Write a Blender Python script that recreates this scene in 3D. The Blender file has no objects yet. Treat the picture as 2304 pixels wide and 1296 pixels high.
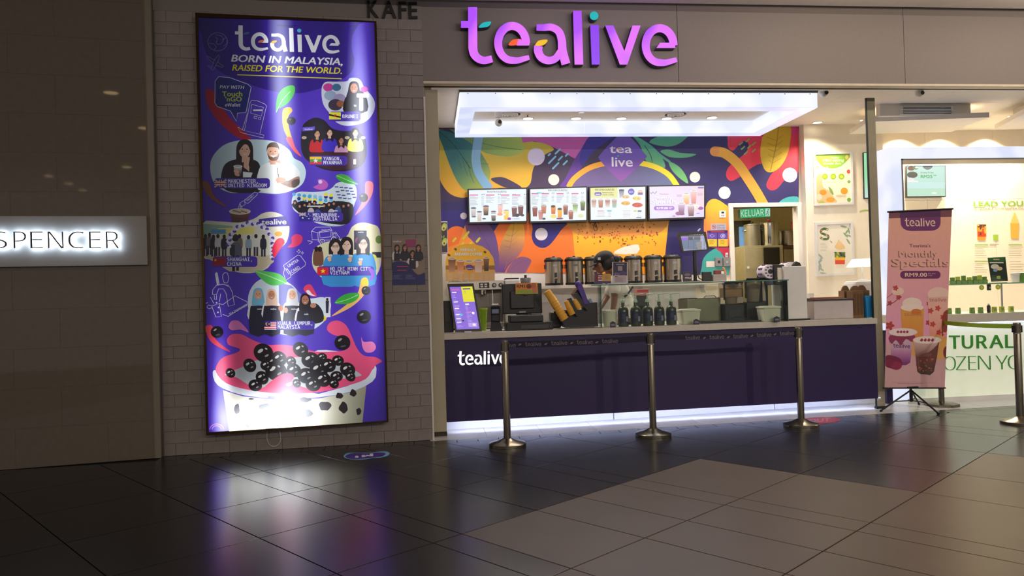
import bpy, bmesh, math, random, os
from mathutils import Vector, Matrix
from mathutils.geometry import tessellate_polygon
random.seed(7)
C = bpy.context.scene.collection
PI = math.pi
# ------------------------------------------------------------------ camera
F, ROLL, PITCH, YAW, H = 1690.4, -.02866, -.01188, .1113, 1.52
_Rz = Matrix.Rotation(ROLL, 3, 'Z'); _Rx = Matrix.Rotation(PITCH, 3, 'X')
_R = _Rz @ _Rx
_W = Matrix(((math.cos(YAW), 0, math.sin(YAW)), (-math.sin(YAW), 0, math.cos(YAW)), (0, -1, 0)))
_RT = _W @ _R.transposed()
EYE = Vector((0, 0, H))
cam_d = bpy.data.cameras.new('camera'); cam = bpy.data.objects.new('camera', cam_d); C.objects.link(cam)
cam_d.sensor_width = 36; cam_d.lens = F*36/2304; cam_d.clip_end = 200
_r, _d, _f = _RT @ Vector((1,0,0)), _RT @ Vector((0,1,0)), _RT @ Vector((0,0,1))
cam.matrix_world = Matrix(((_r.x,-_d.x,-_f.x,0),(_r.y,-_d.y,-_f.y,0),(_r.z,-_d.z,-_f.z,H),(0,0,0,1)))
S = bpy.context.scene
S.camera = cam
S.view_settings.view_transform = 'Standard'; S.view_settings.look = 'None'
S.view_settings.gamma = 1; S.view_settings.use_curve_mapping = False
S.view_settings.exposure = 0.0
# ------------------------------------------------------------------ world + lights of the mall
wd = bpy.data.worlds.new('world'); S.world = wd; wd.use_nodes = True
wd.node_tree.nodes['Background'].inputs[0].default_value = (.62, .56, .52, 1)
wd.node_tree.nodes['Background'].inputs[1].default_value = .55
def spot(name, loc, power, col, size=100, blend=.7, rad=.06, aim=None):
    l = bpy.data.lights.new(name, 'SPOT'); l.energy = power; l.color = col
    l.spot_size = math.radians(size); l.spot_blend = blend; l.shadow_soft_size = rad
    o = bpy.data.objects.new(name, l); o.location = loc; C.objects.link(o)
    if aim:
        o.rotation_euler = (Vector(aim)-Vector(loc)).to_track_quat('-Z', 'Y').to_euler()
    return o
def area(name, loc, aim, sx, sy, power, col):
    l = bpy.data.lights.new(name, 'AREA'); l.shape = 'RECTANGLE'; l.size = sx; l.size_y = sy
    l.energy = power; l.color = col
    o = bpy.data.objects.new(name, l); o.location = loc; C.objects.link(o)
    o.rotation_euler = (Vector(aim)-Vector(loc)).to_track_quat('-Z', 'Y').to_euler()
    return o
WARM = (1, .80, .56); COOL = (.86, .9, 1); NEUT = (1, .9, .78)
MALL_Z = 4.70
DOWNLIGHTS = [(-3.36,3.89,5),(1.7,5.2,24),(4.7,5.4,50),(7.4,5.6,60),(-6.5,3.0,8),(-3.0,1.6,10),(1.0,1.4,34),(4.6,1.6,70),(7.8,2.4,70),(-3.5,-2.6,22),(1.5,-2.4,40),(6.5,-2.4,60)]
for (x, y, p) in DOWNLIGHTS:
    spot('mall_downlight_lamp', (x, y, MALL_Z-.03), p*2.4, (1,.86,.72), 150, .9, .1)
CEIL = 4.02
# unseen fill spots added to brighten the fascia and the shop fronts
for x, p in ((-9,150),(-.5,190),(2.5,235),(5.5,330),(8.5,620)):
    spot('shopfront_fill_lamp', (x, -3.5 if x > -4 else 0, 4.55), p*1.1, (1,.9,.78), 100, .8, .05, (x+.3, 8.2, 2.2))
SHOP_DL = [(1188,266),(1296,266),(1398,266),(1500,266),(1602,264)]
for i in range(5):
    spot('shop_downlight_lamp', (1.5+i*.66, 10.2, CEIL-.03), 56, WARM, 130, .8, .05)
for x in (1.1, 2.4, 3.7, 5.0):
    spot('tray_lamp', (x, 9.95, 3.78), 50, COOL, 160, .6, .25)
for x, y, p in ((5.85,10.5,120),(6.9,11.05,320),(7.6,11.05,320),(8.3,11.05,320),(9.1,11.05,320),(6.5,10.0,170),(7.6,9.9,280),(9.2,9.8,280)):
    spot('yogurt_shop_lamp', (x, y, CEIL-.04), p, (1,.86,.63), 125, .6, .05)
spot('kitchen_lamp', (4.75, 11.7, 3.3), 150, (1,.9,.7), 150, .8, .1)
# under-counter light strip
area('kick_strip_lamp', (2.9, 8.68, .136), (2.9, 8.86, .02), 5.3, .03, 22, (.62,.70,1)).rotation_euler.z += .0535
for x, p in ((2.0,9),(4.6,16),(7.4,24)):
    area('ceiling_fill_lamp', (x, 6.6, 4.3), (x, 7.4, 4.7), 2.0, .1, p, (1,.84,.7) if x > 3 else (.86,.74,1))  # unseen uplights added to brighten the strip of mall ceiling
# ------------------------------------------------------------------ back projection on real planes
def ray(u, v): return _RT @ Vector(((u-1152)/F, (v-648)/F, 1))
def gnd(u, v, z=0):
    d = ray(u, v); return EYE + d*((z-H)/d.z)
def at(u, v, y):
    d = ray(u, v); return EYE + d*(y/d.y)
def span(u0, u1, v0, v1, y):
    um, vm = (u0+u1)/2, (v0+v1)/2
    return at(u0,vm,y).x, at(u1,vm,y).x, at(um,v1,y).z, at(um,v0,y).z
class Plane:
    """a vertical plane through (x0,y0) turned by ang about z"""
    def __init__(s, x0, y0, ang=0, z0=0):
        s.o = Vector((x0,y0,z0)); s.a = ang
        s.d = Vector((math.cos(ang), math.sin(ang), 0)); s.n = Vector((math.sin(ang), -math.cos(ang), 0))
    def pix(s, u, v):
        d = ray(u, v); t = (s.o-EYE).dot(s.n)/d.dot(s.n); p = EYE+d*t-s.o
        return p.dot(s.d), p.z
    def pt(s, a, b, off=0): return s.o + s.d*a + Vector((0,0,b)) + s.n*off
# ------------------------------------------------------------------ colours and materials
def lin(c):
    return tuple(((x/255)/12.92 if x/255 <= .04045 else ((x/255+.055)/1.055)**2.4) for x in c[:3]) + (1,)
_mats = {}
def mat(name, col=(128,128,128), rough=.5, metal=0, bump=0, bscale=60, var=.06, vscale=8, emit=None, es=1, trans=0, stretch=None, coat=0, spec=.5):
    if name in _mats: return _mats[name]
    m = bpy.data.materials.new(name); m.use_nodes = True; nt = m.node_tree; b = nt.nodes['Principled BSDF']
    b.inputs['Roughness'].default_value = rough; b.inputs['Metallic'].default_value = metal
    b.inputs['Specular IOR Level'].default_value = spec
    if coat: b.inputs['Coat Weight'].default_value = coat; b.inputs['Coat Roughness'].default_value = .12
    tc = nt.nodes.new('ShaderNodeTexCoord'); mp = nt.nodes.new('ShaderNodeMapping')
    nt.links.new(tc.outputs['Object'], mp.inputs['Vector'])
    if stretch: mp.inputs['Scale'].default_value = stretch
    n = nt.nodes.new('ShaderNodeTexNoise'); n.inputs['Scale'].default_value = vscale; n.inputs['Detail'].default_value = 4
    nt.links.new(mp.outputs[0], n.inputs['Vector'])
    r = nt.nodes.new('ShaderNodeValToRGB'); L = lin(col)
    r.color_ramp.elements[0].position = .3; r.color_ramp.elements[1].position = .7
    r.color_ramp.elements[0].color = tuple(max(0,x*(1-var)) for x in L[:3])+(1,)
    r.color_ramp.elements[1].color = tuple(min(1,x*(1+var)) for x in L[:3])+(1,)
    nt.links.new(n.outputs['Fac'], r.inputs['Fac']); nt.links.new(r.outputs['Color'], b.inputs['Base Color'])
    if bump:
        n2 = nt.nodes.new('ShaderNodeTexNoise'); n2.inputs['Scale'].default_value = bscale; n2.inputs['Detail'].default_value = 3
        nt.links.new(mp.outputs[0], n2.inputs['Vector'])
        bp = nt.nodes.new('ShaderNodeBump'); bp.inputs['Strength'].default_value = bump; bp.inputs['Distance'].default_value = .01
        nt.links.new(n2.outputs['Fac'], bp.inputs['Height']); nt.links.new(bp.outputs['Normal'], b.inputs['Normal'])
    if emit:
        b.inputs['Emission Color'].default_value = lin(emit); b.inputs['Emission Strength'].default_value = es
    if trans: b.inputs['Transmission Weight'].default_value = trans
    _mats[name] = m; return m
def attr_mat(name, mode='print', es=1, rough=.5):
    """colour from the printed colours of the mesh"""
    if name in _mats: return _mats[name]
    m = bpy.data.materials.new(name); m.use_nodes = True; nt = m.node_tree; b = nt.nodes['Principled BSDF']
    a = nt.nodes.new('ShaderNodeVertexColor'); a.layer_name = 'Col'
    b.inputs['Roughness'].default_value = rough
    if mode == 'print':
        n = nt.nodes.new('ShaderNodeTexNoise'); n.inputs['Scale'].default_value = 25
        mx = nt.nodes.new('ShaderNodeMixRGB'); mx.blend_type = 'MULTIPLY'; mx.inputs[0].default_value = .08
        nt.links.new(a.outputs[0], mx.inputs[1]); nt.links.new(n.outputs['Fac'], mx.inputs[2])
        nt.links.new(mx.outputs[0], b.inputs['Base Color'])
    else:
        b.inputs['Base Color'].default_value = (.02,.02,.02,1)
        nt.links.new(a.outputs[0], b.inputs['Emission Color']); b.inputs['Emission Strength'].default_value = es
    _mats[name] = m; return m
def glass_mat(name, tint=(225,240,232), refl=.06):
    if name in _mats: return _mats[name]
    m = bpy.data.materials.new(name); m.use_nodes = True; nt = m.node_tree; nt.nodes.clear()
    o = nt.nodes.new('ShaderNodeOutputMaterial'); t = nt.nodes.new('ShaderNodeBsdfTransparent'); g = nt.nodes.new('ShaderNodeBsdfGlossy')
    fr = nt.nodes.new('ShaderNodeFresnel'); fr.inputs[0].default_value = 1.35
    t.inputs[0].default_value = lin(tint); g.inputs['Roughness'].default_value = .03
    mx = nt.nodes.new('ShaderNodeMixShader'); nt.links.new(fr.outputs[0], mx.inputs[0]); nt.links.new(t.outputs[0], mx.inputs[1]); nt.links.new(g.outputs[0], mx.inputs[2])
    nt.links.new(mx.outputs[0], o.inputs[0]); _mats[name] = m; return m
# ------------------------------------------------------------------ objects
def tag(o, label=None, cat=None, group=None, kind=None):
    if label: o['label'] = label
    if cat: o['category'] = cat
    if group: o['group'] = group
    if kind: o['kind'] = kind
    return o
def thing(name, label, cat, loc=(0,0,0), rz=0, group=None, rx=0):
    o = bpy.data.objects.new(name, None); C.objects.link(o); o.location = loc; o.rotation_euler = (rx,0,rz)
    o.empty_display_size = .05
    return tag(o, label, cat, group)
def dup(root, loc=None, label=None, rz=None):
    r = root.copy(); C.objects.link(r)
    if loc is not None: r.location = loc
    if rz is not None: r.rotation_euler.z = rz
    if label: r['label'] = label
    for ch in list(root.children):
        c = ch.copy(); C.objects.link(c); c.parent = r
        for g in list(ch.children):
            d = g.copy(); C.objects.link(d); d.parent = c
    return r
class MB:
    def __init__(s): s.b = bmesh.new()
    def box(s, x0, x1, y0, y1, z0, z1, bev=0, rot=None):
        g = bmesh.ops.create_cube(s.b, size=1)['verts']
        for v in g: v.co = Vector(((x0+x1)/2+v.co.x*(x1-x0), (y0+y1)/2+v.co.y*(y1-y0), (z0+z1)/2+v.co.z*(z1-z0)))
        if bev:
            e = list({e for v in g for e in v.link_edges})
            r = bmesh.ops.bevel(s.b, geom=e, offset=bev, segments=2, affect='EDGES', profile=.5); g = r['verts']
        if rot:
            c, ax, a = rot; bmesh.ops.rotate(s.b, verts=[v for v in g if v.is_valid], cent=c, matrix=Matrix.Rotation(a, 3, ax))
        return s
    def prism(s, pts, y0, y1):
        """outline in x,z pushed through y"""
        a = [s.b.verts.new((x, y0, z)) for x, z in pts]; c = [s.b.verts.new((x, y1, z)) for x, z in pts]
        n = len(pts)
        try:
            s.b.faces.new(a); s.b.faces.new(list(reversed(c)))
        except ValueError: pass
        for i in range(n):
            j = (i+1) % n; s.b.faces.new((a[j], a[i], c[i], c[j]))
        return s
    def slab(s, pts, z0, z1, bev=0):
        """outline in x,y pushed through z"""
        a = [s.b.verts.new((x, y, z0)) for x, y in pts]; n = len(pts)
        if bev:
            cx = sum(p[0] for p in pts)/n; cy = sum(p[1] for p in pts)/n
            m = [s.b.verts.new((x, y, z1-bev)) for x, y in pts]
            ins = []
            for x, y in pts:
                d = math.hypot(x-cx, y-cy) or 1; k = max(0, 1-bev*1.4/d); ins.append((cx+(x-cx)*k, cy+(y-cy)*k))
            c = [s.b.verts.new((x, y, z1)) for x, y in ins]; rings = [a, m, c]
        else:
            c = [s.b.verts.new((x, y, z1)) for x, y in pts]; rings = [a, c]
        s.b.faces.new(list(reversed(a))); s.b.faces.new(c)
        for p, q in zip(rings, rings[1:]):
            for i in range(n):
                j = (i+1) % n; s.b.faces.new((p[i], p[j], q[j], q[i]))
        return s
    def lathe(s, prof, c=(0,0,0), seg=24, ax='Z', close=True):
        rings = []
        for r, z in prof:
            rg = []
            for i in range(seg):
                a = 2*PI*i/seg; x, y = r*math.cos(a), r*math.sin(a)
                p = (x, y, z) if ax == 'Z' else ((x, z, y) if ax == 'Y' else (z, x, y))
                rg.append(s.b.verts.new((c[0]+p[0], c[1]+p[1], c[2]+p[2])))
            rings.append(rg)
        for p, q in zip(rings, rings[1:]):
            for i in range(seg):
                j = (i+1) % seg; s.b.faces.new((p[i], p[j], q[j], q[i]))
        if close:
            s.b.faces.new(list(reversed(rings[0]))); s.b.faces.new(rings[-1])
        return s
    def tube(s, pts, r, seg=8):
        pts = [Vector(p) for p in pts]; rings = []; up = Vector((0,0,1))
        for i, p in enumerate(pts):
            t = (pts[min(i+1,len(pts)-1)]-pts[max(i-1,0)]).normalized()
            a = t.cross(up)
            if a.length < 1e-3: a = t.cross(Vector((1,0,0)))
            a.normalize(); b = t.cross(a)
            rr = r[i] if isinstance(r, (list,tuple)) else r
            rings.append([s.b.verts.new(p+a*rr*math.cos(2*PI*k/seg)+b*rr*math.sin(2*PI*k/seg)) for k in range(seg)])
        for p, q in zip(rings, rings[1:]):
            for i in range(seg):
                j = (i+1) % seg; s.b.faces.new((p[i], p[j], q[j], q[i]))
        s.b.faces.new(list(reversed(rings[0]))); s.b.faces.new(rings[-1]); return s
    def ball(s, c, r, sc=(1,1,1), u=16, v=10):
        g = bmesh.ops.create_uvsphere(s.b, u_segments=u, v_segments=v, radius=r)['verts']
        for w in g: w.co = Vector((c[0]+w.co.x*sc[0], c[1]+w.co.y*sc[1], c[2]+w.co.z*sc[2]))
        return s
    def build(s, name, m, parent=None, smooth=False, mesh_only=False):
        bmesh.ops.recalc_face_normals(s.b, faces=s.b.faces)
        me = bpy.data.meshes.new(name); s.b.to_mesh(me); s.b.free(); me.materials.append(m)
        if smooth:
            for p in me.polygons: p.use_smooth = True
            try: me.set_sharp_from_angle(angle=math.radians(35))
            except Exception: pass
        if mesh_only: return me
        o = bpy.data.objects.new(name, me); C.objects.link(o)
        if parent: o.parent = parent
        return o
# ------------------------------------------------------------------ text
_fd = os.path.join(bpy.utils.system_resource('DATAFILES') or '', 'fonts')
def _font(fn):
    try: return bpy.data.fonts.load(os.path.join(_fd, fn))
    except Exception: return None
FONTS = {'sans': _font('NotoSansMath-Regular.woff2'), 'mono': _font('DejaVuSansMono.woff2')}
_tc = {}
def text_mesh(st, font='sans', bold=0, shear=0, extrude=0, spacing=1):
    k = (st, font, bold, shear, extrude, spacing)
    if k in _tc: return _tc[k]
    cu = bpy.data.curves.new('t', 'FONT'); cu.body = st; cu.resolution_u = 3
    if FONTS.get(font): cu.font = FONTS[font]
    cu.offset = bold; cu.shear = shear; cu.extrude = extrude; cu.space_character = spacing
    ob = bpy.data.objects.new('t', cu); me = bpy.data.meshes.new_from_object(ob)
    vs = [tuple(v.co) for v in me.vertices]; fs = [tuple(p.vertices) for p in me.polygons]
    bpy.data.objects.remove(ob); bpy.data.curves.remove(cu); bpy.data.meshes.remove(me)
    if not vs: vs, fs = [(0,0,0)], []
    _tc[k] = (vs, fs); return _tc[k]
def cap(font='sans', bold=0):
    vs, _ = text_mesh('H', font, bold); return max(v[1] for v in vs)
def spline(P, n=6, closed=True):
    N = len(P); out = []
    for i in range(N if closed else N-1):
        if closed: p0, p1, p2, p3 = P[i-1], P[i], P[(i+1)%N], P[(i+2)%N]
        else: p0, p1, p2, p3 = P[max(i-1,0)], P[i], P[i+1], P[min(i+2,N-1)]
        for k in range(n):
            t = k/n
            out.append(tuple(.5*((2*p1[j])+(-p0[j]+p2[j])*t+(2*p0[j]-5*p1[j]+4*p2[j]-p3[j])*t*t+(-p0[j]+3*p1[j]-3*p2[j]+p3[j])*t**3) for j in (0,1)))
    if not closed: out.append(tuple(P[-1]))
    return out
def stroke_poly(P, w):
    """outline of an open stroke; w number or (w0,w1)"""
    n = len(P); L, Rr = [], []
    for i in range(n):
        a = P[max(i-1,0)]; b = P[min(i+1,n-1)]; dx, dy = b[0]-a[0], b[1]-a[1]; d = math.hypot(dx,dy) or 1
        ww = (w if not isinstance(w, (tuple,list)) else (w[i] if len(w) == n and n > 2 else w[0]+(w[1]-w[0])*i/(n-1)))/2
        nx, ny = -dy/d*ww, dx/d*ww
        L.append((P[i][0]+nx, P[i][1]+ny)); Rr.append((P[i][0]-nx, P[i][1]-ny))
    return L + Rr[::-1]
def stroke_quads(P, w):
    o = stroke_poly(P, w); n = len(P)
    return [(o[i], o[i+1], o[2*n-2-i], o[2*n-1-i]) for i in range(n-1)]
def clip_poly(poly, quad):
    """convex clip, quad ordered; points (u,v,...)"""
    ar = sum(quad[i][0]*quad[(i+1)%len(quad)][1]-quad[(i+1)%len(quad)][0]*quad[i][1] for i in range(len(quad)))
    sg = 1 if ar > 0 else -1; out = poly
    for i in range(len(quad)):
        a, b = quad[i], quad[(i+1)%len(quad)]; inp = out; out = []
        if not inp: break
        def sd(p): return sg*((b[0]-a[0])*(p[1]-a[1])-(b[1]-a[1])*(p[0]-a[0]))
        for k in range(len(inp)):
            p, q = inp[k-1], inp[k]; dp, dq = sd(p), sd(q)
            if dp >= 0 and dq >= 0: out.append(q)
            elif dp >= 0 > dq or dq >= 0 > dp:
                t = dp/(dp-dq); out.append(tuple(p[j]+(q[j]-p[j])*t for j in range(len(p))))
                if dq >= 0: out.append(q)
    return out
# ------------------------------------------------------------------ the wordmark, drawn in its own units (y down, baseline 435)
def _arc(cx, cy, rx, ry, a0, a1, n=22):
    return [(cx+rx*math.cos(math.radians(a0+(a1-a0)*i/n)), cy-ry*math.sin(math.radians(a0+(a1-a0)*i/n))) for i in range(n+1)]
def wordmark():
    """list of (letter, colour key, polygons)"""
    W = 'w'
    out = []
    out.append(('t', W, [[(725,70),(783,70),(783,158),(785,330)] + stroke_poly(spline([(755.5,328),(764,368),(790,398),(830,411),(880,400)], 5, False), (-58,-44))[1:-1] + [(727,330),(727,203),(680,203),(680,158),(725,158)]]))
    out.append(('t', 'teal', [spline([(793,200),(815,173),(845,164),(873,164),(860,190),(832,199)], 4)]))
    def e(ox, dy=0):
        P = _arc(1007+ox, 300, 89, 110, 0, 262, 40) + spline([(1010+ox,410),(1040+ox,411),(1078+ox,402),(1117+ox,391)], 4, False)
        n = len(P); ws = [52 if i < 20 else (54-8*min(1,(i-20)/20) if i < 41 else 46-16*(i-41)/(n-42)) for i in range(n)]
        return stroke_poly([(x, y+dy) for x, y in P], ws)
    out.append(('e', W, [e(0), [(1046,275),(1122,290),(1117,315),(1036,315)]]))
    out.append(('e', 'orange', [spline([(985,313),(1003,284),(1030,275),(1064,275),(1056,300),(1036,313)], 4)]))
    out.append(('a', W, [stroke_poly(spline([(1163,200),(1210,200),(1258,198),(1305,225),(1325,280),(1330,350),(1352,434)], 6, False), (40,58)),
        stroke_poly(spline([(1176,318),(1174,352),(1195,392),(1238,411),(1285,398),(1318,352)], 6, False), (56,44))]))
    out.append(('a', 'yellow', [spline([(1155,316),(1172,288),(1200,279),(1234,279),(1222,303),(1196,316)], 4)]))
    out.append(('l', W, [[(1397,93),(1452,93),(1463,437),(1407,437)]]))
    out.append(('i', W, [[(1507,184),(1563,184),(1568,437),(1517,437)]]))
    out.append(('i', 'dot', [[(1532+28*math.cos(2*PI*k/20), 125+28*math.sin(2*PI*k/20)) for k in range(20)]]))
    out.append(('v', W, [[(1603,187),(1655,187),(1726,350),(1778,187),(1830,187),(1745,437),(1697,437)]]))
    out.append(('e', W, [e(945, 14), [(1955,297),(2052,297),(2052,331),(1930,331)]]))
    return out
WM = wordmark()
WM_BOX = (680, 2060, 70, 437)
# ------------------------------------------------------------------ flat printed artwork on a plane
class Canvas:
    def __init__(s, plane, quad, base=None, eps=.0003):
        s.p = plane; s.q = quad; s.eps = eps; s.V = []; s.Fc = []; s.K = []; s.bb = []; s.zoom(0,0,1)
        if base is not None: s.raw([quad], base)
    def zoom(s, ox, oy, k): s.ox, s.oy, s.k = ox, oy, k
    def T(s, p): return (s.ox+p[0]/s.k, s.oy+p[1]/s.k)
    def raw(s, polys, col, fan=False):
        fn = col if callable(col) else None
        out = []
        for pl in polys:
            c = clip_poly([tuple(p) for p in pl], s.q)
            if len(c) >= 3: out.append(c)
        if not out: return
        xs = [p[0] for c in out for p in c]; ys = [p[1] for c in out for p in c]
        b = (min(xs), max(xs), min(ys), max(ys)); lay = 0
        for (x0,x1,y0,y1,l) in s.bb:
            if l >= lay and x0 < b[1] and x1 > b[0] and y0 < b[3] and y1 > b[2]: lay = l+1
        s.bb.append(b+(lay,))
        for ci, c in enumerate(out):
            f = []; o_ = (fan*ci if fan else 0)
            for p in c:
                a, z = s.p.pix(p[0], p[1]); s.V.append((a, -s.eps*(lay+1)-o_, z)); f.append(len(s.V)-1)
                s.K.append(lin(fn(p[0], p[1]) if fn else col))
            s.Fc.append(f)
    def over(s, polys, col, k):
        # a further pass of the same ink, a hair above the last one
        n0, b0 = len(s.V), list(s.bb); e = s.eps; lay = s.bb[-1][4] if s.bb else 0
        s.bb = []; s.raw(polys, col); s.bb = b0
        for i in range(n0, len(s.V)): s.V[i] = (s.V[i][0], -e*(lay+1)-.00004*k, s.V[i][2])
    def tri(s, pts):
        t = tessellate_polygon([[Vector((x,y,0)) for x, y in pts]])
        return [[pts[i] for i in f] for f in t]
    def poly(s, pts, col, sm=0):
        P = [s.T(p) for p in pts]
        if sm: P = spline(P, sm)
        if callable(col):
            g = col; ox, oy, k = s.ox, s.oy, s.k; col = lambda u, v: g((u-ox)*k, (v-oy)*k)
            s.raw(s.sub(s.tri(P)), col)
        else: s.raw(s.tri(P), col)
    def sub(s, tris, n=2):
        for _ in range(n):
            o = []
            for a, b, c in tris:
                m = lambda p, q: ((p[0]+q[0])/2, (p[1]+q[1])/2)
                ab, bc, ca = m(a,b), m(b,c), m(c,a); o += [[a,ab,ca],[ab,b,bc],[ca,bc,c],[ab,bc,ca]]
            tris = o
        return tris
    def rect(s, x0, y0, x1, y1, col, r=0):
        if r:
            pts = []
            for cx, cy, a in ((x1-r,y0+r,-90),(x1-r,y1-r,0),(x0+r,y1-r,90),(x0+r,y0+r,180)):
                for k in range(6): t = math.radians(a+k*18); pts.append((cx+r*math.cos(t), cy+r*math.sin(t)))
            s.poly(pts, col)
        else: s.poly([(x0,y0),(x1,y0),(x1,y1),(x0,y1)], col)
    def ell(s, cx, cy, rx, ry, col, rot=0, n=22):
        c, d = math.cos(rot), math.sin(rot); P = []
        for i in range(n):
            a = 2*PI*i/n; x, y = rx*math.cos(a), ry*math.sin(a); P.append((cx+x*c-y*d, cy+x*d+y*c))
        s.poly(P, col)
    def line(s, pts, w, col, sm=0, cap=False):
        P = spline(pts, sm, False) if sm else pts
        s.raw([[s.T(p) for p in q] for q in stroke_quads(P, w)], col)
        if cap:
            for p in (pts[0], pts[-1]): s.ell(p[0], p[1], w/2, w/2, col, n=12)
    def text(s, st, x0, y0, w, h, col, slope=0, font='sans', bold=0, shear=0, rot=0):
        if font == 'sans' and bold >= .018: font, bold = 'bold', max(0, bold-.004)
        vs, fs = text_mesh(st, font, 0, shear)
        ch = cap(font); bd = max(0, bold)*.8; a, b = min(v[0] for v in vs)-bd, max(v[0] for v in vs)+bd; out = []
        cr, sr = math.cos(rot), math.sin(rot)
        def m(v, dx, dy):
            x = (v[0]+dx-a)/(b-a or 1)*w; y = -(v[1]+dy)/ch*h
            x += .0287*y
            x, y = x*cr-y*sr, x*sr+y*cr
            return s.T((x0+x, y0+y+slope*x))
        sh = [(0,0)] if bd < .004 else [(bd*math.cos(k*PI/3), bd*.6*math.sin(k*PI/3)) for k in range(6)]+[(0,0)]
        for k, (dx, dy) in enumerate(sh): s.raw([[m(vs[i], dx, dy) for i in f] for f in fs], col) if k == 0 else s.over([[m(vs[i], dx, dy) for i in f] for f in fs], col, k)
    def logo(s, x0, y0, w, h, cols, slope=0, rot=0):
        X0, X1, Y0, Y1 = WM_BOX; cr, sr = math.cos(rot), math.sin(rot)
        for let, key, polys in WM:
            for P in polys:
                q = []
                for x, y in P:
                    a = (x-X0)/(X1-X0)*w; b = (y-Y1)/(Y1-Y0)*h
                    a, b = a*cr-b*sr, a*sr+b*cr
                    q.append(s.T((x0+a, y0+b+slope*a)))
                s.raw(s.tri(q), cols.get(key, cols['w']))
    def build(s, name, m, parent=None, back=None):
        """the mesh stands in the frame of the plane; parent must be an Empty with that frame or None"""
        me = bpy.data.meshes.new(name); me.from_pydata(s.V, [], s.Fc)
        ca = me.color_attributes.new('Col', 'FLOAT_COLOR', 'POINT')
        for i, k in enumerate(s.K): ca.data[i].color = k
        me.materials.append(m); o = bpy.data.objects.new(name, me); C.objects.link(o)
        if parent: o.parent = parent
        else: o.location = s.p.o; o.rotation_euler = (0,0,s.p.a)
        return o
def on_plane(name, label, cat, plane, group=None): return thing(name, label, cat, plane.o, plane.a, group)
# people and cups as flat print
def pperson(c, x, y, s, skin=(190,140,110), hair=(25,18,18), top=(200,60,60), kind='long', face=True):
    """x,y chin centre; s face width"""
    c.poly([(x-1.25*s,y+2.6*s),(x-1.2*s,y+.9*s),(x-.7*s,y+.4*s),(x,y+.25*s),(x+.7*s,y+.4*s),(x+1.2*s,y+.9*s),(x+1.25*s,y+2.6*s)], top, 3)
    if kind == 'long':
        c.poly([(x-.62*s,y+1.0*s),(x-.72*s,y-.6*s),(x-.5*s,y-1.3*s),(x,y-1.5*s),(x+.5*s,y-1.3*s),(x+.72*s,y-.6*s),(x+.62*s,y+1.0*s),(x,y+.6*s)], hair, 3)
    if kind == 'hijab':
        c.poly([(x-.8*s,y+.9*s),(x-.7*s,y-.6*s),(x-.4*s,y-1.35*s),(x+.4*s,y-1.35*s),(x+.7*s,y-.6*s),(x+.8*s,y+.9*s),(x,y+1.2*s)], hair, 3)
    else:
        c.poly([(x-.22*s,y-.2*s),(x+.22*s,y-.2*s),(x+.25*s,y+.45*s),(x-.25*s,y+.45*s)], skin)
    c.ell(x, y-.55*s, .48*s, .62*s, skin)
    if kind == 'short':
        c.poly([(x-.52*s,y-.6*s),(x-.5*s,y-1.1*s),(x-.2*s,y-1.4*s),(x+.3*s,y-1.4*s),(x+.52*s,y-1.0*s),(x+.52*s,y-.6*s),(x+.4*s,y-.95*s),(x-.35*s,y-1.0*s)], hair, 3)
    elif kind == 'long':
        c.poly([(x-.5*s,y-.5*s),(x-.45*s,y-1.15*s),(x,y-1.35*s),(x+.45*s,y-1.15*s),(x+.5*s,y-.5*s),(x+.25*s,y-1.0*s),(x-.1*s,y-1.02*s)], hair, 3)
    if face:
        for d in (-.2,.2): c.ell(x+d*s, y-.65*s, .07*s, .045*s, (30,20,20), n=8)
        c.poly([(x-.05*s,y-.42*s),(x,y-.62*s),(x+.06*s,y-.42*s)], tuple(int(k*.8) for k in skin))
        c.poly([(x-.2*s,y-.28*s),(x,y-.24*s),(x+.2*s,y-.28*s),(x,y-.12*s)], (225,205,205))
def pcup(c, x, y, w, h, top, bot, lid=(240,240,240), rim=True):
    """x centre, y base"""
    f = lambda X, Y: tuple(a+(b-a)*min(1,max(0,(Y-(y-h))/h)) for a, b in zip(top, bot))
    c.poly([(x-w/2,y-h),(x+w/2,y-h),(x+w*.37,y),(x-w*.37,y)], f)
    if rim: c.ell(x, y-h, w*.55, w*.16, lid, n=12); c.ell(x, y-h-w*.02, w*.4, w*.09, tuple(int(k*.75) for k in lid), n=10)
def lines(c, x, y, w, n, dy, col, t=1.2):
    for i in range(n):
        ww = w*(.6+.4*random.random()); c.rect(x, y+i*dy, x+ww, y+i*dy+t, col)
# ================================================================== STRUCTURE
M_tile_d = mat('floor_tile_dark', (14,14,14), .24, var=.12, vscale=3, bump=.02, bscale=40, spec=.8)
M_tile_l = mat('floor_tile_brown', (78,64,50), .38, var=.08, vscale=3, bump=.02, bscale=40, spec=.4)
M_grout = mat('grout', (14,13,13), .9)
M_white_tile = mat('white_tile', (214,212,210), .3, var=.03)
M_brick = mat('brick_paint', (138,127,123), .6, var=.07, vscale=14, bump=.12, bscale=30)
M_mortar = mat('mortar', (116,108,102), .9)
M_wallpanel = mat('stone_panel', (112,102,92), .035, var=.05, vscale=20, spec=.28)
M_joint = mat('panel_joint', (128,112,92), .7)
M_fascia = mat('fascia_board', (128,118,112), .55, var=.03, vscale=30, bump=.02)
M_trim = mat('trim_beige', (126,116,102), .5, var=.04)
M_jamb = mat('jamb_board', (176,166,142), .55, var=.04, vscale=5)
M_ceil = mat('ceiling_board', (226,218,208), .8, var=.02)
M_mceil = mat('mall_ceiling', (206,198,190), .9, var=.03)
M_cream = mat('cream_wall', (238,226,204), .6, var=.02)
M_black = mat('black_plastic', (16,16,18), .4, var=.1)
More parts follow.
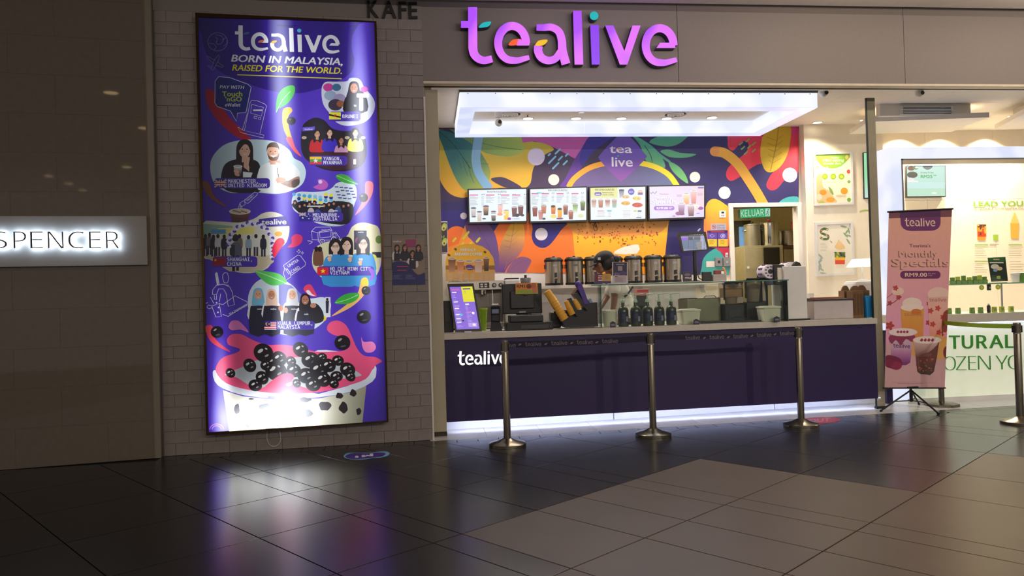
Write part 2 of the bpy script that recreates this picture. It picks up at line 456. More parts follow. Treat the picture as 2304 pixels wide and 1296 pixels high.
M_steel = mat('brushed_steel', (176,166,152), .26, 1, var=.12, vscale=14, stretch=(40,40,.5))
M_chrome = mat('chrome', (200,198,195), .12, 1, var=.04)
M_whitep = mat('white_plastic', (222,220,216), .4, var=.03)
M_dark = mat('dark_void', (10,10,10), .9)
# ---- floor
th = -.798-YAW
E1 = (math.cos(th), math.sin(th)); E2 = (-math.sin(th), math.cos(th))
fl = tag(MB().box(-9, 13, -6, 8.7, -.12, -.012).build('floor', M_grout), kind='structure')
Bl = [-11.15+.925*k for k in range(18)]
Bl = [b for b in Bl if b < -5.7] + [-5.59,-4.69,-3.745,-2.81,-1.898,-.975,-.05,.875,1.8,2.73]
Al = [-2.3,-1.4,-.5,.4,1.31,2.215,2.90,3.135,3.83,4.30,4.785,5.015,5.98,6.73,7.74,8.66,8.98,9.9,10.82,11.74]
gap = .0035
Lb, Rb = gnd(1040, 988), gnd(2290, 912)
bs = (Rb.y-Lb.y)/(Rb.x-Lb.x)
def edge_y(x):        # front edge of the white threshold
    return Lb.y + bs*(x-Lb.x)
BW = .17
def base_y(x):
    if x < -2.745: return 7.938+.156*(x+2.771)
    if x < .013: return 8.181+.0623*(x-.013)
    return edge_y(x)-BW
def clipx(poly, f):   # cut by a half plane a*x+b*y<=c
    a, b, c = f; out = []
    for i in range(len(poly)):
        p, q = poly[i-1], poly[i]; dp = c-a*p[0]-b*p[1]; dq = c-a*q[0]-b*q[1]
        if dp*dq < 0:
            t = dp/(dp-dq); out.append((p[0]+(q[0]-p[0])*t, p[1]+(q[1]-p[1])*t))
        if dq >= 0: out.append(q)
    return out
def tile_piece(poly, m, z0=-.014, z1=0):
    cx = sum(p[0] for p in poly)/len(poly); cy = sum(p[1] for p in poly)/len(poly)
    o = MB().slab([(x-cx, y-cy) for x, y in poly], z0, z1, .0015).build('floor_tile', m, fl)
    o.location = (cx, cy, 0); return o
HP = [(-.156, 1, 7.938+.156*2.771), (-.0623, 1, 8.181-.0623*.013), (-bs, 1, Lb.y-BW-.004-bs*Lb.x)]
for i in range(len(Bl)-1):
    for j in range(len(Al)-1):
        a0, a1, b0, b1 = Bl[i]+gap, Bl[i+1]-gap, Al[j]+gap, Al[j+1]-gap
        p = [(E1[0]*a+E2[0]*b, E1[1]*a+E2[1]*b) for a, b in ((a0,b0),(a1,b0),(a1,b1),(a0,b1))]
        cx = sum(q[0] for q in p)/4; cy = sum(q[1] for q in p)/4
        if cy < 1.6 or abs(cx-.3) > cy*.78+1.6: continue
        q = p
        for h_ in HP:
            if q: q = clipx(q, h_)
        if True:
            if len(q) < 3: continue
            if max(x for x, y in q)-min(x for x, y in q) < .03 or max(y for x, y in q)-min(y for x, y in q) < .03: continue
            light = (Bl[i] > -3.8 and 3.1 < (Al[j]+Al[j+1])/2 < 5.98) or (Bl[i] > -1.95 and (Al[j]+Al[j+1])/2 < 7.8 and (Al[j]+Al[j+1])/2 > 1.3) or (Bl[i] > -2.9 and 2.2 < (Al[j]+Al[j+1])/2 < 3.2)
            tile_piece(q, M_tile_l if light else M_tile_d)
for k in range(12):   # the same row runs on along the foot of the bricks
    x1 = .036-.23*k; x0 = x1-.2255
    tile_piece([(x0,edge_y(x0)-BW),(x1,edge_y(x1)-BW),(x1,min(base_y(x1-.03),8.178)),(x0,min(base_y(x0),8.178))], M_tile_d)
for k in range(40):   # border row of small dark tiles along the white threshold
    x0 = .04+.225*k; x1 = x0+.219
    tile_piece([(x0,edge_y(x0)-BW),(x1,edge_y(x1)-BW),(x1,edge_y(x1)-.004),(x0,edge_y(x0)-.004)], M_tile_d)
for k in range(13):   # white threshold tiles
    x0 = -.02+.62*k; x1 = x0+.617
    for d0, d1 in ((0,.44),(.444,1.0)):
        tile_piece([(x0,edge_y(x0)+d0),(x1,edge_y(x1)+d0),(x1,edge_y(x1)+d1),(x0,edge_y(x0)+d1)], M_white_tile, -.014, .001)
MB().box(-.1, 11, 9.0, 13.2, -.12, -.016).build('shop_floor', M_white_tile, fl)
# ---- left wall of big polished panels
PL = Plane(-2.771, 7.938, .1547)
wl = tag(thing('wall_left', None, None, PL.o, PL.a), kind='structure')
MB().box(-4.6, 0, .004, .2, 0, 4.9).build('backing', M_joint, wl)
for r in range(13):
    off = 0 if r % 2 else -.405
    for k in range(6):
        x1 = -.02+off-.81*k+ (.405 if off else 0); x0 = x1-.81
        if k == 0 and off: x1 = -.02; x0 = -.425
        elif off: x1 = -.425-.81*(k-1); x0 = x1-.81
        z0 = .383*r
        MB().box(x0+.0008, x1-.0008, 0, .006, z0+.0008, z0+.3822).build('wall_panel', M_wallpanel, wl)
# ---- corner strip
tp = PL.pt(0, 0)
t1 = thing('trim_1', None, None, tp, PL.a); tag(t1, kind='structure')
MB().box(-.005, .055, -.012, .14, 0, 4.9, .004).build('strip', M_trim, t1)
# ---- white brick wall that carries the light box
PB = Plane(.013, 8.181, .0623)
wb = tag(thing('wall_brick', None, None, PB.o, PB.a), kind='structure')
MB().box(-2.74, 0, .006, .3, 0, 4.9).build('mortar_backing', M_mortar, wb)
BH, BLn = .1235, .262
_bm = {}
px0, _ = PB.pix(455, 660); px1, _ = PB.pix(858, 660)
pz0 = PB.pix(660, 955)[1]; pz1 = PB.pix(660, 50)[1]
for r in range(37):
    z0 = r*BH
    x = -.13 if r % 2 else 0
    if r % 2: segs = [(-.131, 0)]
    else: segs = []
    xx = -.131 if r % 2 else 0
    while xx > -2.72:
        segs.append((max(xx-BLn, -2.73), xx)); xx -= BLn
    for a, b in segs:
        if a > px0+.06 and b < px1-.06 and z0 > pz0+.1 and z0+BH < pz1-.1: continue
        if z0 > PB.pix(900,43)[1]: continue
        key = round(b-a, 3)
        if key not in _bm: _bm[key] = MB().box(0, b-a-.003, 0, .022, .0015, BH-.0015, .0025).build('brick', M_brick, mesh_only=True)
        o = bpy.data.objects.new('brick', _bm[key]); C.objects.link(o); o.parent = wb; o.location = (a+.0025, random.uniform(-.0015,.0015), z0)
MB().box(-2.74, 0, -.004, .02, PB.pix(900,43)[1], 4.9).build('top_panel', M_fascia, wb)
tr2 = tag(thing('trim_2', None, None, PB.pt(0,0), 0), kind='structure')
MB().box(-.008, .012, -.01, .12, 0, 3.72, .003).build('corner_bead', M_ceil, tr2)
# ---- fascia over the shops
PF = Plane(.013, 8.19, .008)
FZ0 = at(1500, 184, 8.2).z
fa = tag(thing('wall_front', None, None, PF.o, PF.a), kind='structure')
sx = [PF.pix(946,100)[0], PF.pix(1525,100)[0], PF.pix(2034,100)[0], PF.pix(2034,100)[0]+2.6, PF.pix(2034,100)[0]+5]
MB().box(sx[0], sx[-1], .02, .3, FZ0+.01, 5.2).build('backing', M_dark, fa)
for a, b in zip(sx, sx[1:]):
    MB().box(a+.003, b-.003, 0, .03, FZ0, 5.1).build('fascia_panel', M_fascia, fa)
MB().box(sx[0], sx[-1], .0, .11, FZ0-.03, FZ0-.001, .004).build('soffit_lip', mat('soffit_cream',(214,202,180),.6), fa)
# ---- mall ceiling with a dark shadow gap before the fascia
MALLC = at(1800, 12, 7.98).z
mc = tag(MB().box(-10, 14, -8, 7.98, MALLC, MALLC+.1).build('ceiling', M_mceil), kind='structure')
MB().box(-10, 14, 7.4, 8.6, MALLC+.45, MALLC+.5).build('gap_cover', M_dark, mc)
# ---- left jamb of the shop
ja = tag(thing('trim_3', None, None, (.02, 8.38, 0)), kind='structure')
MB().box(0, .145, 0, .5, 0, FZ0-.045, .006).build('jamb_post', M_jamb, ja)
MB().box(-.002, .147, -.004, .3, 0, .05, .003).build('dirty_foot', mat('dirty_foot',(60,50,40),.8,var=.4,vscale=30), ja)
# ---- shop ceiling
ce = tag(thing('ceiling_shop', None, None, (0,0,CEIL)), kind='structure')
MB().box(-.1, 12, 8.25, 13.2, .02, .1).build('ceiling_backing', M_dark, ce)
xs = [-.1, 1.3, 2.7, 4.1, 5.45, 6.9, 8.3, 9.7, 12]
for a, b in zip(xs, xs[1:]):
    for c, d in ((8.25, 9.55), (9.55, 10.9), (10.9, 13.2)):
        MB().box(a+.001, b-.001, c+.001, d-.001, 0, .02).build('ceiling_panel', M_ceil, ce)
# ---- back wall of the tea shop, with a doorway to the kitchen
BY = 11.0
dx0, dx1 = at(1650,560,BY).x, at(1794,560,BY).x
dzt = at(1720,466,BY).z
wx1 = at(1798,400,BY).x
wk = tag(thing('wall_back', None, None, (0, BY, 0)), kind='structure')
MB().box(.05, dx0, 0, .12, 0, CEIL).build('wall_body', M_cream, wk)
MB().box(dx0, wx1+.1, 0, .12, dzt, CEIL).build('wall_lintel', M_cream, wk)
for r in range(5):
    for k in range(15):
        x0 = .2+.255*k+(.127 if r % 2 else 0)
        MB().box(x0+.002, x0+.253, -.008, 0, 1.12+.15*r+.002, 1.12+.15*r+.148).build('tile', M_white_tile, wk)
dr = tag(thing('door_1', None, None, (0, BY, 0)), kind='structure')
ox0, ox1 = at(1640,560,BY).x, wx1
ozt = at(1720,457,BY).z
MB().box(ox0, dx0, -.05, .12, 0, ozt, .004).build('frame_left', M_ceil, dr)
MB().box(dx1, ox1+.06, -.05, .12, 0, ozt, .004).build('frame_right', M_ceil, dr)
MB().box(dx0, dx1, -.05, .12, dzt, ozt, .004).build('frame_top', M_ceil, dr)
wsd = tag(MB().box(.02, .1, 8.7, 11.1, 0, CEIL).build('wall_side', M_cream), kind='structure')
# kitchen behind
M_kit = mat('kitchen_wall', (206,194,150), .7, var=.04)
kt = tag(thing('wall_kitchen', None, None, (0, 0, 0)), kind='structure')
MB().box(3.2, 6.9, 12.9, 13.0, 0, CEIL).build('wall_body', M_kit, kt)
MB().box(3.9, 4.0, 11.12, 12.9, 0, CEIL).build('wall_side_left', M_kit, kt)
MB().box(6.7, 6.8, 11.12, 12.9, 0, CEIL).build('wall_side_right', M_kit, kt)
kx0, kx1, kz0, kz1 = span(1653, 1692, 497, 690, 12.9)
MB().box(kx0, kx1, -.03+12.9, 12.9, 0, kz1).build('door_opening', mat('dim_opening',(70,64,52),.8), kt)
bx0, bx1, bz0, bz1 = span(1666, 1684, 510, 690, 12.85)
MB().box(bx0, bx1, 12.84, 12.87, .2, bz1).build('blue_light_sheet', mat('blue_glow',(120,170,230),.5,emit=(120,170,230),es=.35), kt)  # glowing sheet put in for the blue light in the opening
# ---- cream wall to the right of the mural and round the yogurt shop
CY = 10.85
wr = tag(thing('wall_right', None, None, (0, CY, 0)), kind='structure')
x0 = wx1+.02; xm = at(1965,500,CY).x
MB().box(x0, xm+.2, 0, .25, 0, CEIL).build('wall_body', M_cream, wr)
YW = 11.3
wy = tag(thing('wall_far', None, None, (0, YW, 0)), kind='structure')
xs = [xm+.2, xm+1.22, xm+2.4, xm+3.7, 12]
MB().box(xs[0], xs[-1], .02, .12, 0, CEIL).build('wall_body', M_cream, wy)
zj = at(2200,449,YW).z
for a, b in zip(xs, xs[1:]):
    MB().box(a+.002, b-.002, 0, .02, 0, zj-.002).build('wall_panel', M_cream, wy)
    MB().box(a+.002, b-.002, 0, .02, zj+.002, CEIL).build('wall_panel', M_cream, wy)
tag(MB().box(11.9, 12, 8.6, 11.4, 0, CEIL).build('wall_end', M_cream), kind='structure')
# ---- post between the two shops
PX, PY = gnd(1974, 920).x, gnd(1974, 920).y
pt = at(1952, 199, PY)
po = tag(thing('trim_4', None, None, (PX, PY, 0), 0), kind='structure')
MB().box(.002, .108, 0, .04, 0, FZ0-.02, .003).build('post_body', mat('post_board',(150,142,118),.55,var=.06), po)
MB().box(-.008, .002, .004, .03, 0, FZ0-.02).build('post_edge', M_black, po)
MB().box(-.01, .112, -.006, .044, 0, .03).build('post_foot', M_black, po)

# ================================================================== SIGNS ON THE FASCIA
def emi(name, col, es=1.0, lo=None):
    m = mat(name, (20,20,22), .35, emit=col, es=es)
    if lo:   # the tubes behind the face leave it a little uneven
        nt = m.node_tree; b = nt.nodes['Principled BSDF']
        tc = nt.nodes.new('ShaderNodeTexCoord'); n = nt.nodes.new('ShaderNodeTexNoise'); n.inputs['Scale'].default_value = 2.6; n.inputs['Detail'].default_value = 0
        r = nt.nodes.new('ShaderNodeValToRGB'); r.color_ramp.elements[0].position = .38; r.color_ramp.elements[1].position = .56
        r.color_ramp.elements[0].color = lin(lo); r.color_ramp.elements[1].color = lin(col)
        nt.links.new(tc.outputs['Object'], n.inputs['Vector']); nt.links.new(n.outputs['Fac'], r.inputs['Fac']); nt.links.new(r.outputs['Color'], b.inputs['Emission Color'])
    return m
M_sgn = emi('letter_face_violet', (228,114,252), 1.03, (176,78,250))
M_sgni = emi('letter_face_deep_violet', (142,62,240), 1.0)
M_teal = emi('letter_face_teal', (20,180,185), 1); M_or = emi('letter_face_orange', (250,90,30), 1); M_ye = emi('letter_face_yellow', (245,190,20), 1)
M_can = mat('letter_can', (34,18,66), .4)
sg = on_plane('shop_sign', 'large glowing purple illuminated letter sign fixed to the grey fascia', 'sign', PF)
def wm_letters(parent, plane, T, depth, face_of, can, standoff=0):
    grp = []
    for let, key, polys in WM: grp.append((let, key, [[plane.pix(*T(p)) for p in P] for P in polys]))
    for let, key, P in grp:
        xs = [p[0] for q in P for p in q]; zs = [p[1] for q in P for p in q]; c = (min(xs), min(zs))
        b = MB(); f = MB()
        for q in P:
            qq = [(x-c[0], z-c[1]) for x, z in q]
            tr = [qq] if len(qq) <= 4 else [[qq[i] for i in t] for t in tessellate_polygon([[Vector((x,z,0)) for x, z in qq]])]
            b.prism(qq, -depth-standoff, -standoff)
            for t in tr: f.b.faces.new([f.b.verts.new((x, -depth-standoff-.004, z)) for x, z in t])
        o = b.build('letter_'+let if key == 'w' else 'letter_accent', can, parent); o.location = (c[0], 0, c[1])
        f.build('lit_face', face_of(let, key), o)
T8 = lambda p: (800+p[0]/2.88, p[1]/2.88)
wm_letters(sg, PF, T8, .09, lambda l, k: {'w': M_sgni if l == 'i' else M_sgn, 'teal': M_teal, 'dot': M_teal, 'orange': M_or, 'yellow': M_ye}[k], M_can, .01)
def flat_letters(parent, plane, items, depth, m, font='sans', bold=0, standoff=0, back=None, slope=0):
    for chx, u0, u1, v0, v1 in items:
        vs, fs = text_mesh(chx, font, min(bold, 0), 0, .5)
        if bold > 0:
            V0, F0 = vs, fs; vs, fs = [], []
            for k in range(6):
                n0 = len(vs); dx, dy = bold*math.cos(k*PI/3), bold*.6*math.sin(k*PI/3)
                vs += [(x+dx, y+dy, z*(1+.004*k)) for x, y, z in V0]; fs += [tuple(i+n0 for i in f) for f in F0]
        a, b = min(v[0] for v in vs), max(v[0] for v in vs); c0, c1 = min(v[1] for v in vs), max(v[1] for v in vs); z0, z1 = min(v[2] for v in vs), max(v[2] for v in vs)
        P = []
        for x, y, z in vs:
            fy = (y-c0)/(c1-c0); v = v1+(v0-v1)*fy; u = u0+(u1-u0)*(x-a)/(b-a) - .0287*(v1-v)
            s_, t_ = plane.pix(u, v); P.append((s_, -standoff-depth*(z-z0)/(z1-z0), t_))
        ox, oz = min(p[0] for p in P), min(p[2] for p in P)
        me = bpy.data.meshes.new('letter'); me.from_pydata([(x-ox, y, z-oz) for x, y, z in P], [], fs); me.materials.append(m); me.validate()
        o = bpy.data.objects.new('letter_'+chx.lower(), me); C.objects.link(o); o.parent = parent; o.location = (ox, 0, oz)
        if back:
            vb = [(x-ox, -standoff+.003, z-oz) for (x, y, z), w in zip(P, vs) if w[2] <= z0+1e-6]
            ids = {i: k for k, i in enumerate([i for i, w in enumerate(vs) if w[2] <= z0+1e-6])}
            fb = [tuple(ids[i] for i in f) for f in fs if all(i in ids for i in f)]
            me = bpy.data.meshes.new('led_back'); me.from_pydata(vb, [], fb); me.materials.append(back)
            q = bpy.data.objects.new('led_back', me); C.objects.link(q); q.parent = o
PBt = Plane(PB.o.x, PB.o.y-.006, PB.a)
kf = on_plane('cafe_sign', 'small black capital letters mounted on the panel above the bricks', 'sign', PBt)
flat_letters(kf, PBt, [('K',827,852,2,41),('A',859,892,3,42),('F',897,915,4.5,43),('E',919.5,939.5,5.5,43.5)], .02, M_black, font='bold', bold=.026)
# ---- the lit name plate on the left wall
PS = Plane(PL.o.x+PL.n.x*.05, PL.o.y+PL.n.y*.05, PL.a)
M_plate = mat('plate_grey', (150,144,140), .45, var=.03)
sp = on_plane('store_name_plate', 'long grey plate with halo lit letters on the dark left wall', 'sign', PS)
a0, _ = PS.pix(-160, 540); a1, zb = PS.pix(332, 596); _, zt = PS.pix(332, 486)
MB().box(a0-1.0, a1, 0, .05, zb, zt, .003).build('plate', M_plate, sp)
zl = [(-35,20.5,523,560.5)]
k = 2.592
its = [(c, x0/k, x1/k, 150+965/k, 150+1062/k) for c, x0, x1 in (('S',-32,54),('P',93,166),('E',190,262),('N',292,381),('C',410,500),('E',530,598),('R',628,703))]
flat_letters(sp, PS, its, .012, mat('letter_metal',(70,66,64),.4,.6), bold=-.012, standoff=.045, back=emi('halo_led', (206,232,255), 50))
# ================================================================== TALL LIGHT BOX POSTER
PP = Plane(PB.o.x+PB.n.x*.11, PB.o.y+PB.n.y*.11, PB.a)
lb = on_plane('light_box_poster', 'tall backlit purple bubble tea poster in a dark gold frame on white bricks', 'poster', PP)
M_gold = mat('gold_frame', (84,64,36), .22, .9, var=.15, vscale=5)
OUT = [(440,30),(847,49),(874,949),(465,979)]; INN = [(446,40),(842,51),(870,946),(470,972)]
def quad_bars(parent, plane, out, inn, y0, y1, m, name):
    for i in range(4):
        j = (i+1) % 4
        pts = [plane.pix(*out[i]), plane.pix(*out[j]), plane.pix(*inn[j]), plane.pix(*inn[i])]
        MB().prism(pts, y0, y1).build(name, m, parent)
quad_bars(lb, PP, OUT, INN, -.02, .11, M_gold, 'frame_bar')
MB().prism([PP.pix(*p) for p in INN], .02, .105).build('housing', M_black, lb)
def ga(nt, sock, c, w):
    def M(op, a, b=None):
        n = nt.nodes.new('ShaderNodeMath'); n.operation = op
        for i, x in enumerate((a, b)):
            if x is None: continue
            if isinstance(x, (int,float)): n.inputs[i].default_value = x
            else: nt.links.new(x, n.inputs[i])
        return n.outputs[0]
    d = M('DIVIDE', M('SUBTRACT', sock, c), w); return M('EXPONENT', M('MULTIPLY', M('MULTIPLY', d, d), -1)), M
mlb = bpy.data.materials.new('backlit_print'); mlb.use_nodes = True; mlb.node_tree.nodes['Principled BSDF'].inputs['Specular IOR Level'].default_value = .15
nt = mlb.node_tree; b = nt.nodes['Principled BSDF']; b.inputs['Roughness'].default_value = .35; b.inputs['Base Color'].default_value = (.03,.03,.04,1)
vc = nt.nodes.new('ShaderNodeVertexColor'); vc.layer_name = 'Col'
tc = nt.nodes.new('ShaderNodeTexCoord'); sx_ = nt.nodes.new('ShaderNodeSeparateXYZ'); nt.links.new(tc.outputs['Object'], sx_.inputs[0])
X_, Z_ = sx_.outputs[0], sx_.outputs[2]
pxm = (PP.pix(700,500)[0]-PP.pix(600,500)[0])/100
su = lambda u, v: PP.pix(u, v)[0]
zu = lambda v: PP.pix(650, v)[1]
tot = None
# fluorescent tubes behind the print: (centre s, half width px, centre v, half height px, strength)
for cu, cv_, w, hh, A in ((700,500,150,900,.5),(632,160,28,330,1.3),(640,640,22,420,.75),(640,935,85,60,2.9),(545,940,50,45,1.6),(655,850,40,120,.5),(812,330,26,330,1.9),(700,760,120,120,.4),(498,900,22,180,1.5),(720,330,60,200,.35),(842,680,16,160,.6)):
    g1, M = ga(nt, X_, su(cu, cv_), w*pxm); g2, M = ga(nt, Z_, zu(cv_), hh*pxm)
    t = M('MULTIPLY', M('MULTIPLY', g1, g2), A); tot = t if tot is None else M('ADD', tot, t)
tot = M('ADD', tot, .045)
mxn = nt.nodes.new('ShaderNodeMixRGB'); wf = M('MULTIPLY', M('SUBTRACT', tot, .75), .2); wf = M('MAXIMUM', M('MINIMUM', wf, .42), 0)
nt.links.new(wf, mxn.inputs[0]); nt.links.new(vc.outputs[0], mxn.inputs[1]); mxn.inputs[2].default_value = (.82,.88,1,1)
nt.links.new(mxn.outputs[0], b.inputs['Emission Color']); nt.links.new(tot, b.inputs['Emission Strength'])
c = Canvas(PP, INN, (82,52,192))
Wh = (235,238,245); Pu = (52,26,150); Sk = (200,150,120); Dk = (20,16,24)
c.zoom(440, 30, 4.32)
c.poly([(100,40),(1590,55),(1585,110),(1525,220),(1520,350),(1545,450),(1520,560),(1420,640),(1180,740),(950,780),(700,745),(450,660),(230,560),(110,400),(60,200)], (50,26,140), 4)
c.logo(383, 362, 1012, 246, {'w': Wh, 'teal': (60,110,150), 'orange': (240,120,80), 'yellow': (250,180,30), 'dot': (80,190,235)}, slope=.024)
c.poly([(780,105),(900,118),(1000,118),(960,130),(800,126)], (30,15,80))
c.text('BORN IN MALAYSIA,', 345, 468, 1085, 66, Wh, slope=.033, bold=.035, shear=.22)
c.text('RAISED FOR THE WORLD.', 355, 556, 1068, 58, (240,225,40), slope=.03, bold=.03, shear=.22)
c.line([(405,597),(1420,636)], 9, (240,225,60))
for r in (96,): c.line([(215+r*math.cos(a*.21), 277+.92*r*math.sin(a*.21)) for a in range(31)], 4, (150,150,190))
c.line([(190,210),(250,220),(270,260),(240,300),(200,290),(215,250),(190,230)], 4, (150,150,190), 3); c.line([(130,290),(180,300),(200,330),(180,355)], 4, (150,150,190), 3); c.line([(260,260),(300,240),(305,290),(270,320)], 4, (150,150,190), 3)
for P in ([(150,545),(185,450),(225,405),(237,415),(215,470),(175,552),(150,545)], [(190,458),(105,410),(112,430),(180,490)], [(212,470),(272,515),(262,526),(198,505)], [(160,520),(118,505),(120,518),(155,535)]): c.line(P, 4, (150,150,190))
def drop(pts, col): c.poly(pts, col, 4)
drop([(95,760),(130,735),(180,760),(240,880),(330,1010),(450,1130),(600,1270),(640,1296),(400,1200),(220,1050),(120,900)], (190,20,50))
c.poly([(190,660),(225,615),(330,625),(510,690),(540,720),(490,965),(408,970),(398,1050),(340,950),(210,905),(188,870)], (30,40,130))
c.line([(190,660),(225,615),(330,625),(510,690),(540,720),(490,965),(408,970),(398,1050),(340,950),(210,905),(188,870),(190,660)], 5, Wh)
c.text('PAY WITH', 235, 730, 240, 30, Wh, slope=.02, bold=.01, shear=.2)
c.text('Touch', 258, 806, 198, 46, (200,215,50), bold=.03); c.text("'nGO", 290, 856, 160, 44, (200,215,50), bold=.03); c.text('eWallet', 288, 906, 150, 30, Wh, bold=.015, shear=.1)
for P in ([(530,870),(545,845),(600,850),(670,880),(690,900),(625,1175),(475,1140),(530,870)], [(475,1140),(410,1110),(440,1160),(660,1212),(665,1185),(625,1175)], [(545,885),(660,915),(640,1000),(535,970),(545,885)], [(570,1000),(600,1005),(595,1025),(568,1018),(570,1000)], [(615,1010),(635,1012),(630,1035),(612,1030),(615,1010)], [(455,1135),(505,970)], [(410,1110),(430,1108)]):
    c.line(P, 4, Wh)
c.rect(560,950-22*.7,560+90,950,Wh)
c.poly([(780,970),(790,830),(830,750),(900,705),(960,708),(960,780),(900,870),(830,915),(795,930)], lambda x, y: (40+int((960-y)*.12),190,60), 4); c.line([(785,960),(840,850),(920,760)], 5, (200,240,190), 3)
drop([(845,960),(870,920),(920,915),(940,950),(900,1010),(910,1120),(960,1296),(900,1220),(850,1100)], (240,190,60))
c.zoom(440, 310, 3.927)
drop([(800,0),(850,0),(880,80),(935,165),(880,130),(820,50)], (240,90,110))
c.zoom(440, 30, 4.32)
c.ell(930, 1045, 44, 40, (18,12,20)); c.ell(918, 1032, 10, 8, (110,100,110))
# brunei
blob = [(1225,740),(1260,670),(1360,665),(1470,660),(1500,630),(1570,630),(1610,660),(1640,720),(1710,800),(1745,880),(1720,980),(1640,1060),(1480,1095),(1370,1060),(1310,980),(1240,880)]
c.poly(blob, (205,210,230), 4)
for x, y, r, col in ((1290,720,50,(200,60,150)),(1370,720,44,(60,110,150)),(1310,800,60,(150,170,200)),(1400,830,60,(160,150,190)),(1360,890,70,(60,50,70)),(1410,880,40,(150,90,60)),(1640,740,36,(210,80,180))): c.ell(x, y, r, r*.8, col)
c.poly([(1480,760),(1560,740),(1650,790),(1670,950),(1500,960),(1460,900)], (22,18,28), 3)
pperson(c, 1540, 770, 76, (200,130,95), (26,22,30), (24,20,30), 'hijab')
c.rect(1565,780,1690,820,Wh,12); c.rect(1590,820,1630,950,(210,225,240),14); c.text('te', 1538, 908, 26, 26, Wh, bold=.02)
def label(x0, y0, x1, y1, tx, l1, l2, hh, col=(70,44,170), bold=.012):
    c.rect(x0, y0, x1, y1, col, (y1-y0)*.3)
    w1, w2 = l1[1], (l2[1] if l2 else 0)
    if l2:
        c.text(l1[0], tx, y0+(y1-y0)*.46, w1, hh, Wh, font='mono', bold=bold); c.text(l2[0], tx, y0+(y1-y0)*.88, w2, hh, Wh, font='mono', bold=bold)
    else: c.text(l1[0], tx, y0+(y1-y0)*.68, w1, hh, Wh, font='mono', bold=bold)
label(1300,955,1605,1050,1428,('BRUNEI',152),None,34)
c.rect(1298,962,1412,1032,(235,225,60)); c.poly([(1298,978),(1412,1004),(1412,1018),(1298,996)], Dk); c.ell(1358,995,12,12,(200,40,40))
# yangon
c.zoom(440, 310, 3.927); k = 3.927/4.32
q = lambda x, y: (x*k, (y*k)+(-280)*3.927)   # zoom1 -> here
blob = [q(1035,1120),q(1070,1060),q(1160,1015),q(1250,1040),q(1330,1120),q(1450,1145),q(1560,1140),q(1640,1200),(1510,60),(1505,180),(1450,260),(1330,295),(1180,290),(1060,250),(960,170),(930,60)]
c.poly(blob, (28,22,34), 4)
c.poly([q(1040,1110),q(1160,1100),q(1160,1135),q(1040,1148)], (110,90,220)); 
t0, t1 = q(1060,1135); c.text('tealive', t0, t1, 72, 14, Wh, bold=.01)
for x in (960,1190,1340,1480): c.ell(x, 0, 22, 14, (190,170,150))
for x, y, s, sk, h, t in ((1075,-5,50,Sk,(24,16,18),(200,30,40)),(1185,-15,50,(215,170,150),(24,16,20),(60,40,190)),(1287,50,44,(180,120,100),(40,22,20),(205,150,185)),(1412,-15,50,(225,185,160),(30,20,20),(235,235,90))): pperson(c, x, y, s, sk, h, t, 'long')
c.poly([(1000,130),(1500,130),(1500,200),(1430,270),(1200,290),(1000,200)], (60,20,40))
c.rect(1395,190,1418,235,Wh)
label(1010,160,1340,245,1130,('YANGON,',156),('MYANMAR',166),30)
for i, col in enumerate(((250,205,40),(60,170,70),(225,50,60))): c.rect(1010,168+i*22,1115,190+i*22,col)
def star(x, y, r, col): c.poly([(x+(r if i%2==0 else r*.4)*math.sin(i*PI/5), y-(r if i%2==0 else r*.4)*math.cos(i*PI/5)) for i in range(10)], col)
star(1062,204,24,Wh)
# manchester
c.poly([(130,240),(170,140),(270,55),(420,20),(600,18),(730,45),(830,110),(870,180),(940,220),(975,300),(950,400),(870,460),(740,495),(600,490),(480,470),(340,490),(220,450),(150,370)], (205,228,238), 4)
c.poly([(225,360),(250,250),(320,200),(420,190),(530,200),(575,260),(600,400),(560,480),(340,485),(240,440)], (26,24,30), 3)
pperson(c, 435, 170, 104, (225,175,150), (34,22,18), (26,24,30), 'long'); c.poly([(420,300),(505,310),(490,350),(420,350)], (235,240,240)); c.poly([(430,170),(480,170),(475,300),(425,260)], (222,172,148)); c.poly([(365,160),(395,200),(420,330),(380,330),(355,250)], (34,22,18), 3); c.poly([(500,150),(515,220),(505,300),(470,240)], (34,22,18), 3)
pcup(c, 375, 345, 74, 92, (235,225,210), (40,25,30)); c.ell(362, 300, 26, 16, (225,175,150), .4); c.ell(368,325,24,14,(220,165,140),.4)
c.poly([(580,310),(620,240),(720,215),(850,230),(920,300),(910,350),(860,360),(850,460),(740,492),(650,485),(600,470)], (238,244,246), 3)
c.poly([(650,200),(750,200),(760,240),(700,250),(645,235)], (215,160,130)); pperson(c, 685, 190, 104, (222,165,135), (90,60,40), (238,244,246), 'short'); c.poly([(635,130),(650,190),(690,205),(730,190),(742,120),(725,165),(690,170),(655,165)], (120,80,58), 3); c.poly([(655,150),(690,160),(722,148),(690,178)], Wh)
c.poly([(800,390),(910,340),(915,400),(870,445),(760,410),(750,380)], (170,125,105), 3); c.poly([(850,385),(915,365),(915,415),(860,440)], (90,70,66), 3)
pcup(c, 742, 400, 60, 70, (235,225,215), (190,150,130)); c.line([(722,265),(735,350)], 6, (70,50,60)); c.ell(755,375,44,26,(215,160,130)); c.line([(725,360),(790,372)], 4, (190,130,105)); c.line([(725,385),(790,392)], 4, (190,130,105)); c.ell(808,395,16,16,(150,150,150))
label(165,358,658,448,288,('MANCHESTER,',262),('UNITED KINGDOM',342),32)
c.rect(168,372,275,437,(36,40,110))
for P in ([(168,372),(275,437)], [(168,437),(275,372)]): c.line(P, 14, Wh); c.line(P, 5, (200,40,50))
for P in ([(221,372),(221,437)], [(168,404),(275,404)]): c.line(P, 22, Wh); c.line(P, 12, (200,40,50))
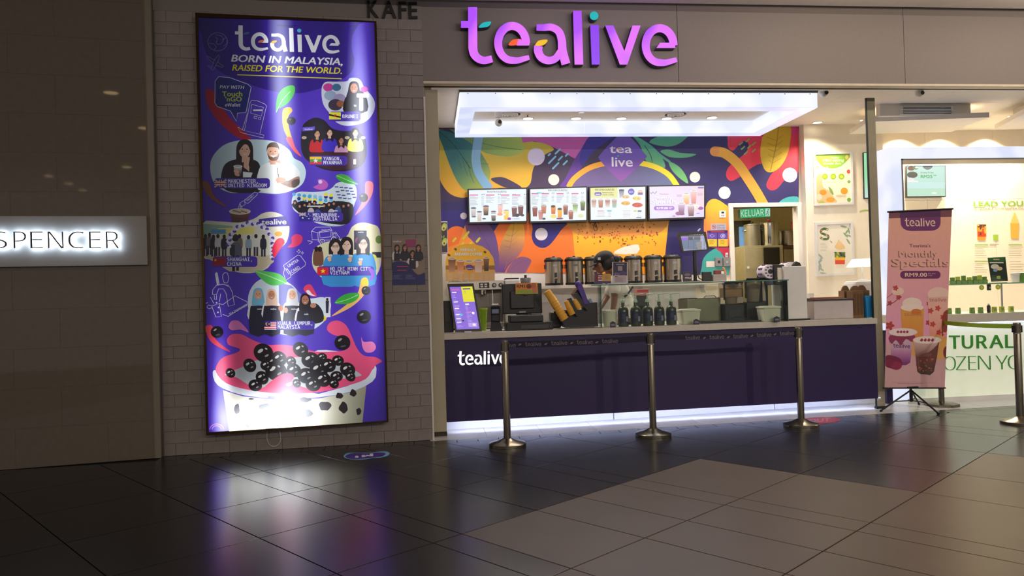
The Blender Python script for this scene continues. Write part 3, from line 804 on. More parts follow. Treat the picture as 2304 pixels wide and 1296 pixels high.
drop([(60,400),(95,385),(130,420),(170,520),(280,610),(200,580),(100,500)], (150,80,40))
for P in ([(435,550),(525,480),(550,490),(545,505),(465,580),(440,575),(435,550)], [(395,575),(430,555),(440,590),(405,610),(395,575)], [(390,580),(375,640)], [(400,600),(395,650)], [(410,600),(412,640)]): c.line(P, 4, Wh)
c.text('TEALIVE +', 456, 566, 84, 17, Wh, bold=.01, rot=-.68)
pcup(c, 392, 770, 178, 118, (120,70,50), (60,30,36), (215,205,190)); c.ell(392, 650, 78, 22, (205,185,160)); 
for i in range(7): c.ell(340+i*18, 645+(i*37)%16, 10, 6, (140,90,60))
# melbourne
c.poly([(850,580),(865,510),(920,478),(1040,480),(1150,470),(1210,440),(1250,400),(1330,390),(1410,420),(1425,520),(1400,600),(1370,720),(1300,775),(1180,780),(1060,750),(980,700),(880,650)], (205,222,232), 4)
for i in range(26): c.ell(870+(i*47)%330, 500+(i*29)%75, 17, 15, ((70,170,220),(235,225,60),(50,45,140),(130,190,235))[i%4])
for i in range(16): c.rect(1230+(i*53)%170, 430+(i*31)%120, 1262+(i*53)%170, 440+(i*31)%120, (66,44,150))
c.poly([(850,590),(900,570),(960,560),(1100,590),(1250,560),(1390,590),(1380,720),(1290,770),(1000,720),(900,650)], (24,20,30), 3)
for i in range(12): x = 880+i*43; y = 570+(i*31)%40; c.ell(x, y, 17, 21, (28,22,26)); c.ell(x-2, y+6, 10, 12, (190,130,105)); 
for i in range(7): c.ell(960+i*60, 640+(i*13)%30, 28, 34, ((30,26,44),(190,180,190),(60,80,150))[i%3])
c.rect(985,600,1130,612,(200,205,210)); c.rect(1215,650-10*.7,1215+40,650,Wh)
c.poly([(1240,335),(1290,322),(1350,340),(1400,385),(1440,412),(1370,410),(1290,390),(1255,365)], (60,170,60), 3); c.line([(1250,335),(1340,375),(1430,411)], 4, (190,235,180), 3)
drop([(1040,440),(1085,410),(1080,370),(1130,370),(1170,405),(1160,445),(1110,462)], (190,90,190)); c.ell(1103,390,17,17,(215,205,250))
label(915,660,1305,742,1037,('MELBOURNE,',232),('AUSTRALIA',216),30)
c.rect(918,663,1020,735,(40,44,140)); 
for P in ([(918,663),(975,692)], [(918,692),(975,663)], [(946,663),(946,692)], [(918,678),(975,678)]): c.line(P, 7, Wh); c.line(P, 3, (200,50,60))
for x, y, r in ((948,708,11),(1000,675,7),(985,695,6),(1012,692,6),(1002,715,7)): star(x, y, r, Wh)
drop([(1500,400),(1540,385),(1570,410),(1560,500),(1500,600),(1410,685),(1460,590),(1495,500)], (245,125,140)); c.ell(1484,530,40,40,(22,14,20)); c.ell(1470,515,12,9,(120,110,115))
# shanghai
c.poly([(62,760),(200,740),(380,750),(510,720),(590,670),(670,655),(760,680),(820,750),(830,830),(800,930),(720,1000),(690,1060),(640,1150),(520,1192),(380,1190),(240,1140),(150,1080),(62,1040)], (228,222,205), 3)
c.poly([(62,760),(330,780),(330,830),(62,860)], (150,190,160)); c.poly([(200,800),(520,790),(520,850),(200,860)], (235,225,120)); c.rect(140,810,270,850,(90,160,210))
c.poly([(560,720),(800,690),(830,780),(560,790)], (66,48,150)); c.text('tealive', 585, 768, 220, 46, Wh, slope=-.02, bold=.03)
c.poly([(62,1040),(700,1040),(690,1100),(560,1192),(300,1180),(150,1090)], (205,190,160))
for i, (x, y, col) in enumerate(((90,880,(40,36,40)),(125,870,(120,110,110)),(160,885,(30,28,36)),(200,880,(215,210,210)),(255,885,(36,32,40)),(390,880,(120,105,95)),(470,890,(150,170,185)),(535,880,(225,220,215)),(600,885,(40,40,60)))):
    c.poly([(x-26,y+20),(x,y),(x+26,y+20),(x+24,y+95),(x-24,y+95)], col, 3); c.rect(x-20,y+85,x-3,y+165,(36,34,50)); c.rect(x+3,y+85,x+20,y+165,(50,48,66)); c.ell(x,y-10,15,19,(30,22,22))
c.poly([(310,960),(350,920),(400,950),(395,1050),(310,1040)], (90,98,110), 3); c.ell(352,885,30,34,(34,26,26)); c.rect(325,1040,350,1180,(30,28,36)); c.rect(360,1040,385,1175,(36,32,40)); c.rect(305,945,350,1040,(46,50,60),10)
for i in range(46):
    a = PI*1.02-(i/45)*PI*1.12; r = 190+(i%2)*14; x, y = 490+r*math.cos(a), 950-r*.98*math.sin(a); c.ell(x, y, 17, 16, ((235,232,245),(88,66,170),(220,215,240))[i%3], n=9)
for i in range(8): c.ell(672+(i%2)*12, 960+i*16, 15, 14, ((235,232,245),(88,66,170))[i%2], n=9)
c.poly([(680,980),(720,900),(770,890),(790,930),(740,1000),(700,1060)], (235,30,70), 3); c.ell(735,850,34,22,(245,170,40))
label(155,1048,548,1142,282,('SHANGHAI,',218),('CHINA',126),32); c.rect(155,1058,268,1132,(150,18,30)); star(178,1082,14,(240,200,40))
drop([(815,968),(850,930),(850,880),(890,852),(940,870),(940,920),(890,962)], (230,60,110))
for P in ([(780,1130),(905,1038),(930,1045),(975,1105),(970,1130),(850,1215),(830,1190)], [(780,1130),(790,1155)], [(790,1155),(780,1200),(800,1260),(845,1230),(840,1190),(815,1165),(790,1155)], [(800,1165),(830,1210)], [(812,1155),(830,1185)]): c.line(P, 4, Wh)
c.text('UNITEA', 825, 1148, 110, 26, Wh, bold=.02, rot=-.55); c.text('CARD', 855, 1198, 84, 26, Wh, bold=.02, rot=-.55)
for x, y, r in ((912,1005,20),(944,1018,14)): c.line([(x,y-r),(x+r*.3,y-r*.3),(x+r,y),(x+r*.3,y+r*.3),(x,y+r),(x-r*.3,y+r*.3),(x-r,y),(x-r*.3,y-r*.3),(x,y-r)], 3, Wh)
# truck
for P in ([(1025,825),(1060,790),(1190,788),(1205,820),(1205,905),(1030,900),(1025,825)], [(1025,825),(1080,840),(1085,920)], [(1080,840),(1205,820)], [(1095,830),(1190,808),(1195,875),(1100,885),(1095,830)], [(1205,845),(1240,832),(1258,865),(1272,880),(1268,905),(1205,905)], [(1215,850),(1235,845),(1245,868),(1215,872),(1215,850)], [(990,910),(1030,915)], [(1005,940),(1035,920)]): c.line(P, 4, Wh)
for x, y in ((1120,920),(1222,900)): c.ell(x, y, 25, 25, Wh); c.ell(x, y, 20, 20, (60,34,150)); c.ell(x, y, 10, 10, Wh); c.ell(x,y,7,7,(60,34,150))
c.text('TEALIVE', 1112, 818, 44, 9, Wh)
# ho chi minh
c.poly([(1325,880),(1380,790),(1460,750),(1560,765),(1625,810),(1640,1000),(1635,1130),(1580,1240),(1480,1296),(1280,1296),(1150,1260),(1060,1180),(1030,1100),(1050,980),(1160,920)], (225,218,180), 3)
c.rect(1400,820,1512,990,(30,20,60)); c.text('tealive', 1435, 840, 50, 12, Wh, bold=.02); c.ell(1440,910,30,30,(150,60,120)); c.ell(1470,890,16,16,(230,200,60)); c.ell(1620,900,30,36,(110,140,70))
for x in (1070,1100): c.poly([(x-26,1010),(x,985),(x+26,1010),(x+28,1120),(x-28,1120)], (120,80,60), 3); c.ell(x,985,20,24,(30,20,20))
c.rect(1560,1010,1640,1060,(50,50,60)); c.ell(1570,1060,30,30,(225,220,80))
for x, y, s, gl in ((1235,1010,80,1),(1335,995,80,0),(1480,985,82,1)):
    pperson(c, x, y, s, (232,195,175), (28,18,22), (60,150,215), 'long'); c.poly([(x-105,1110),(x-60,1045),(x,1030),(x+60,1045),(x+100,1110),(x+105,1296),(x-105,1296)], (58,150,218), 3)
    if gl:
        for d in (-16,16): c.line([(x+d+13*math.cos(a*.7),y-52+10*math.sin(a*.7)) for a in range(10)], 3, (40,30,36))
for x, y in ((1190,1075),(1370,1080),(1460,1110)): pcup(c, x, y+20, 34, 60, (235,225,210), (60,40,40)); c.ell(x-8, y-8, 18, 13, (232,190,168)); c.ell(x-4,y+8,16,11,(228,184,160))
c.zoom(440, 590, 3.241)
label(888,30,1300,98,982,('HO CHI MINH CITY,',305),('VIETNAM',140),26); c.rect(888,38,970,92,(225,30,50)); star(930,65,20,(250,220,50))
drop([(1255,40),(1300,60),(1300,120),(1270,130),(1280,90)], (150,90,230))
# tea dispenser doodle
c.poly([(145,85),(160,78),(170,160),(158,165)], (225,228,235), 2)
for P in ([(145,85),(160,78),(175,165),(160,168),(145,85)], [(200,90),(215,76),(235,80),(243,120),(235,150),(210,150),(200,120),(200,90)], [(125,235),(128,200),(155,168),(205,160),(250,180),(270,220),(285,310),(240,322),(225,230),(205,195),(170,195),(155,235),(125,235)], [(138,240),(140,270),(155,272),(155,240)], [(225,160),(225,168),(245,168)], [(120,320),(150,400),(190,395),(175,300),(120,320)], [(85,330),(95,312),(120,318)], [(85,330),(100,340),(125,330)], [(170,300),(200,310),(290,245),(380,290),(380,305),(240,395),(200,380)], [(110,255),(135,300)], [(185,230),(175,290)], [(75,300),(90,295)]): c.line(P, 4, Wh)
for x, y in ((155,295),(165,365),(170,330)): c.ell(x, y, 6, 6, Wh)
c.text('TEA DISPENSER', 250, 388, 150, 15, Wh, bold=.015, rot=-.5)
# kuala lumpur
c.poly([(385,300),(395,220),(440,150),(520,110),(620,120),(710,170),(770,235),(830,265),(930,255),(985,290),(980,360),(930,440),(830,505),(700,532),(580,510),(460,440),(400,370)], (214,226,238), 4)
c.poly([(610,150),(700,170),(780,240),(780,330),(610,330)], (130,130,200)); c.rect(945,255,985,400,(225,225,230)); c.poly([(950,280),(975,280),(970,370),(952,370)], (50,46,80)); c.ell(962,270,9,10,(40,30,30)); c.ell(935,410,20,20,(235,210,50))
for x, s, hj, sk in ((460,56,(120,185,215),(220,165,135)),(558,52,(225,190,170),(190,130,100)),(708,54,(205,208,212),(215,160,130)),(802,54,(28,24,32),(175,115,90))):
    y = 268 if x < 750 else 305
    pperson(c, x, y, s, sk, hj, (232,226,228), 'hijab'); c.poly([(x-58,y+70),(x-40,y+50),(x+42,y+50),(x+60,y+75),(x+62,520),(x-62,520)], (34,32,52), 2); c.text('tealive', x-8, y+78, 42, 11, Wh, bold=.02)
c.poly([(820,330),(880,300),(930,360),(930,430),(850,440)], (26,22,30), 3); c.ell(860,315,22,18,(190,130,105)); c.ell(625,335,18,22,(195,135,105)); c.ell(660,350,16,20,(215,160,130))
label(505,428,870,492,603,('KUALA LUMPUR,',250),('MALAYSIA',162),26)
c.rect(505,436,592,490,Wh)
for i in range(4): c.rect(505,440+i*13,592,447+i*13,(215,50,70))
c.rect(505,436,550,466,(40,40,120)); c.ell(525,450,11,11,(250,215,50)); c.ell(530,450,9,9,(40,40,120)); star(540,450,8,(250,215,50))
c.poly([(440,65),(540,70),(620,90),(668,140),(640,160),(560,170),(490,130)], (90,200,90), 4); c.line([(445,68),(560,110),(660,152)], 5, (190,240,180), 3)
drop([(790,200),(805,170),(840,163),(865,200),(885,250),(830,240)], (235,70,110)); drop([(808,210),(830,205),(850,230),(875,246),(830,238)], Wh)
drop([(1200,160),(1215,118),(1250,115),(1260,170),(1220,250),(1130,330),(990,395),(1100,310),(1180,230)], (245,190,110)); drop([(1205,150),(1215,118),(1250,115),(1262,160),(1230,175)], (250,215,50)); c.ell(1243,207,33,33,Dk)
c.poly([(1015,296),(1060,250),(1120,226),(1190,228),(1180,270),(1120,302),(1060,305)], (60,180,60), 3); c.line([(1020,296),(1100,275),(1185,238)], 4, (190,235,180), 3)
# pearls and splash
drop([(245,470),(265,430),(310,425),(350,455),(390,510),(330,490),(270,495)], (225,120,190)); drop([(75,480),(95,458),(130,470),(150,560),(260,652),(180,620),(110,570)], (240,70,95))
drop([(1210,545),(1225,580),(1290,580),(1316,620),(1290,655),(1240,655),(1215,610)], (240,130,190))
c.poly([(125,800),(155,790),(240,850),(900,960),(1250,820),(1310,750),(1318,810),(1290,870),(1150,940),(900,985),(600,995),(350,970),(200,920),(140,870)], (225,230,240), 2)
c.poly([(870,650),(950,640),(1100,660),(1200,700),(1000,690)], (225,230,240), 2)
c.poly([(155,800),(165,740),(210,690),(300,660),(330,635),(300,620),(245,600),(235,560),(270,525),(340,525),(420,565),(520,600),(640,600),(760,620),(880,650),(1000,650),(1090,640),(1130,600),(1100,550),(1010,530),(960,490),(980,440),(1040,425),(1100,460),(1140,540),(1180,630),(1230,680),(1310,690),(1360,720),(1320,745),(1290,780),(1240,850),(1100,900),(900,945),(640,955),(400,930),(230,880)], (238,84,130), 3)
c.poly([(205,930),(350,975),(600,1000),(900,990),(1130,945),(1245,900),(1205,1290),(260,1290)], lambda x, y: (232-max(0,x-850)*.16, 230-max(0,x-850)*.16, 215-max(0,x-850)*.2))
c.poly([(215,815),(340,765),(420,720),(560,700),(760,690),(900,690),(1060,730),(1200,810),(1190,830),(1060,850),(900,900),(840,920),(720,880),(690,830),(600,830),(540,880),(480,915),(390,890),(300,835)], (190,194,198), 3)
random.seed(5)
for x, y, r in ((500,660,76),(768,635,60),(615,700,58),(400,750,52),(260,805,38),(700,720,40),(840,710,66),(590,790,82),(490,840,52),(720,785,56),(900,780,72),(810,825,66),(970,750,56),(1040,715,44),(1110,780,58),(930,850,62),(1030,830,46),(440,895,50),(860,890,56),(740,880,34),(1130,830,40),(520,750,44),(1010,880,40),(925,690,36)):
    c.ell(x, y, r, r*.86, (24,17,20), random.random()); c.ell(x-r*.3, y-r*.2, r*.3, r*.16, (210,208,205), -.6, 10); c.ell(x+r*.3, y+r*.25, r*.22, r*.1, (150,145,145), -.5, 9); c.ell(x+r*.25, y-r*.4, r*.14, r*.08, (190,185,185), .5, 8)
c.poly([(560,860),(640,812),(700,810),(722,840),(690,870),(600,925),(530,945),(500,920)], (238,84,130), 4); c.poly([(665,885),(710,868),(700,895),(672,900)], Wh, 2)
for x, y, r in ((162,508,46),(1243,205,32),(1228,398,52),(1072,585,58)): c.ell(x, y, r, r*.95, Dk); c.ell(x-r*.3, y-r*.35, r*.3, r*.14, (150,146,150), -.6, 10); c.ell(x+r*.1,y+r*.45,r*.4,r*.1,(80,76,84),-.2,10)
c.rect(530,975,595,990,(120,120,160),4)
for x, y, rx, ry in ((307,1066,20,38),(512,1060,46,34),(410,993,20,7),(800,1000,44,18),(945,1046,44,34),(805,1096,50,30),(1080,1056,32,40),(683,1145,50,40),(545,1190,40,30),(1190,1085,18,26),(388,1185,16,16),(1050,970,26,22),(1150,950,24,26)): c.poly([(x+rx*math.cos(a)*(1+.14*math.sin(a*3+x)), y+ry*math.sin(a)*(1+.12*math.cos(a*4+y))) for a in [2*PI*i/18 for i in range(18)]], (46,34,36))
for r_ in (50,34): c.line([(160+r_*math.cos(a), 1215-r_*.8*math.sin(a)) for a in [PI*i/10 for i in range(11)]], 7, (170,110,220))
art = c.build('backlit_artwork', mlb, lb)
pp = [PB.pix(u, v) for u, v in ((602,968),(601,985),(606,999),(617,1004),(628,998),(632,985),(629,968))]
wc = on_plane('loose_wire', 'thin white wire loop hanging below the lit poster', 'wire', PB)
MB().tube([(p[0], -.012, p[1]) for p in spline(pp, 4, False)], .0035, 6).build('wire_loop', M_whitep, wc)
# small paper poster on the bricks right of the light box
PQ = Plane(PB.o.x+PB.n.x*.006, PB.o.y+PB.n.y*.006, PB.a)
sp2 = on_plane('paper_poster', 'small paper poster of staff in aprons taped on bricks beside the shop', 'poster', PQ)
c = Canvas(PQ, [(881,537),(954,536),(957,640),(884,641)], (150,128,112)); c.zoom(860, 520, 2.645)
for x, y, s, t in ((88,112,22,(230,225,220)),(135,110,22,(40,34,60)),(180,150,25,(225,220,215)),(215,112,22,(40,40,60))): pperson(c, x, y, s, (190,130,100), (30,20,20), t, 'long'); c.rect(x-s*.8,y+s*.9,x+s*.8,y+s*3,(44,36,54))
c.rect(140,50,200,95,(160,60,110)); c.text('tealive', 64, 66, 50, 10, (240,240,245), bold=.02)
c.poly([(55,200),(100,180),(150,190),(180,230),(215,260),(260,250),(260,322),(60,322)], (44,44,110), 3); c.rect(88,213-8*.7,88+66,213,(190,70,90)); c.rect(90,236-8*.7,90+56,236,(190,70,90))
lines(c, 66, 262, 60, 4, 7, (150,150,190)); lines(c, 138, 262, 60, 4, 7, (150,150,190));
c.build('printed_sheet', attr_mat('print_paper'), sp2)
# ================================================================== MURAL
PM = Plane(0, BY-.012, 0)
my = 607
mural = on_plane('wall_mural', 'huge colourful printed mural of fruit shapes and leaves on the back wall', 'mural', PM)
def two_sheets(draw):
    out = []
    for nm, qd in (('sheet_left', [(955,283),(1640,282),(1640,619),(955,611)]), ('sheet_over_door', [(1640,282),(1797,281),(1797,457.5),(1640,457.5)])):
        c = Canvas(PM, qd, (44,36,96)); draw(c); out.append(c.build(nm, attr_mat('print_mural', rough=.55), mural))
    return out
def draw_mural(c):
    g = lambda y0, c0, y1, c1: (lambda x, y: tuple(a+(b-a)*min(1,max(0,(y-y0)/(y1-y0))) for a, b in zip(c0, c1)))
    c.zoom(980, 180, 3.811)
    c.poly([(-60,400),(700,400),(1500,500),(1300,950),(0,1050),(-60,1296)], (60,44,80))
    c.poly([(700,470),(1350,470),(1270,580),(1215,672),(1150,650),(1080,612),(980,565),(850,525),(740,550)], (196,92,172), 3)
    c.poly([(-40,400),(30,500),(30,800),(60,900),(130,980),(230,1010),(330,985),(420,945),(560,925),(700,935),(770,925),(815,880),(832,780),(860,720),(940,640),(1015,597),(960,555),(860,530),(760,535),(680,560),(600,600),(400,600),(200,500)], g(520,(190,178,66),900,(226,168,44)), 3)
    c.poly([(20,430),(60,560),(110,700),(180,860),(260,950),(360,935),(440,900),(470,780),(400,640),(330,560),(180,470)], lambda x, y: (36+max(0,(x+y-800))*.25, 108+max(0,(x+y-800))*.13, 118-max(0,(x+y-900))*.12), 3)
    c.poly([(120,420),(330,470),(690,470),(745,530),(755,610),(620,655),(420,622),(300,540)], lambda x, y: (70+x*.13, 120+x*.09, 90), 3)
    c.line([(30,440),(160,560),(300,760)], 7, (30,80,86), 4)
    for a in range(5): c.line([(90+a*45,500+a*50),(100+a*50,570+a*60),(120+a*52,640+a*60)], 3, (40,96,96), 3); c.line([(90+a*45,500+a*50),(180+a*60,520+a*50),(260+a*50,560+a*40)], 3, (60,124,96), 3)
    c.line([(310,520),(520,570),(740,600)], 4, (70,120,70), 3)
    c.line([(372,480),(352,600),(346,690),(372,800),(460,935)], 76, (132,178,212), 5)
    c.ell(863,658,74,75,(212,202,230)); c.poly([(475,848),(560,832),(640,860),(740,925),(620,925),(540,895)], (58,42,78), 4)
    c.poly([(1060,930),(1120,830),(1180,700),(1250,590),(1340,470),(1540,470),(1400,560),(1300,680),(1220,800),(1160,930)], (90,48,146), 3)
    c.poly([(1335,475),(1530,470),(1420,560),(1330,640),(1255,740),(1240,640)], (56,44,150), 3)
    c.ell(1013,855,47,47,(248,226,212))
    for x, y, l in ((975,640,14),(1048,612,40),(1000,685,56),(1070,672,30),(1030,735,48),(1112,710,30),(1125,642,18)): c.line([(x-l*.5,y+l*.5),(x+l*.5,y-l*.5)], 15, (130,190,225), cap=True)
    c.poly([(1150,930),(1230,830),(1330,770),(1480,735),(1753,735),(1900,760),(2020,850),(2060,940),(1150,940)], lambda x, y: (98,84-0+max(0,x-1500)*.05,136+max(0,x-1500)*.02), 3)
    c.line([(1140,920),(1180,855),(1265,785),(1360,738),(1500,705)], 46, (244,166,50), 5)
    c.zoom(1400, 180, 3.811)
    c.poly([(500,300),(1600,300),(1600,1300),(500,1300)], (44,36,98))
    lf = lambda x, y: (70+max(0,y-450)*.1, 158+max(0,y-450)*.06, 140-max(0,y-450)*.08)
    c.poly([(80,470),(150,555),(200,690),(255,712),(365,755),(345,670),(270,580),(160,505)], lf, 3); c.poly([(230,535),(320,480),(440,470),(565,470),(490,545),(380,572)], lf, 3); c.poly([(325,610),(400,596),(500,625),(635,636),(560,664),(450,667),(380,650)], lf, 3); c.poly([(400,700),(480,738),(540,810),(563,888),(480,832),(420,765)], lf, 3)
    c.line([(90,475),(230,560),(320,640),(410,705)], 20, (78,168,138), 4); c.line([(190,560),(240,640),(258,708)], 5, (44,36,90), 3)
    c.line([(140,708),(280,745),(400,815),(480,925)], 46, (242,216,40), 5)
    c.ell(623,833,45,46,(238,230,224)); c.ell(877,967,52,54,(238,230,224))
    c.poly([(930,460),(1210,460),(1440,390),(1510,390),(1510,790),(1400,850),(1330,930),(1270,945),(1235,900),(1270,820),(1310,760),(1200,715),(1100,760),(1010,830),(930,866),(890,820),(910,750),(980,690),(1060,620),(1080,560),(1045,535),(1000,562),(950,606),(910,580),(905,530)], lambda x, y: (220,46+max(0,600-y)*.1,72+max(0,560-y)*.5), 3)
    c.line([(1046,562),(990,625)], 78, (44,36,96), cap=True)
    for x, y in ((1075,518),(1018,545),(1090,572),(1035,582),(1060,625),(1130,545),(1128,605)): c.line([(x-16,y+14),(x+16,y-14)], 12, (120,170,90))
    c.poly([(1215,470),(1330,400),(1440,390),(1440,530),(1412,650),(1350,750),(1270,793),(1215,760),(1185,650),(1190,550)], (204,170,40), 3); c.line([(1340,400),(1320,560),(1270,780)], 7, (150,120,30), 3)
    for i in range(5): c.line([(1322-i*8,520+i*48),(1380-i*4,470+i*50)], 4, (160,130,34)); c.line([(1322-i*8,520+i*48),(1240+i*4,490+i*50)], 4, (160,130,34))
    c.ell(1437,815,63,63,(236,224,216))
    c.line([(795,612),(880,630),(985,715),(1080,850),(1150,960),(1215,1075)], 84, (228,166,56), 6); c.ell(793,612,42,42,(228,150,76))
    c.poly([(700,1200),(708,1110),(740,1040),(800,1020),(880,1065),(910,1120),(915,1420),(720,1420),(700,1300)], lambda x, y: (246,186-max(0,y-1100)*.25,46+max(0,y-1100)*.1), 3)
    c.poly([(1350,1060),(1400,1010),(1500,1000),(1540,1060)], (70,166,172), 3)
    # badge
    c.poly([(-10,470),(60,480),(190,630),(195,680),(20,850),(-40,850),(-190,690),(-190,640),(-60,500)], lambda x, y: (108+max(0,y-650)*.14,82,182-max(0,y-650)*.1), 2)
    c.text('tea', -110, 625, 195, 70, (232,224,236), bold=.02); c.text('live', -90, 742, 180, 80, (232,224,236), bold=.02); c.ell(-30,590,12,8,(230,140,50)); c.ell(-36,652,9,6,(60,180,170))
    # lower band
    c.zoom(990, 490, 4.8)
    c.poly([(-200,-80),(1800,-80),(1800,600),(-200,600)], (46,36,118))
    c.ell(255,-20,36,36,(205,195,205)); c.ell(180,230,130,140,(234,110,42))
    c.poly([(560,180),(640,60),(700,-60),(1480,-60),(1480,60),(1540,420),(1560,600),(560,600)], (236,116,38))
    c.poly([(270,80),(340,-20),(460,-40),(520,60),(590,165),(632,350),(645,600),(560,600),(500,410),(400,300),(300,190)], (104,74,134), 3); c.poly([(270,80),(300,200),(420,320),(520,450),(560,600),(60,600),(60,330),(200,280)], (236,140,50))
    c.poly([(640,600),(645,330),(720,140),(800,30),(880,20),(915,150),(900,320),(830,430),(740,520),(690,600)], lambda x, y: (228-max(0,y-100)*.26+max(0,x-750)*.1,174-max(0,y-100)*.24,48+max(0,y-100)*.2), 3); c.line([(800,60),(770,250),(700,560)], 5, (150,110,90), 3)
    for i in range(6): c.line([(780-i*12,200+i*60),(850-i*10,130+i*62)], 3, (160,110,100)); c.line([(780-i*12,200+i*60),(700-i*4,180+i*60)], 3, (150,100,110))
    c.line([(380,60),(520,300),(600,560)], 5, (84,56,116), 3)
    c.poly([(720,600),(790,470),(880,420),(985,455),(950,540),(900,600)], (132,84,128), 3); c.line([(730,590),(850,490),(970,450)], 3, (104,66,110), 3)
    c.poly([(1030,-60),(1000,120),(992,220),(1030,295),(1100,326),(1170,305),(1240,230),(1320,120),(1420,30),(1500,-60)], (44,34,120), 3); c.ell(1094,177,68,68,(216,206,212))
    for x, y, l in ((280,190,70),(155,238,30),(412,240,36),(240,286,24),(330,280,20)): c.line([(x-l*.4,y+l*.5),(x+l*.4,y-l*.5)], 24, (200,196,50), cap=True)
    c.zoom(1330, 500, 4.985)
    c.poly([(-230,-200),(890,-200),(832,345),(800,700),(-160,700)], lambda x, y: (252,168+max(0,330-y)*.04,34), 0)
    c.poly([(-225,-200),(890,-200),(868,0),(760,120),(500,150),(200,160),(-190,120)], lambda x, y: (196+y*.2,140,60), 3)
    random.seed(3)
    for i in range(150):
        x, y = random.uniform(-170,760), random.gauss(120,80); 
        if -120 < y < 290: c.ell(x, y, random.uniform(5,17), random.uniform(4,11), random.choice(((150,74,30),(186,96,34),(120,56,30),(206,110,40))), random.random()*3, 7)
    c.poly([(255,352),(320,295),(430,262),(532,252),(515,352)], (238,228,216), 2)
    c.poly([(1240,500),(1262,400),(1330,330),(1412,290),(1460,345),(1500,400),(1545,425),(1545,700),(1240,700)], (62,168,162), 2)
    c.poly([(1400,290),(1550,280),(1550,430),(1500,400),(1460,340)], (196,40,72), 2)
    c.line([(1200,95),(1220,75)], 16, (200,200,225), cap=True)
two_sheets(draw_mural)
# ================================================================== SERVICE COUNTER
CT = at(1000,751,8.42).z
CA = math.atan(.0535)
PC = Plane(.165, 8.45, CA)
cx1 = PC.pix(1973, 800)[0]
M_purple = mat('counter_purple', (36,19,74), .5, var=.05, vscale=2)
M_top = mat('worktop', (200,192,180), .35, var=.04, vscale=20)
sc = on_plane('service_counter', 'long dark purple shop counter with a pale worktop and lit kick space', 'counter', PC)
zb = .14
jx = [0, cx1*.46, cx1]
for a, b in zip(jx, jx[1:]): MB().box(a+.001, b-.001, 0, .03, zb, CT-.07).build('front_panel', M_purple, sc)
MB().box(0, cx1, .55, .6, zb, CT-.07).build('back_panel', M_purple, sc)
MB().slab([(0,-.03),(cx1,-.03),(cx1,.95),(2.8,.95),(2.8,.62),(0,.62)], CT-.068, CT).build('worktop', M_top, sc)
MB().box(0, cx1, .03, .6, zb+.0, zb+.02).build('bottom_board', M_purple, sc)
# kick plate runs back a little to the right, as on site
ka = math.atan2(gnd(1972,907).y-gnd(1005,968).y, gnd(1972,907).x-gnd(1005,968).x)
g0, g1 = gnd(1005,968), gnd(1972,907)
tokick = lambda p: ((p.x-PC.o.x)*PC.d.x+(p.y-PC.o.y)*PC.d.y, (p.x-PC.o.x)*-PC.n.x+(p.y-PC.o.y)*-PC.n.y)
(ka0, kb0), (ka1, kb1) = tokick(g0), tokick(g1)
for f0, f1 in ((0,.36),(.362,.74),(.742,1)):
    L = lambda f, o: (ka0+(ka1-ka0)*f, kb0+(kb1-kb0)*f+o)
    MB().slab([L(f0,0),L(f1,0),L(f1,.02),L(f0,.02)], .002, zb+.01).build('kick_plate', M_white_tile, sc)
MB().slab([(ka0,.035),(ka1-.25,.035),(ka1-.25,.05),(ka0,.05)], zb-.003, zb-.001).build('light_strip', emi('kick_led',(200,208,255),4.5), sc)
T4 = lambda p: (980+p[0]/3.927, 720+p[1]/3.927)
X0, X1, Y0, Y1 = WM_BOX
def T_cnt(p):
    x = (p[0]-X0)/(X1-X0); y = (p[1]-Y1)/(Y1-Y0)
    return T4((192+x*440-4*y, 402-.042*440*x+y*126))
ra, rb = at(1996,890,9.12), at(2009,890,9.12); rl = [((q_.x-PC.o.x)*PC.d.x+(q_.y-PC.o.y)*PC.d.y, (q_.x-PC.o.x)*-PC.n.x+(q_.y-PC.o.y)*-PC.n.y) for q_ in (ra, rb)]
MB().slab([(rl[0][0],rl[0][1]),(rl[1][0],rl[1][1]),(rl[1][0],rl[1][1]+.05),(rl[0][0],rl[0][1]+.05)], .002, .95).build('end_panel', M_purple, sc)
wm_letters(sc, PC, T_cnt, .012, lambda l, k: emi('counter_letter',(255,250,246),1.5), M_whitep)
# ================================================================== QUEUE POSTS AND BELTS
M_pole = mat('post_steel', (126,118,104), .28, 1, var=.1, vscale=10, stretch=(30,30,.6))
def stanchion(lab, x, y, top, rz=0):
    t = thing('queue_post', lab, 'queue post', (x,y,.001), rz, 'steel queue posts in front of the shops')
    MB().lathe([(.19,0),(.19,.026),(.182,.032),(.10,.052),(.05,.075),(.046,.078)], seg=40).build('base', M_pole, t, True)
    MB().lathe([(.037,.07),(.037,top-.008),(.033,top)], seg=28).build('pole', M_pole, t, True)
    MB().lathe([(.0385,top-.115),(.0385,top-.012)], seg=28).build('belt_head', M_pole, t, True)
    for s_ in (-1,1): MB().box(s_*.038-.006, s_*.038+.006, -.026, .026, top-.105, top-.03, .002).build('belt_slot', M_black, t)
    MB().lathe([(.0392,top-.118),(.0392,top-.11)], seg=28).build('collar', M_chrome, t, True)
    return t
P1, P2, P3, P4 = gnd(1142,1003), gnd(1470,980), gnd(1803,958), gnd(2296,953)
def topz(u, v, P): return at(u, v, P.y).z
st = [stanchion('steel queue post hiding the last letter of the small lit counter sign', P1.x, P1.y, topz(1138,766,P1)),
      stanchion('middle steel queue post, standing between two belts before the counter', P2.x, P2.y, topz(1466,750,P2)),
      stanchion('steel queue post beside the red floor sticker', P3.x, P3.y, topz(1799,737,P3)),
      stanchion('steel queue post at the right picture edge with a green belt', P4.x, P4.y, topz(2291,726,P4))]
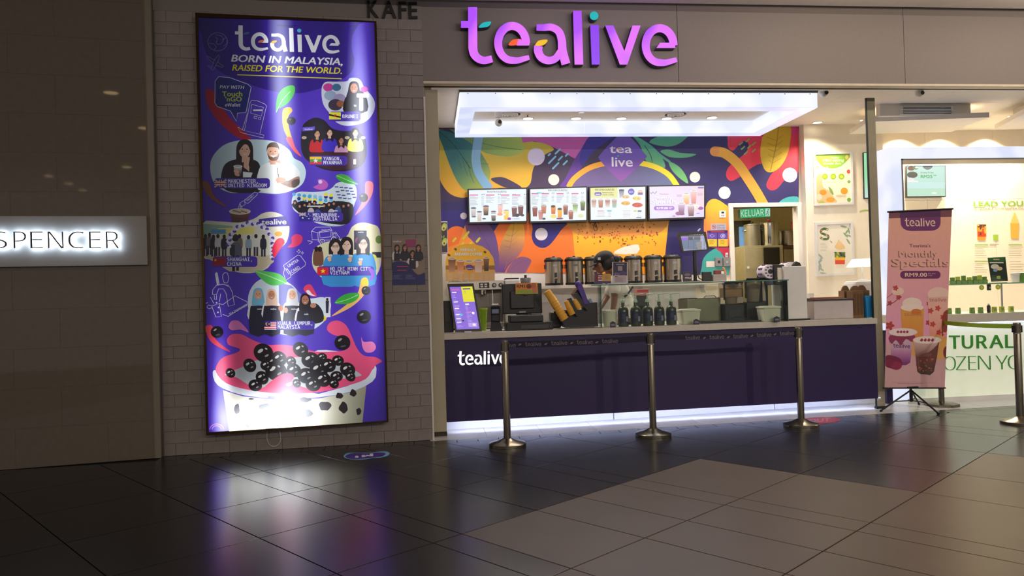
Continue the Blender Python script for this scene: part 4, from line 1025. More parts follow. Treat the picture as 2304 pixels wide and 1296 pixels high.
M_belt = mat('belt_fabric', (30,20,50), .8, bump=.1, bscale=200)
def belt(owner, A, B, zA, zB, hgt, nm, cv=None, m=M_belt, sag=.012):
    d = B-A; d.z = 0; L = d.length; ang = math.atan2(d.y, d.x); pl = Plane(A.x, A.y, ang)
    n = 20; top = [(.045+(L-.09)*i/n, zA+(zB-zA)*i/n-sag*4*(i/n)*(1-i/n)) for i in range(n+1)]
    bm = MB()
    for (xa, za), (xb, zb_) in zip(top, top[1:]): bm.prism([(xa,za),(xb,zb_),(xb,zb_-hgt),(xa,za-hgt)], -.001, .001)
    e = thing(nm, None, None, (0,0,0)); e.parent = owner; e.matrix_parent_inverse = Matrix.Identity(4)
    e.location = Vector((A.x,A.y,0))-owner.location; e.rotation_euler.z = ang
    bm.build('strap', m, e)
    if cv:
        c = Canvas(Plane(A.x+pl.n.x*.0015, A.y+pl.n.y*.0015, ang), [(0,0),(2304,0),(2304,1296),(0,1296)]); cv(c)
        o = c.build('belt_lettering', attr_mat('print_belt', rough=.8), e); o.location = (0,-.0015,0)
gy = {'w': (120,108,112), 'teal': (120,108,112), 'orange': (120,108,112), 'yellow': (120,108,112), 'dot': (120,108,112)}
def cv1(c):
    c.zoom(980, 720, 3.927)
    for x, y in ((792,233),(1022,223),(1248,216),(1470,206)): c.logo(x, y, 142, 38, gy, slope=-.03)
    c.logo(566, 244, 142, 38, gy, slope=-.03)
    for x, y in ((745,216),(975,211),(1202,204),(1426,197)): c.poly([(x-15,y+8),(x-4,y-6),(x+15,y-8),(x+4,y+7)], gy['w'], 2)
def cv2(c):
    c.zoom(1480, 720, 3.927)
    for x, y in ((243,176),(456,170),(666,163),(873,151),(1077,137)): c.logo(x, y, 130, 36, gy, slope=-.05)
    for x, y in ((412,158),(624,151),(832,140),(1036,126)): c.poly([(x-14,y+8),(x-4,y-6),(x+14,y-8),(x+4,y+7)], gy['w'], 2)
zt1, zt2, zt3 = (topz(1150,768,P1), topz(1462,754,P2), topz(1793,743,P3))
belt(st[0], P1, P2, zt1, zt2, .066, 'belt', cv1); belt(st[1], P2, P3, zt2, zt3, .05, 'belt', cv2)
P5 = gnd(2119, 913)
st5 = thing('queue_post', 'steel queue post with flat round base half hidden behind the banner', 'queue post', (P5.x,P5.y,.002), 0, 'steel queue posts in front of the shops')
MB().lathe([(.2,0),(.2,.03),(.13,.045),(.05,.05)], seg=8).build('base', M_pole, st5); MB().lathe([(.034,.04),(.034,1.06),(.03,1.068)], seg=24).build('pole', M_pole, st5, True); MB().lathe([(.036,.95),(.036,1.06)], seg=24).build('belt_head', M_black, st5, True)
zg4 = topz(2285,729,P4)
belt(st[3], P4, P5, zg4, zg4, .05, 'belt', None, mat('green_belt',(150,185,40),.7))
# ================================================================== ROLL-UP BANNER ON A TRIPOD
BY0 = 8.68
PBn = Plane(at(2050,872,BY0).x, BY0, .03)
bn = thing('tripod_banner', 'peach pink drinks banner hung on a black tripod before the frozen yogurt shop', 'banner', (PBn.o.x, PBn.o.y, 0), .03)
BQ = [(2000,478),(2142,471),(2125,872),(1990,872)]
TLb, TRb, BRb, BLb = [PBn.pix(*p) for p in BQ]
c = Canvas(PBn, BQ, (232,166,140)); g2 = Canvas
c.zoom(1950, 440, 4.319)
c.poly([(200,150),(835,130),(830,700),(780,1900),(160,1900)], lambda x, y: (236, max(160,178-y*.012), 142+min(60,y*.04)))
c.poly([(322,120),(718,120),(718,265),(714,288),(704,308),(688,324),(662,336),(630,342),(430,345),(390,338),(360,324),(340,302),(330,276)], (112,48,110)); c.poly([(200,150),(835,130),(835,205),(200,222)], (122,70,84)); c.poly([(322,120),(718,120),(718,205),(322,218)], (84,36,86))
cw = (238,205,180); c.logo(370, 300, 296, 82, {'w': cw,'teal': cw,'orange': cw,'yellow': cw,'dot': cw}, slope=-.01)
c.text("Tearista's", 415, 502, 205, 30, (112,48,88), bold=.02)
c.text('Monthly', 308, 600, 385, 62, (132,84,96), bold=.05); c.text('Monthly', 316, 594, 385, 62, (236,178,156), bold=.04)
c.text('Specials', 236, 694, 560, 78, (132,84,96), bold=.05); c.text('Specials', 246, 688, 560, 78, (236,178,156), bold=.04)
c.rect(325,732,718,808,(112,42,98),36); c.text('RM9.00', 372, 788, 215, 36, (240,200,180), bold=.035); c.text('for any', 596, 762, 74, 10, (240,200,180)); c.text('cup', 596, 780, 40, 10, (240,200,180))
random.seed(9)
def flower(x, y, r, col):
    for i in range(5): a = i*1.26; c.ell(x+r*.6*math.cos(a), y+r*.6*math.sin(a), r*.55, r*.38, col, a, 8)
for x, y, r in ((280,900,26),(310,985,26),(225,1045,22),(470,1008,14),(600,1050,20),(690,1090,30),(740,910,16),(600,1235,26),(770,960,22),(225,1265,40)): flower(x, y, r, (190,62,60))
c.line([(190,1070),(260,1040),(330,985)], 7, (130,60,60)); c.line([(190,1000),(240,960),(290,905)], 5, (150,80,80))
c.ell(300,930,60,40,(244,206,190)); flower(280,900,24,(196,60,56)); c.ell(700,960,110,70,(242,204,190)); c.ell(440,1050,95,60,(244,220,205))
c.poly([(330,1090),(555,1090),(545,1460),(350,1460)], lambda x, y: (226, 160-max(0,y-1150)*.08, 70)); c.ell(440,1088,112,36,(246,224,212)); c.ell(480,1130,50,30,(216,120,50)); c.text('tealive', 365, 1170, 170, 34, (196,120,80), bold=.01)
c.poly([(590,990),(790,980),(770,1460),(620,1460)], lambda x, y: (236,180-max(0,y-1150)*.14,166-max(0,y-1150)*.16)); c.text('tealive', 608, 1030, 165, 34, (180,110,120), bold=.01)
for x, y in ((690,1095),(640,1250),(740,1180),(700,1330),(620,1120)): flower(x, y, 26, (206,70,66))
c.poly([(730,1180),(800,1130),(800,1480),(740,1470)], (150,60,44), 3)
c.zoom(1950, 700, 4.319)
c.poly([(160,300),(780,430),(780,900),(160,900)], (214,166,170)); c.poly([(430,330),(530,250),(760,250),(800,440),(600,470),(440,430)], (226,166,90), 3)
c.poly([(225,230),(455,230),(420,500),(380,525),(260,525),(235,480)], lambda x, y: (206-max(0,y-380)*.6,172-max(0,y-340)*.7,186-max(0,y-380)*.5)); c.poly([(225,235),(455,225),(440,300),(380,270),(330,330),(280,280),(240,320)], (150,50,90), 3); c.ell(350,205,140,40,(238,220,216)); c.text('tealive', 255, 352, 165, 46, (96,52,110), bold=.02, slope=.06)
for x in (300,330,360,390): c.poly([(x-16,206),(x,186),(x+16,200),(x+4,216)], (176,40,80))
c.poly([(180,440),(240,430),(320,460),(345,520),(300,570),(230,555),(180,530)], (120,32,66), 3); c.ell(285,530,54,40,(150,40,80)); c.ell(215,500,44,36,(130,34,70))
c.poly([(455,300),(700,300),(650,590),(570,615),(490,590)], lambda x, y: (216-max(0,y-330)*.9 if y < 480 else 80,176-max(0,y-330)*.9 if y < 480 else 44,170-max(0,y-330)*.85 if y < 480 else 40)); c.poly([(490,440),(600,400),(680,330),(700,300),(650,590),(570,615),(490,590)], lambda x, y: (112-max(0,y-480)*.3,62,58), 2); c.ell(585,280,140,36,(240,222,214)); c.text('tealive', 498, 440, 130, 36, (150,96,96), bold=.01)
for x in (530,565,600,635): c.poly([(x-18,286),(x,262),(x+18,276),(x+4,298)], (170,44,70))
for i in range(28): c.ell(random.uniform(500,640), random.uniform(450,590), 9, 7, random.choice(((170,80,60),(120,50,44),(190,110,80))), 0, 7)
flower(770,230,34,(236,150,160)); c.ell(775,400,34,60,(130,40,60))
lines(c, 245, 688, 450, 2, 8, (160,116,140)); lines(c, 300, 702, 380, 1, 8, (130,80,130), 3)
prt = c.build('printed_sheet', attr_mat('print_banner', rough=.5), bn)
MB().prism([TLb,TRb,BRb,BLb], .0004, .003).build('sheet_back', mat('banner_back',(200,190,190),.7), bn)
MB().tube([(TLb[0]-.02,-.004,TLb[1]+.006),(TRb[0]+.01,-.004,TRb[1]+.006)], .011).build('top_rail', M_black, bn)
MB().tube([(BLb[0]-.02,-.004,BLb[1]-.006),(BRb[0]+.01,-.004,BRb[1]-.006)], .009).build('bottom_rail', M_black, bn)
cxb = PBn.pix(2052,874)[0]
MB().box(cxb-.07, cxb+.07, -.03, .03, BLb[1]-.025, BLb[1]-.002, .005).build('clamp', M_black, bn)
MB().tube([(cxb,.02,.09),(cxb,.02,TLb[1])], .012).build('mast', M_black, bn)
hub = (cxb, .02, BLb[1]-.05)
def lw(u, v): 
    g = gnd(u, v, .01); d = g-Vector((PBn.o.x,PBn.o.y,0)); return (d.dot(PBn.d), -d.dot(PBn.n), .012)
for u, v in ((1981,925),(2112,931),(2068,909)):
    f = lw(u, v); l = MB().tube([hub, f], .0105).build('leg', M_black, bn)
    MB().tube([(f[0]+(hub[0]-f[0])*.04,f[1]+(hub[1]-f[1])*.04,.014+.0),(f[0],f[1],.0115)], .0145).build('rubber_foot', M_black, l)
    m_ = tuple(f[i]+(hub[i]-f[i])*.45 for i in range(3)); MB().tube([(cxb,.02,.1), m_], .007).build('brace', M_black, bn)
MB().tube([(cxb,.02,.085),(cxb,.02,.2)], .02, 10).build('hub', M_black, bn)
# ================================================================== FLOOR STICKERS
class Flat:
    """the floor as a canvas plane"""
    def __init__(s): s.o = Vector((0,0,0)); s.a = 0
    def pix(s, u, v): g = gnd(u, v); return g.x, g.y
def floor_sticker(name, label, draw, quad):
    t = thing(name, label, 'sticker'); c = Canvas(Flat(), quad, None, .0002); draw(c)
    cx = sum(v[0] for v in c.V)/len(c.V); cy = sum(v[2] for v in c.V)/len(c.V); t.location = (cx, cy, 0)
    c.V = [(x-cx, z-cy, .0012-y) for x, y, z in c.V]; o = c.build('printed_vinyl', attr_mat('print_floor', rough=.35), t); o.location = (0,0,0); return t
def d_in(c):
    c.zoom(740, 980, 8.229)
    c.poly([(270,380),(330,330),(450,318),(650,322),(800,318),(960,296),(1080,300),(1125,335),(1080,380),(960,410),(800,420),(700,440),(520,452),(380,440),(300,415)], (110,170,200), 3)
    c.poly([(300,390),(400,335),(560,325),(700,335),(900,318),(1030,325),(1035,360),(960,395),(800,412),(640,430),(500,445),(380,432)], (58,34,130), 3)
    c.ell(518,396,34,20,(225,212,215)); c.poly([(608,366),(668,360),(668,382),(700,360),(756,368),(756,340),(820,335),(820,384),(766,386),(712,380),(668,400),(608,404)], (225,212,215))
floor_sticker('floor_sticker', 'purple oval entry sticker on the dark floor below the bricks', d_in, [(760,1005),(890,1005),(890,1045),(760,1045)])
def d_out(c):
    c.zoom(1480, 720, 3.927)
    c.poly([(1210,895),(1330,865),(1560,860),(1615,892),(1480,915),(1400,922),(1250,915)], (215,52,66), 2)
    c.text('OUT', 1330, 908, 195, 30, (235,150,150), slope=-.06, bold=.05)
floor_sticker('floor_sticker', 'red exit sticker on the floor behind the third queue post', d_out, [(1770,930),(1900,930),(1900,960),(1770,960)])
# ================================================================== CEILING LIGHT TRAY
M_glow = emi('tray_diffuser', (246,248,255), 1.05, (228,234,255)); M_glow2 = emi('tray_diffuser_under', (228,233,255), .97, (212,219,250))
tx0, tx1, ty0, ty1, tz0, tz1, tw = .44, 4.97, 9.0, 10.67, 3.815, 3.995, .19
tr = thing('ceiling_light_tray', 'big rectangular ring of white light hung from the tea shop ceiling', 'ceiling light', ((tx0+tx1)/2, (ty0+ty1)/2, tz0))
hx, hy, hz = (tx1-tx0)/2, (ty1-ty0)/2, tz1-tz0
for a, b in ((-hx, -.43), (-.427, hx)):
    MB().box(a, b, -hy, -hy+tw, .0, hz, .004).build('front_diffuser', M_glow, tr)
    MB().box(a, b, hy-tw, hy, .0, hz, .004).build('back_diffuser', M_glow, tr)
for sgn in (-1, 1):
    MB().box(min(sgn*hx, sgn*(hx-tw)), max(sgn*hx, sgn*(hx-tw)), -hy+tw+.002, hy-tw-.002, .0, hz, .004).build('side_diffuser', M_glow, tr)
    b_ = MB().box(min(sgn*hx, sgn*(hx-tw)), max(sgn*hx, sgn*(hx-tw)), -hy+tw+.002, hy-tw-.002, -.006, -.001).build('under_diffuser', M_glow2, tr)
MB().box(-hx, hx, -hy, -hy+tw, -.006, -.001).build('under_diffuser', M_glow2, tr); MB().box(-hx, hx, hy-tw, hy, -.006, -.001).build('under_diffuser', M_glow2, tr)
for a, b, c_, d in ((-hx-.006, hx+.006, -hy-.008, -hy+.02), (-hx-.006, hx+.006, hy-.02, hy+.006)): MB().box(a, b, c_, d, hz, hz+.022).build('top_rail', mat('rail_grey',(120,116,116),.4), tr)
for a, b in ((-hx-.006, -hx+.02), (hx-.02, hx+.006)): MB().box(a, b, -hy, hy, hz, hz+.022).build('top_rail', mat('rail_grey',(120,116,116),.4), tr)
for i in range(14): MB().lathe([(.006,-.003),(.006,.003)], (-hx+.1+i*(2*hx-.2)/13, -hy-.003, hz-.015), 8, 'Y').build('screw', mat('screw_grey',(90,88,92),.3,.8), tr)
M_dl = emi('downlight_glow', (255,244,222), 7)
def downlight(u, v, r, z, lab, grp, glow=M_dl):
    g = gnd(u, v, z); t = thing('ceiling_downlight', lab, 'downlight', (g.x, g.y, z), 0, grp)
    MB().lathe([(r,0),(r,-.006),(r*.82,-.010),(r*.8,-.004),(r*.8,0)], seg=24).build('trim_ring', M_ceil, t, True)
    MB().lathe([(r*.78,-.002),(r*.78,-.005)], seg=24).build('lamp_face', glow, t); return t
for i, (u, v) in enumerate(SHOP_DL):
    downlight(u, v, .085, CEIL, ['recessed downlight under the small sprinkler pipe, leftmost in the ring of light','recessed downlight second from left inside the ring of light','recessed downlight in the middle of the ring of light','recessed downlight below the right round air vent inside the ring','rightmost recessed downlight inside the ring of light'][i], 'downlights inside the light tray')
downlight(1308, 252.5, .055, CEIL, 'small pale round speaker plate in the ceiling above the downlights', 'downlights inside the light tray', emi('plate_glow',(220,216,210),.9))  # plate gets its brightness from emission put into its face
for u, v, lab in ((1839,275,'bright downlight over the framed fruit poster on cream wall'),(1940,270,'small downlight half seen left of the ceiling post'),(2272,261,'small downlight at the right end of the yogurt shop ceiling')):
    downlight(u, v, .08 if u < 1900 else .04, CEIL, lab, 'downlights of the yogurt shop')
for i, (x, y, p) in enumerate(DOWNLIGHTS):
    t = thing('ceiling_downlight', 'round downlight in the mall ceiling above the walkway', 'downlight', (x, y, MALLC), 0, 'downlights of the mall walkway')
    MB().lathe([(.12,0),(.12,-.005),(.1,-.008),(.1,0)], seg=20).build('trim_ring', M_ceil, t, True); MB().lathe([(.098,-.002),(.098,-.004)], seg=20).build('lamp_face', emi('mall_lamp_face',(255,214,150),9), t)
for x, y in ((-5.24,-4.32),(-4.95,-5.44),(-4.76,-6.6)):
    t = thing('ceiling_downlight', 'round downlight in the mall ceiling above the walkway', 'downlight', (x, y, MALLC), 0, 'downlights of the mall walkway')
    MB().lathe([(.12,0),(.12,-.005),(.1,-.008),(.1,0)], seg=20).build('trim_ring', M_ceil, t, True); MB().lathe([(.098,-.002),(.098,-.004)], seg=20).build('lamp_face', emi('mall_lamp_face',(255,214,150),9), t)
for u, lab in ((1147,'round ringed air vent at the left of the ceiling inside the light tray'),(1520,'round ringed air vent at the right of the ceiling inside the light tray')):
    g = gnd(u, 256, CEIL); t = thing('air_vent', lab, 'air vent', (g.x, g.y, CEIL), 0, 'round air vents in the tea shop ceiling')
    MB().lathe([(.17,0),(.17,-.008),(.155,-.014),(.15,-.004),(.15,0)], seg=28).build('outer_ring', M_whitep, t, True)
    for k, r in enumerate((.12,.085,.05)): MB().lathe([(r,-.004-.006*k),(r-.004,-.016-.006*k),(r-.024,-.02-.006*k),(r-.02,-.008-.006*k)], seg=28).build('cone_ring', M_whitep, t, True)
    MB().lathe([(.14,-.001),(.14,-.003)], seg=28).build('throat', M_dark, t)
g = gnd(1187,258,CEIL); t = thing('sprinkler', 'tiny brass ceiling sprinkler over the first downlight', 'sprinkler', (g.x, g.y, CEIL))
MB().lathe([(.03,0),(.03,-.005)], seg=12).build('rose', M_whitep, t); MB().lathe([(.008,-.004),(.008,-.03),(.02,-.033),(.02,-.036)], seg=10).build('nozzle', M_gold, t)
def dome(u, v, z, y, lab, tilt=.5):
    p = at(u, v, y); t = thing('security_camera', lab, 'camera', (p.x, y, z), 0, 'dome cameras under the ceilings')
    h_ = max(.02, z-p.z)
    MB().lathe([(.052,0),(.052,-.02),(.045,-h_*.6-.01)], seg=20).build('mount', M_whitep, t, True)
    MB().ball((0,0,-h_), .05).build('ball_housing', M_whitep, t, True); MB().lathe([(.026,-.053),(.02,-.04)], (.012,.0,-h_), 14, 'Y').build('lens', M_black, t, True)
dome(1122, 276, CEIL, 9.85, 'white ball camera below the left round air vent'); dome(1853, 209, CEIL, 9.05, 'grey ball camera at the right end of the light tray'); dome(2068, 211, CEIL, 9.0, 'grey ball camera above the louvred grille of the yogurt shop')
# ================================================================== MENU SCREENS
M_scr = attr_mat('screen_picture', 'screen', 1.0, .25)
TY = BY-.1
def screen(name, lab, cat, quad, draw, y=TY, base=(228,240,246), depth=.05, group=None, bez=3):
    pl = Plane(at(quad[0][0], quad[0][1], y).x, y, 0); t = on_plane(name, lab, cat, pl, group)
    o = [(quad[0][0]-bez,quad[0][1]-bez),(quad[1][0]+bez,quad[1][1]-bez),(quad[2][0]+bez,quad[2][1]+bez+1),(quad[3][0]-bez,quad[3][1]+bez+1)]
    MB().prism([pl.pix(*p) for p in o], .0006, depth).build('casing', M_black, t)
    for i in range(4):
        j = (i+1) % 4; MB().prism([pl.pix(*o[i]), pl.pix(*o[j]), pl.pix(*quad[j]), pl.pix(*quad[i])], -.006, .001).build('bezel', M_black, t)
    c = Canvas(pl, quad, base); draw(c); c.build('picture', M_scr, t); return t
def menu_cols(c, cols, y, n, dy, w):
    for i, x in enumerate(cols):
        c.rect(x, y, x+w*.55, y+9, (215,70,150)); c.rect(x+w*.78, y-4, x+w*.84, y+4, (90,80,150)); c.rect(x+w*.9, y-4, x+w*.96, y+4, (90,80,150))
        for k in range(n-(i*7)%4):
            c.rect(x, y+16+k*dy, x+w*(.3+.3*random.random()), y+19+k*dy, (150,150,175)); c.rect(x+w*.76, y+16+k*dy, x+w*.94, y+19+k*dy, (170,170,190))
def tv1(c):
    c.zoom(980,180,3.811); random.seed(1); c.text('FAN FAVOURITES', 443, 966, 166, 15, (110,100,120), bold=.03)
    menu_cols(c, (292,432,560,655), 982, 9, 10, 132)
    for x, y, w, h, a, b in ((325,1178,46,80,(220,215,215),(170,165,170)),(376,1210,42,80,(225,222,222),(200,180,160)),(432,1160,50,78,(225,180,140),(40,24,26)),(497,1208,44,80,(225,220,215),(40,30,34)),(555,1140,46,70,(250,200,190),(235,165,160)),(606,1200,48,82,(252,222,110),(240,190,60)),(676,1172,48,82,(120,60,64),(86,44,56)),(730,1165,48,86,(120,60,60),(86,40,52))): pcup(c, x, y, w, h, a, b, (90,90,130) if x < 520 else (210,205,220))
    c.rect(470,1150,600,1160,(228,240,246)); 
    for x, y in ((330,1170),(432,1150),(500,1195)): 
        for k in range(5): c.ell(x-12+k*6, y+(k%2)*5, 4, 4, (20,14,20), n=7)
    c.ell(632,1190,16,12,(150,60,160)); c.ell(552,1152,24,12,(240,150,110)); c.ell(416,1190,16,6,(50,50,110)); c.ell(700,1160,20,14,(30,24,50)); c.ell(745,1160,16,10,(50,36,44)); c.ell(690,1190,40,5,(190,200,225))
def tv2(c):
    c.zoom(980,180,3.811); random.seed(2); c.text('FAN FAVOURITES', 965, 954, 166, 15, (110,100,120), bold=.03)
    menu_cols(c, (822,912,1038,1165), 970, 9, 10, 110); c.rect(866,964,906,974,(90,190,210),5)
    for x, y, w, h, a, b in ((852,1170,46,80,(150,80,66),(120,56,40)),(902,1198,44,76,(205,120,120),(190,150,150)),(928,1145,46,70,(205,140,110),(180,100,70)),(1010,1150,44,72,(245,160,60),(200,90,50)),(1066,1178,44,76,(245,190,60),(235,150,50)),(1115,1155,44,80,(190,100,70),(60,40,40)),(1160,1195,44,74,(200,110,90),(110,50,40)),(1198,1140,46,76,(90,140,50),(226,236,214)),(1262,1120,44,80,(120,160,60),(30,40,24))): pcup(c, x, y, w, h, a, b, (215,210,220))
    c.ell(1012,1170,26,16,(245,215,110)); c.ell(930,1190,14,9,(60,56,70)); c.ell(1065,1188,30,8,(120,60,120)); c.ell(1245,1165,26,16,(214,222,170)); c.ell(1008,1084,18,10,(40,46,40)); c.ell(1064,1106,18,10,(40,50,40))
def tv3(c):
    c.zoom(980,180,3.811); c.rect(1325,915,1560,1010,(226,226,150)); c.text('FAN FAVOURITES', 1368, 948, 164, 15, (60,70,60), bold=.03); c.rect(1362,962,1424,992,(96,76,190),14); c.rect(1372,984-10*.7,1372+40,984,(240,240,250)); c.text('SERIOUSLY', 1428, 972, 100, 11, (60,70,60), bold=.02); c.text('GOOD COFFEE', 1430, 990, 98, 11, (60,70,60), bold=.02)
    for x, a, b in ((1358,(170,120,90),(214,200,190)),(1416,(190,150,140),(170,90,60)),(1475,(160,80,70),(225,225,225)),(1533,(190,140,120),(150,190,190))): pcup(c, x, 1094, 44, 70, a, b)
    for k in range(5): c.rect(1388,1120+k*12,1450,1124+k*12,(190,180,195)); c.rect(1478,1120+k*12,1505,1124+k*12,(190,190,200))
    c.rect(1388,1120,1440,1126,(210,120,150)); c.rect(1470,1116,1510,1128,(110,190,210),5)
    pcup(c, 1595, 1010, 44, 66, (120,120,140), (200,196,200), (60,60,70)); c.ell(1678,958,28,28,(96,76,190)); c.text('EATS',1660,966,36,11,(240,240,250),bold=.03)
    c.zoom(1400,180,3.811)
    for x, y, r, col in ((30,1005,34,(226,190,140)),(30,1060,42,(232,176,90)),(125,1018,40,(236,206,110)),(130,1075,48,(200,70,50))):
        c.ell(x, y, r*1.1, r*.5, (240,236,234)); c.ell(x, y-3, r*.95, r*.42, col)
        for k in range(7): c.ell(x-r*.7+k*r*.23, y-5+(k%3)*5, r*.17, r*.13, tuple(min(255,int(v*(.8+.1*(k%4)))) for v in col), n=7)
    pcup(c, 155, 985, 44, 36, (236,190,90), (226,160,70)); c.rect(134,966,176,984,(110,80,170))
    for k in range(6): c.rect(8,1118+k*11,70,1121+k*11,(200,170,190)); c.rect(130,1135+k*11,165,1138+k*11,(190,190,200))
    c.rect(96,1118,126,1130,(200,200,70),5); c.rect(132,1118,166,1130,(60,70,120),5); c.rect(120,1176,164,1184,(110,100,150),4)
def tv4(c):
    c.zoom(1400,180,3.811); c.poly([(225,905),(710,905),(710,1190),(225,1195)], lambda x, y: (222-max(0,y-900)*.02,206+max(0,480-x)*.04,240))
    c.poly([(600,905),(710,905),(710,1120),(600,1140)], lambda x, y: (238,206,222)); c.line([(240,965),(250,975),(262,960),(280,975),(295,955)], 5, (70,60,90)); c.rect(648,916,700,930,(90,110,190),6)
    c.text("Tearista's", 320, 984, 76, 12, (190,60,120), bold=.02); c.text('Monthly', 278, 1028, 142, 30, (150,110,180), bold=.06); c.text('Monthly', 280, 1026, 142, 30, (250,244,252), bold=.04)
    c.text('Specials', 252, 1062, 210, 34, (150,110,180), bold=.06); c.text('Specials', 254, 1060, 210, 34, (250,244,252), bold=.04)
    c.rect(272,1080,448,1118,(150,80,205),18); c.text('RM9.00', 296, 1108, 96, 18, (250,246,252), bold=.04); c.rect(398,1090,430,1094,(240,230,250)); c.rect(398,1102,420,1106,(240,230,250)); c.rect(305,1130,410,1134,(200,170,200))
    for k in range(3): c.rect(468,984+k*8,510,987+k*8,(170,130,160)); c.rect(645,970+k*8,690,973+k*8,(170,130,160)); c.rect(430,1160+k*5,455,1163+k*5,(150,80,160))
    pcup(c, 550, 1065, 54, 90, (250,226,200), (240,150,70)); pcup(c, 612, 1060, 52, 108, (240,196,200), (214,120,110)); pcup(c, 508, 1150, 60, 92, (214,196,226), (90,30,90)); pcup(c, 590, 1168, 60, 96, (220,196,204), (90,30,50))
    c.ell(480,1145,24,16,(140,40,130)); c.ell(510,1150,26,10,(120,40,120)); c.ell(672,1100,24,14,(150,60,170)); c.ell(638,1085,22,16,(240,236,240)); c.ell(640,1088,8,6,(230,200,60)); c.rect(638,1140,664,1146,(110,90,190))
scq = [((1055,428),(1184,425),(1184,497),(1057,500)),((1193,426),(1319,422),(1319,495),(1194,498)),((1328,423),(1452,420),(1452,492),(1329,495)),((1461,420),(1584,418),(1584,488),(1462,492))]
for i, (q_, d_) in enumerate(zip(scq, (tv1, tv2, tv3, tv4))):
    t = screen('menu_screen', ['leftmost wall menu screen with black tea and milk tea cups','second wall menu screen with orange and green cups','third wall menu screen with food bowls and a pale yellow heading','rightmost wall menu screen with a lilac monthly specials offer'][i], 'screen', q_, d_, group='menu screens on the mural wall')
    xa, za = Plane(t.location.x, TY).pix(*q_[3]); xb, zb2 = Plane(t.location.x, TY).pix(*q_[2])
    for f in (.25, .75): MB().box(xa+(xb-xa)*f-.02, xa+(xb-xa)*f+.02, .05, .09, za+.1, za+.36).build('wall_bracket', M_black, t)
    if i == 2: MB().tube([(p_[0], .06, p_[1]) for p_ in spline([Plane(t.location.x, TY).pix(u, v) for u, v in ((1339,494),(1344,507),(1346,515),(1341,518),(1338,512),(1341,500))], 4, False)], .005).build('loose_cable', M_black, t)
# ================================================================== BACK SHELF AND TEA URNS
UY = 10.72
SZ = at(1400,638.5,UY).z
xa, xb = at(1116,640,UY).x, at(1640,634,UY).x
sh = thing('wall_shelf', 'long white wall shelf carrying a row of steel tea urns', 'shelf', ((xa+xb)/2, UY, SZ))
MB().box(-(xb-xa)/2, (xb-xa)/2, -.17, .26, -.045, 0, .004).build('board', M_top, sh)
for f in (-.4,-.13,.13,.4): MB().prism([(f*(xb-xa)-.012,-.045),(f*(xb-xa)+.012,-.045),(f*(xb-xa)+.012,-.16),(f*(xb-xa)-.012,-.1)], .06, .25).build('bracket', M_whitep, sh)
def urn():
    t = thing('tea_urn', '', 'tea urn', (0,0,0), 0, 'steel tea urns on the wall shelf')
    r = .132
    MB().lathe([(r*.96,0),(r,.012),(r,.035)], seg=32).build('base_ring', M_black, t, True)
    MB().lathe([(r*.98,.03),(r*.98,.34),(r*.985,.345)], seg=36).build('body', M_steel, t, True)
    MB().lathe([(r*1.04,.34),(r*1.06,.355),(r*1.04,.372),(r*.9,.388),(r*.84,.40),(r*.6,.404),(r*.2,.406)], seg=32).build('lid', M_black, t, True)
    MB().lathe([(.02,.404),(.018,.415),(.022,.42)], seg=12).build('lid_knob', M_black, t, True)
    tp_ = MB().lathe([(.016,-r-.07),(.018,-r-.05),(.014,-r+.01)], (0,0,.075), 12, 'Y').build('tap', M_black, t, True)
    MB().lathe([(.022,.035),(.016,.05),(.02,.095)], (0,-r-.04,0), 12).build('spout', M_black, tp_, True)
    MB().prism([(-.018,.118),(.018,.118),(.012,.15),(.018,.18),(-.018,.18),(-.012,.15)], -r-.05, -r-.03).build('lever', M_black, tp_)
    for s_ in (-1,1): MB().box(s_*r*.98-.008, s_*r*.98+.008, -.03, .03, .24, .3, .003).build('handle', M_black, t)
    MB().box(-.03, .03, -r-.002, -r+.01, .27, .3).build('maker_plate', M_chrome, t); return t
U0 = urn()
uc = [(1246,638),(1292,637.5),(1335,637),(1381,636.5),(1425,636),(1470,635.5),(1512.5,635)]
ul = ['leftmost steel tea urn on the shelf, over the cup dispenser','second steel tea urn from the left on the shelf','third steel tea urn from the left, partly behind the black cap','fourth steel tea urn, its lid seen right of the black cap','steel tea urn just right of the standing acrylic notice','second steel tea urn from the right on the shelf','rightmost steel tea urn, beside the till screen on a pole']
for i, (u, v) in enumerate(uc):
    p = at(u, 610, UY-.02); o = U0 if i == 0 else dup(U0); o.location = (p.x, UY-.02, SZ+.0005); o['label'] = ul[i]
# ================================================================== THINGS ON THE COUNTER
def cnt(u, v=None, y=8.7): return Vector((at(u, 700, y).x, y, CT+.001))
def dims(u0, u1, v0, v1, y): a, b, c_, d = span(u0, u1, v0, v1, y); return b-a, d-c_
# tilted menu tablet
w, h_ = dims(1024, 1078, 640, 748, 8.55)
tb = thing('menu_display', 'slim black upright tablet showing a purple and yellow menu at the counter end', 'display', cnt(1049, y=8.58), .02)
ang = .2
def tilt(x, z, y=0): return (x-.08*(z)*1.0, y+z*math.sin(ang)*.55, z)
h_ = at(1048,637,8.58).z-CT-.004
sq = [(-.145,.012),(.165,.012),(.165,h_),(-.145,h_)]
b = MB(); lean = lambda x, z: x-.13*(z-.012)
def leanbox(name, x0, x1, z0, z1, y0, y1, m, par):
    bm = MB(); P = [(lean(x0,z0),z0),(lean(x1,z0),z0),(lean(x1,z1),z1),(lean(x0,z1),z1)]
    f = [bm.b.verts.new((x, y0+z*.18, z)) for x, z in P]; k = [bm.b.verts.new((x, y1+z*.18, z)) for x, z in P]
    bm.b.faces.new(f); bm.b.faces.new(k[::-1])
    for i in range(4): j = (i+1) % 4; bm.b.faces.new((f[j], f[i], k[i], k[j]))
    return bm.build(name, m, par)
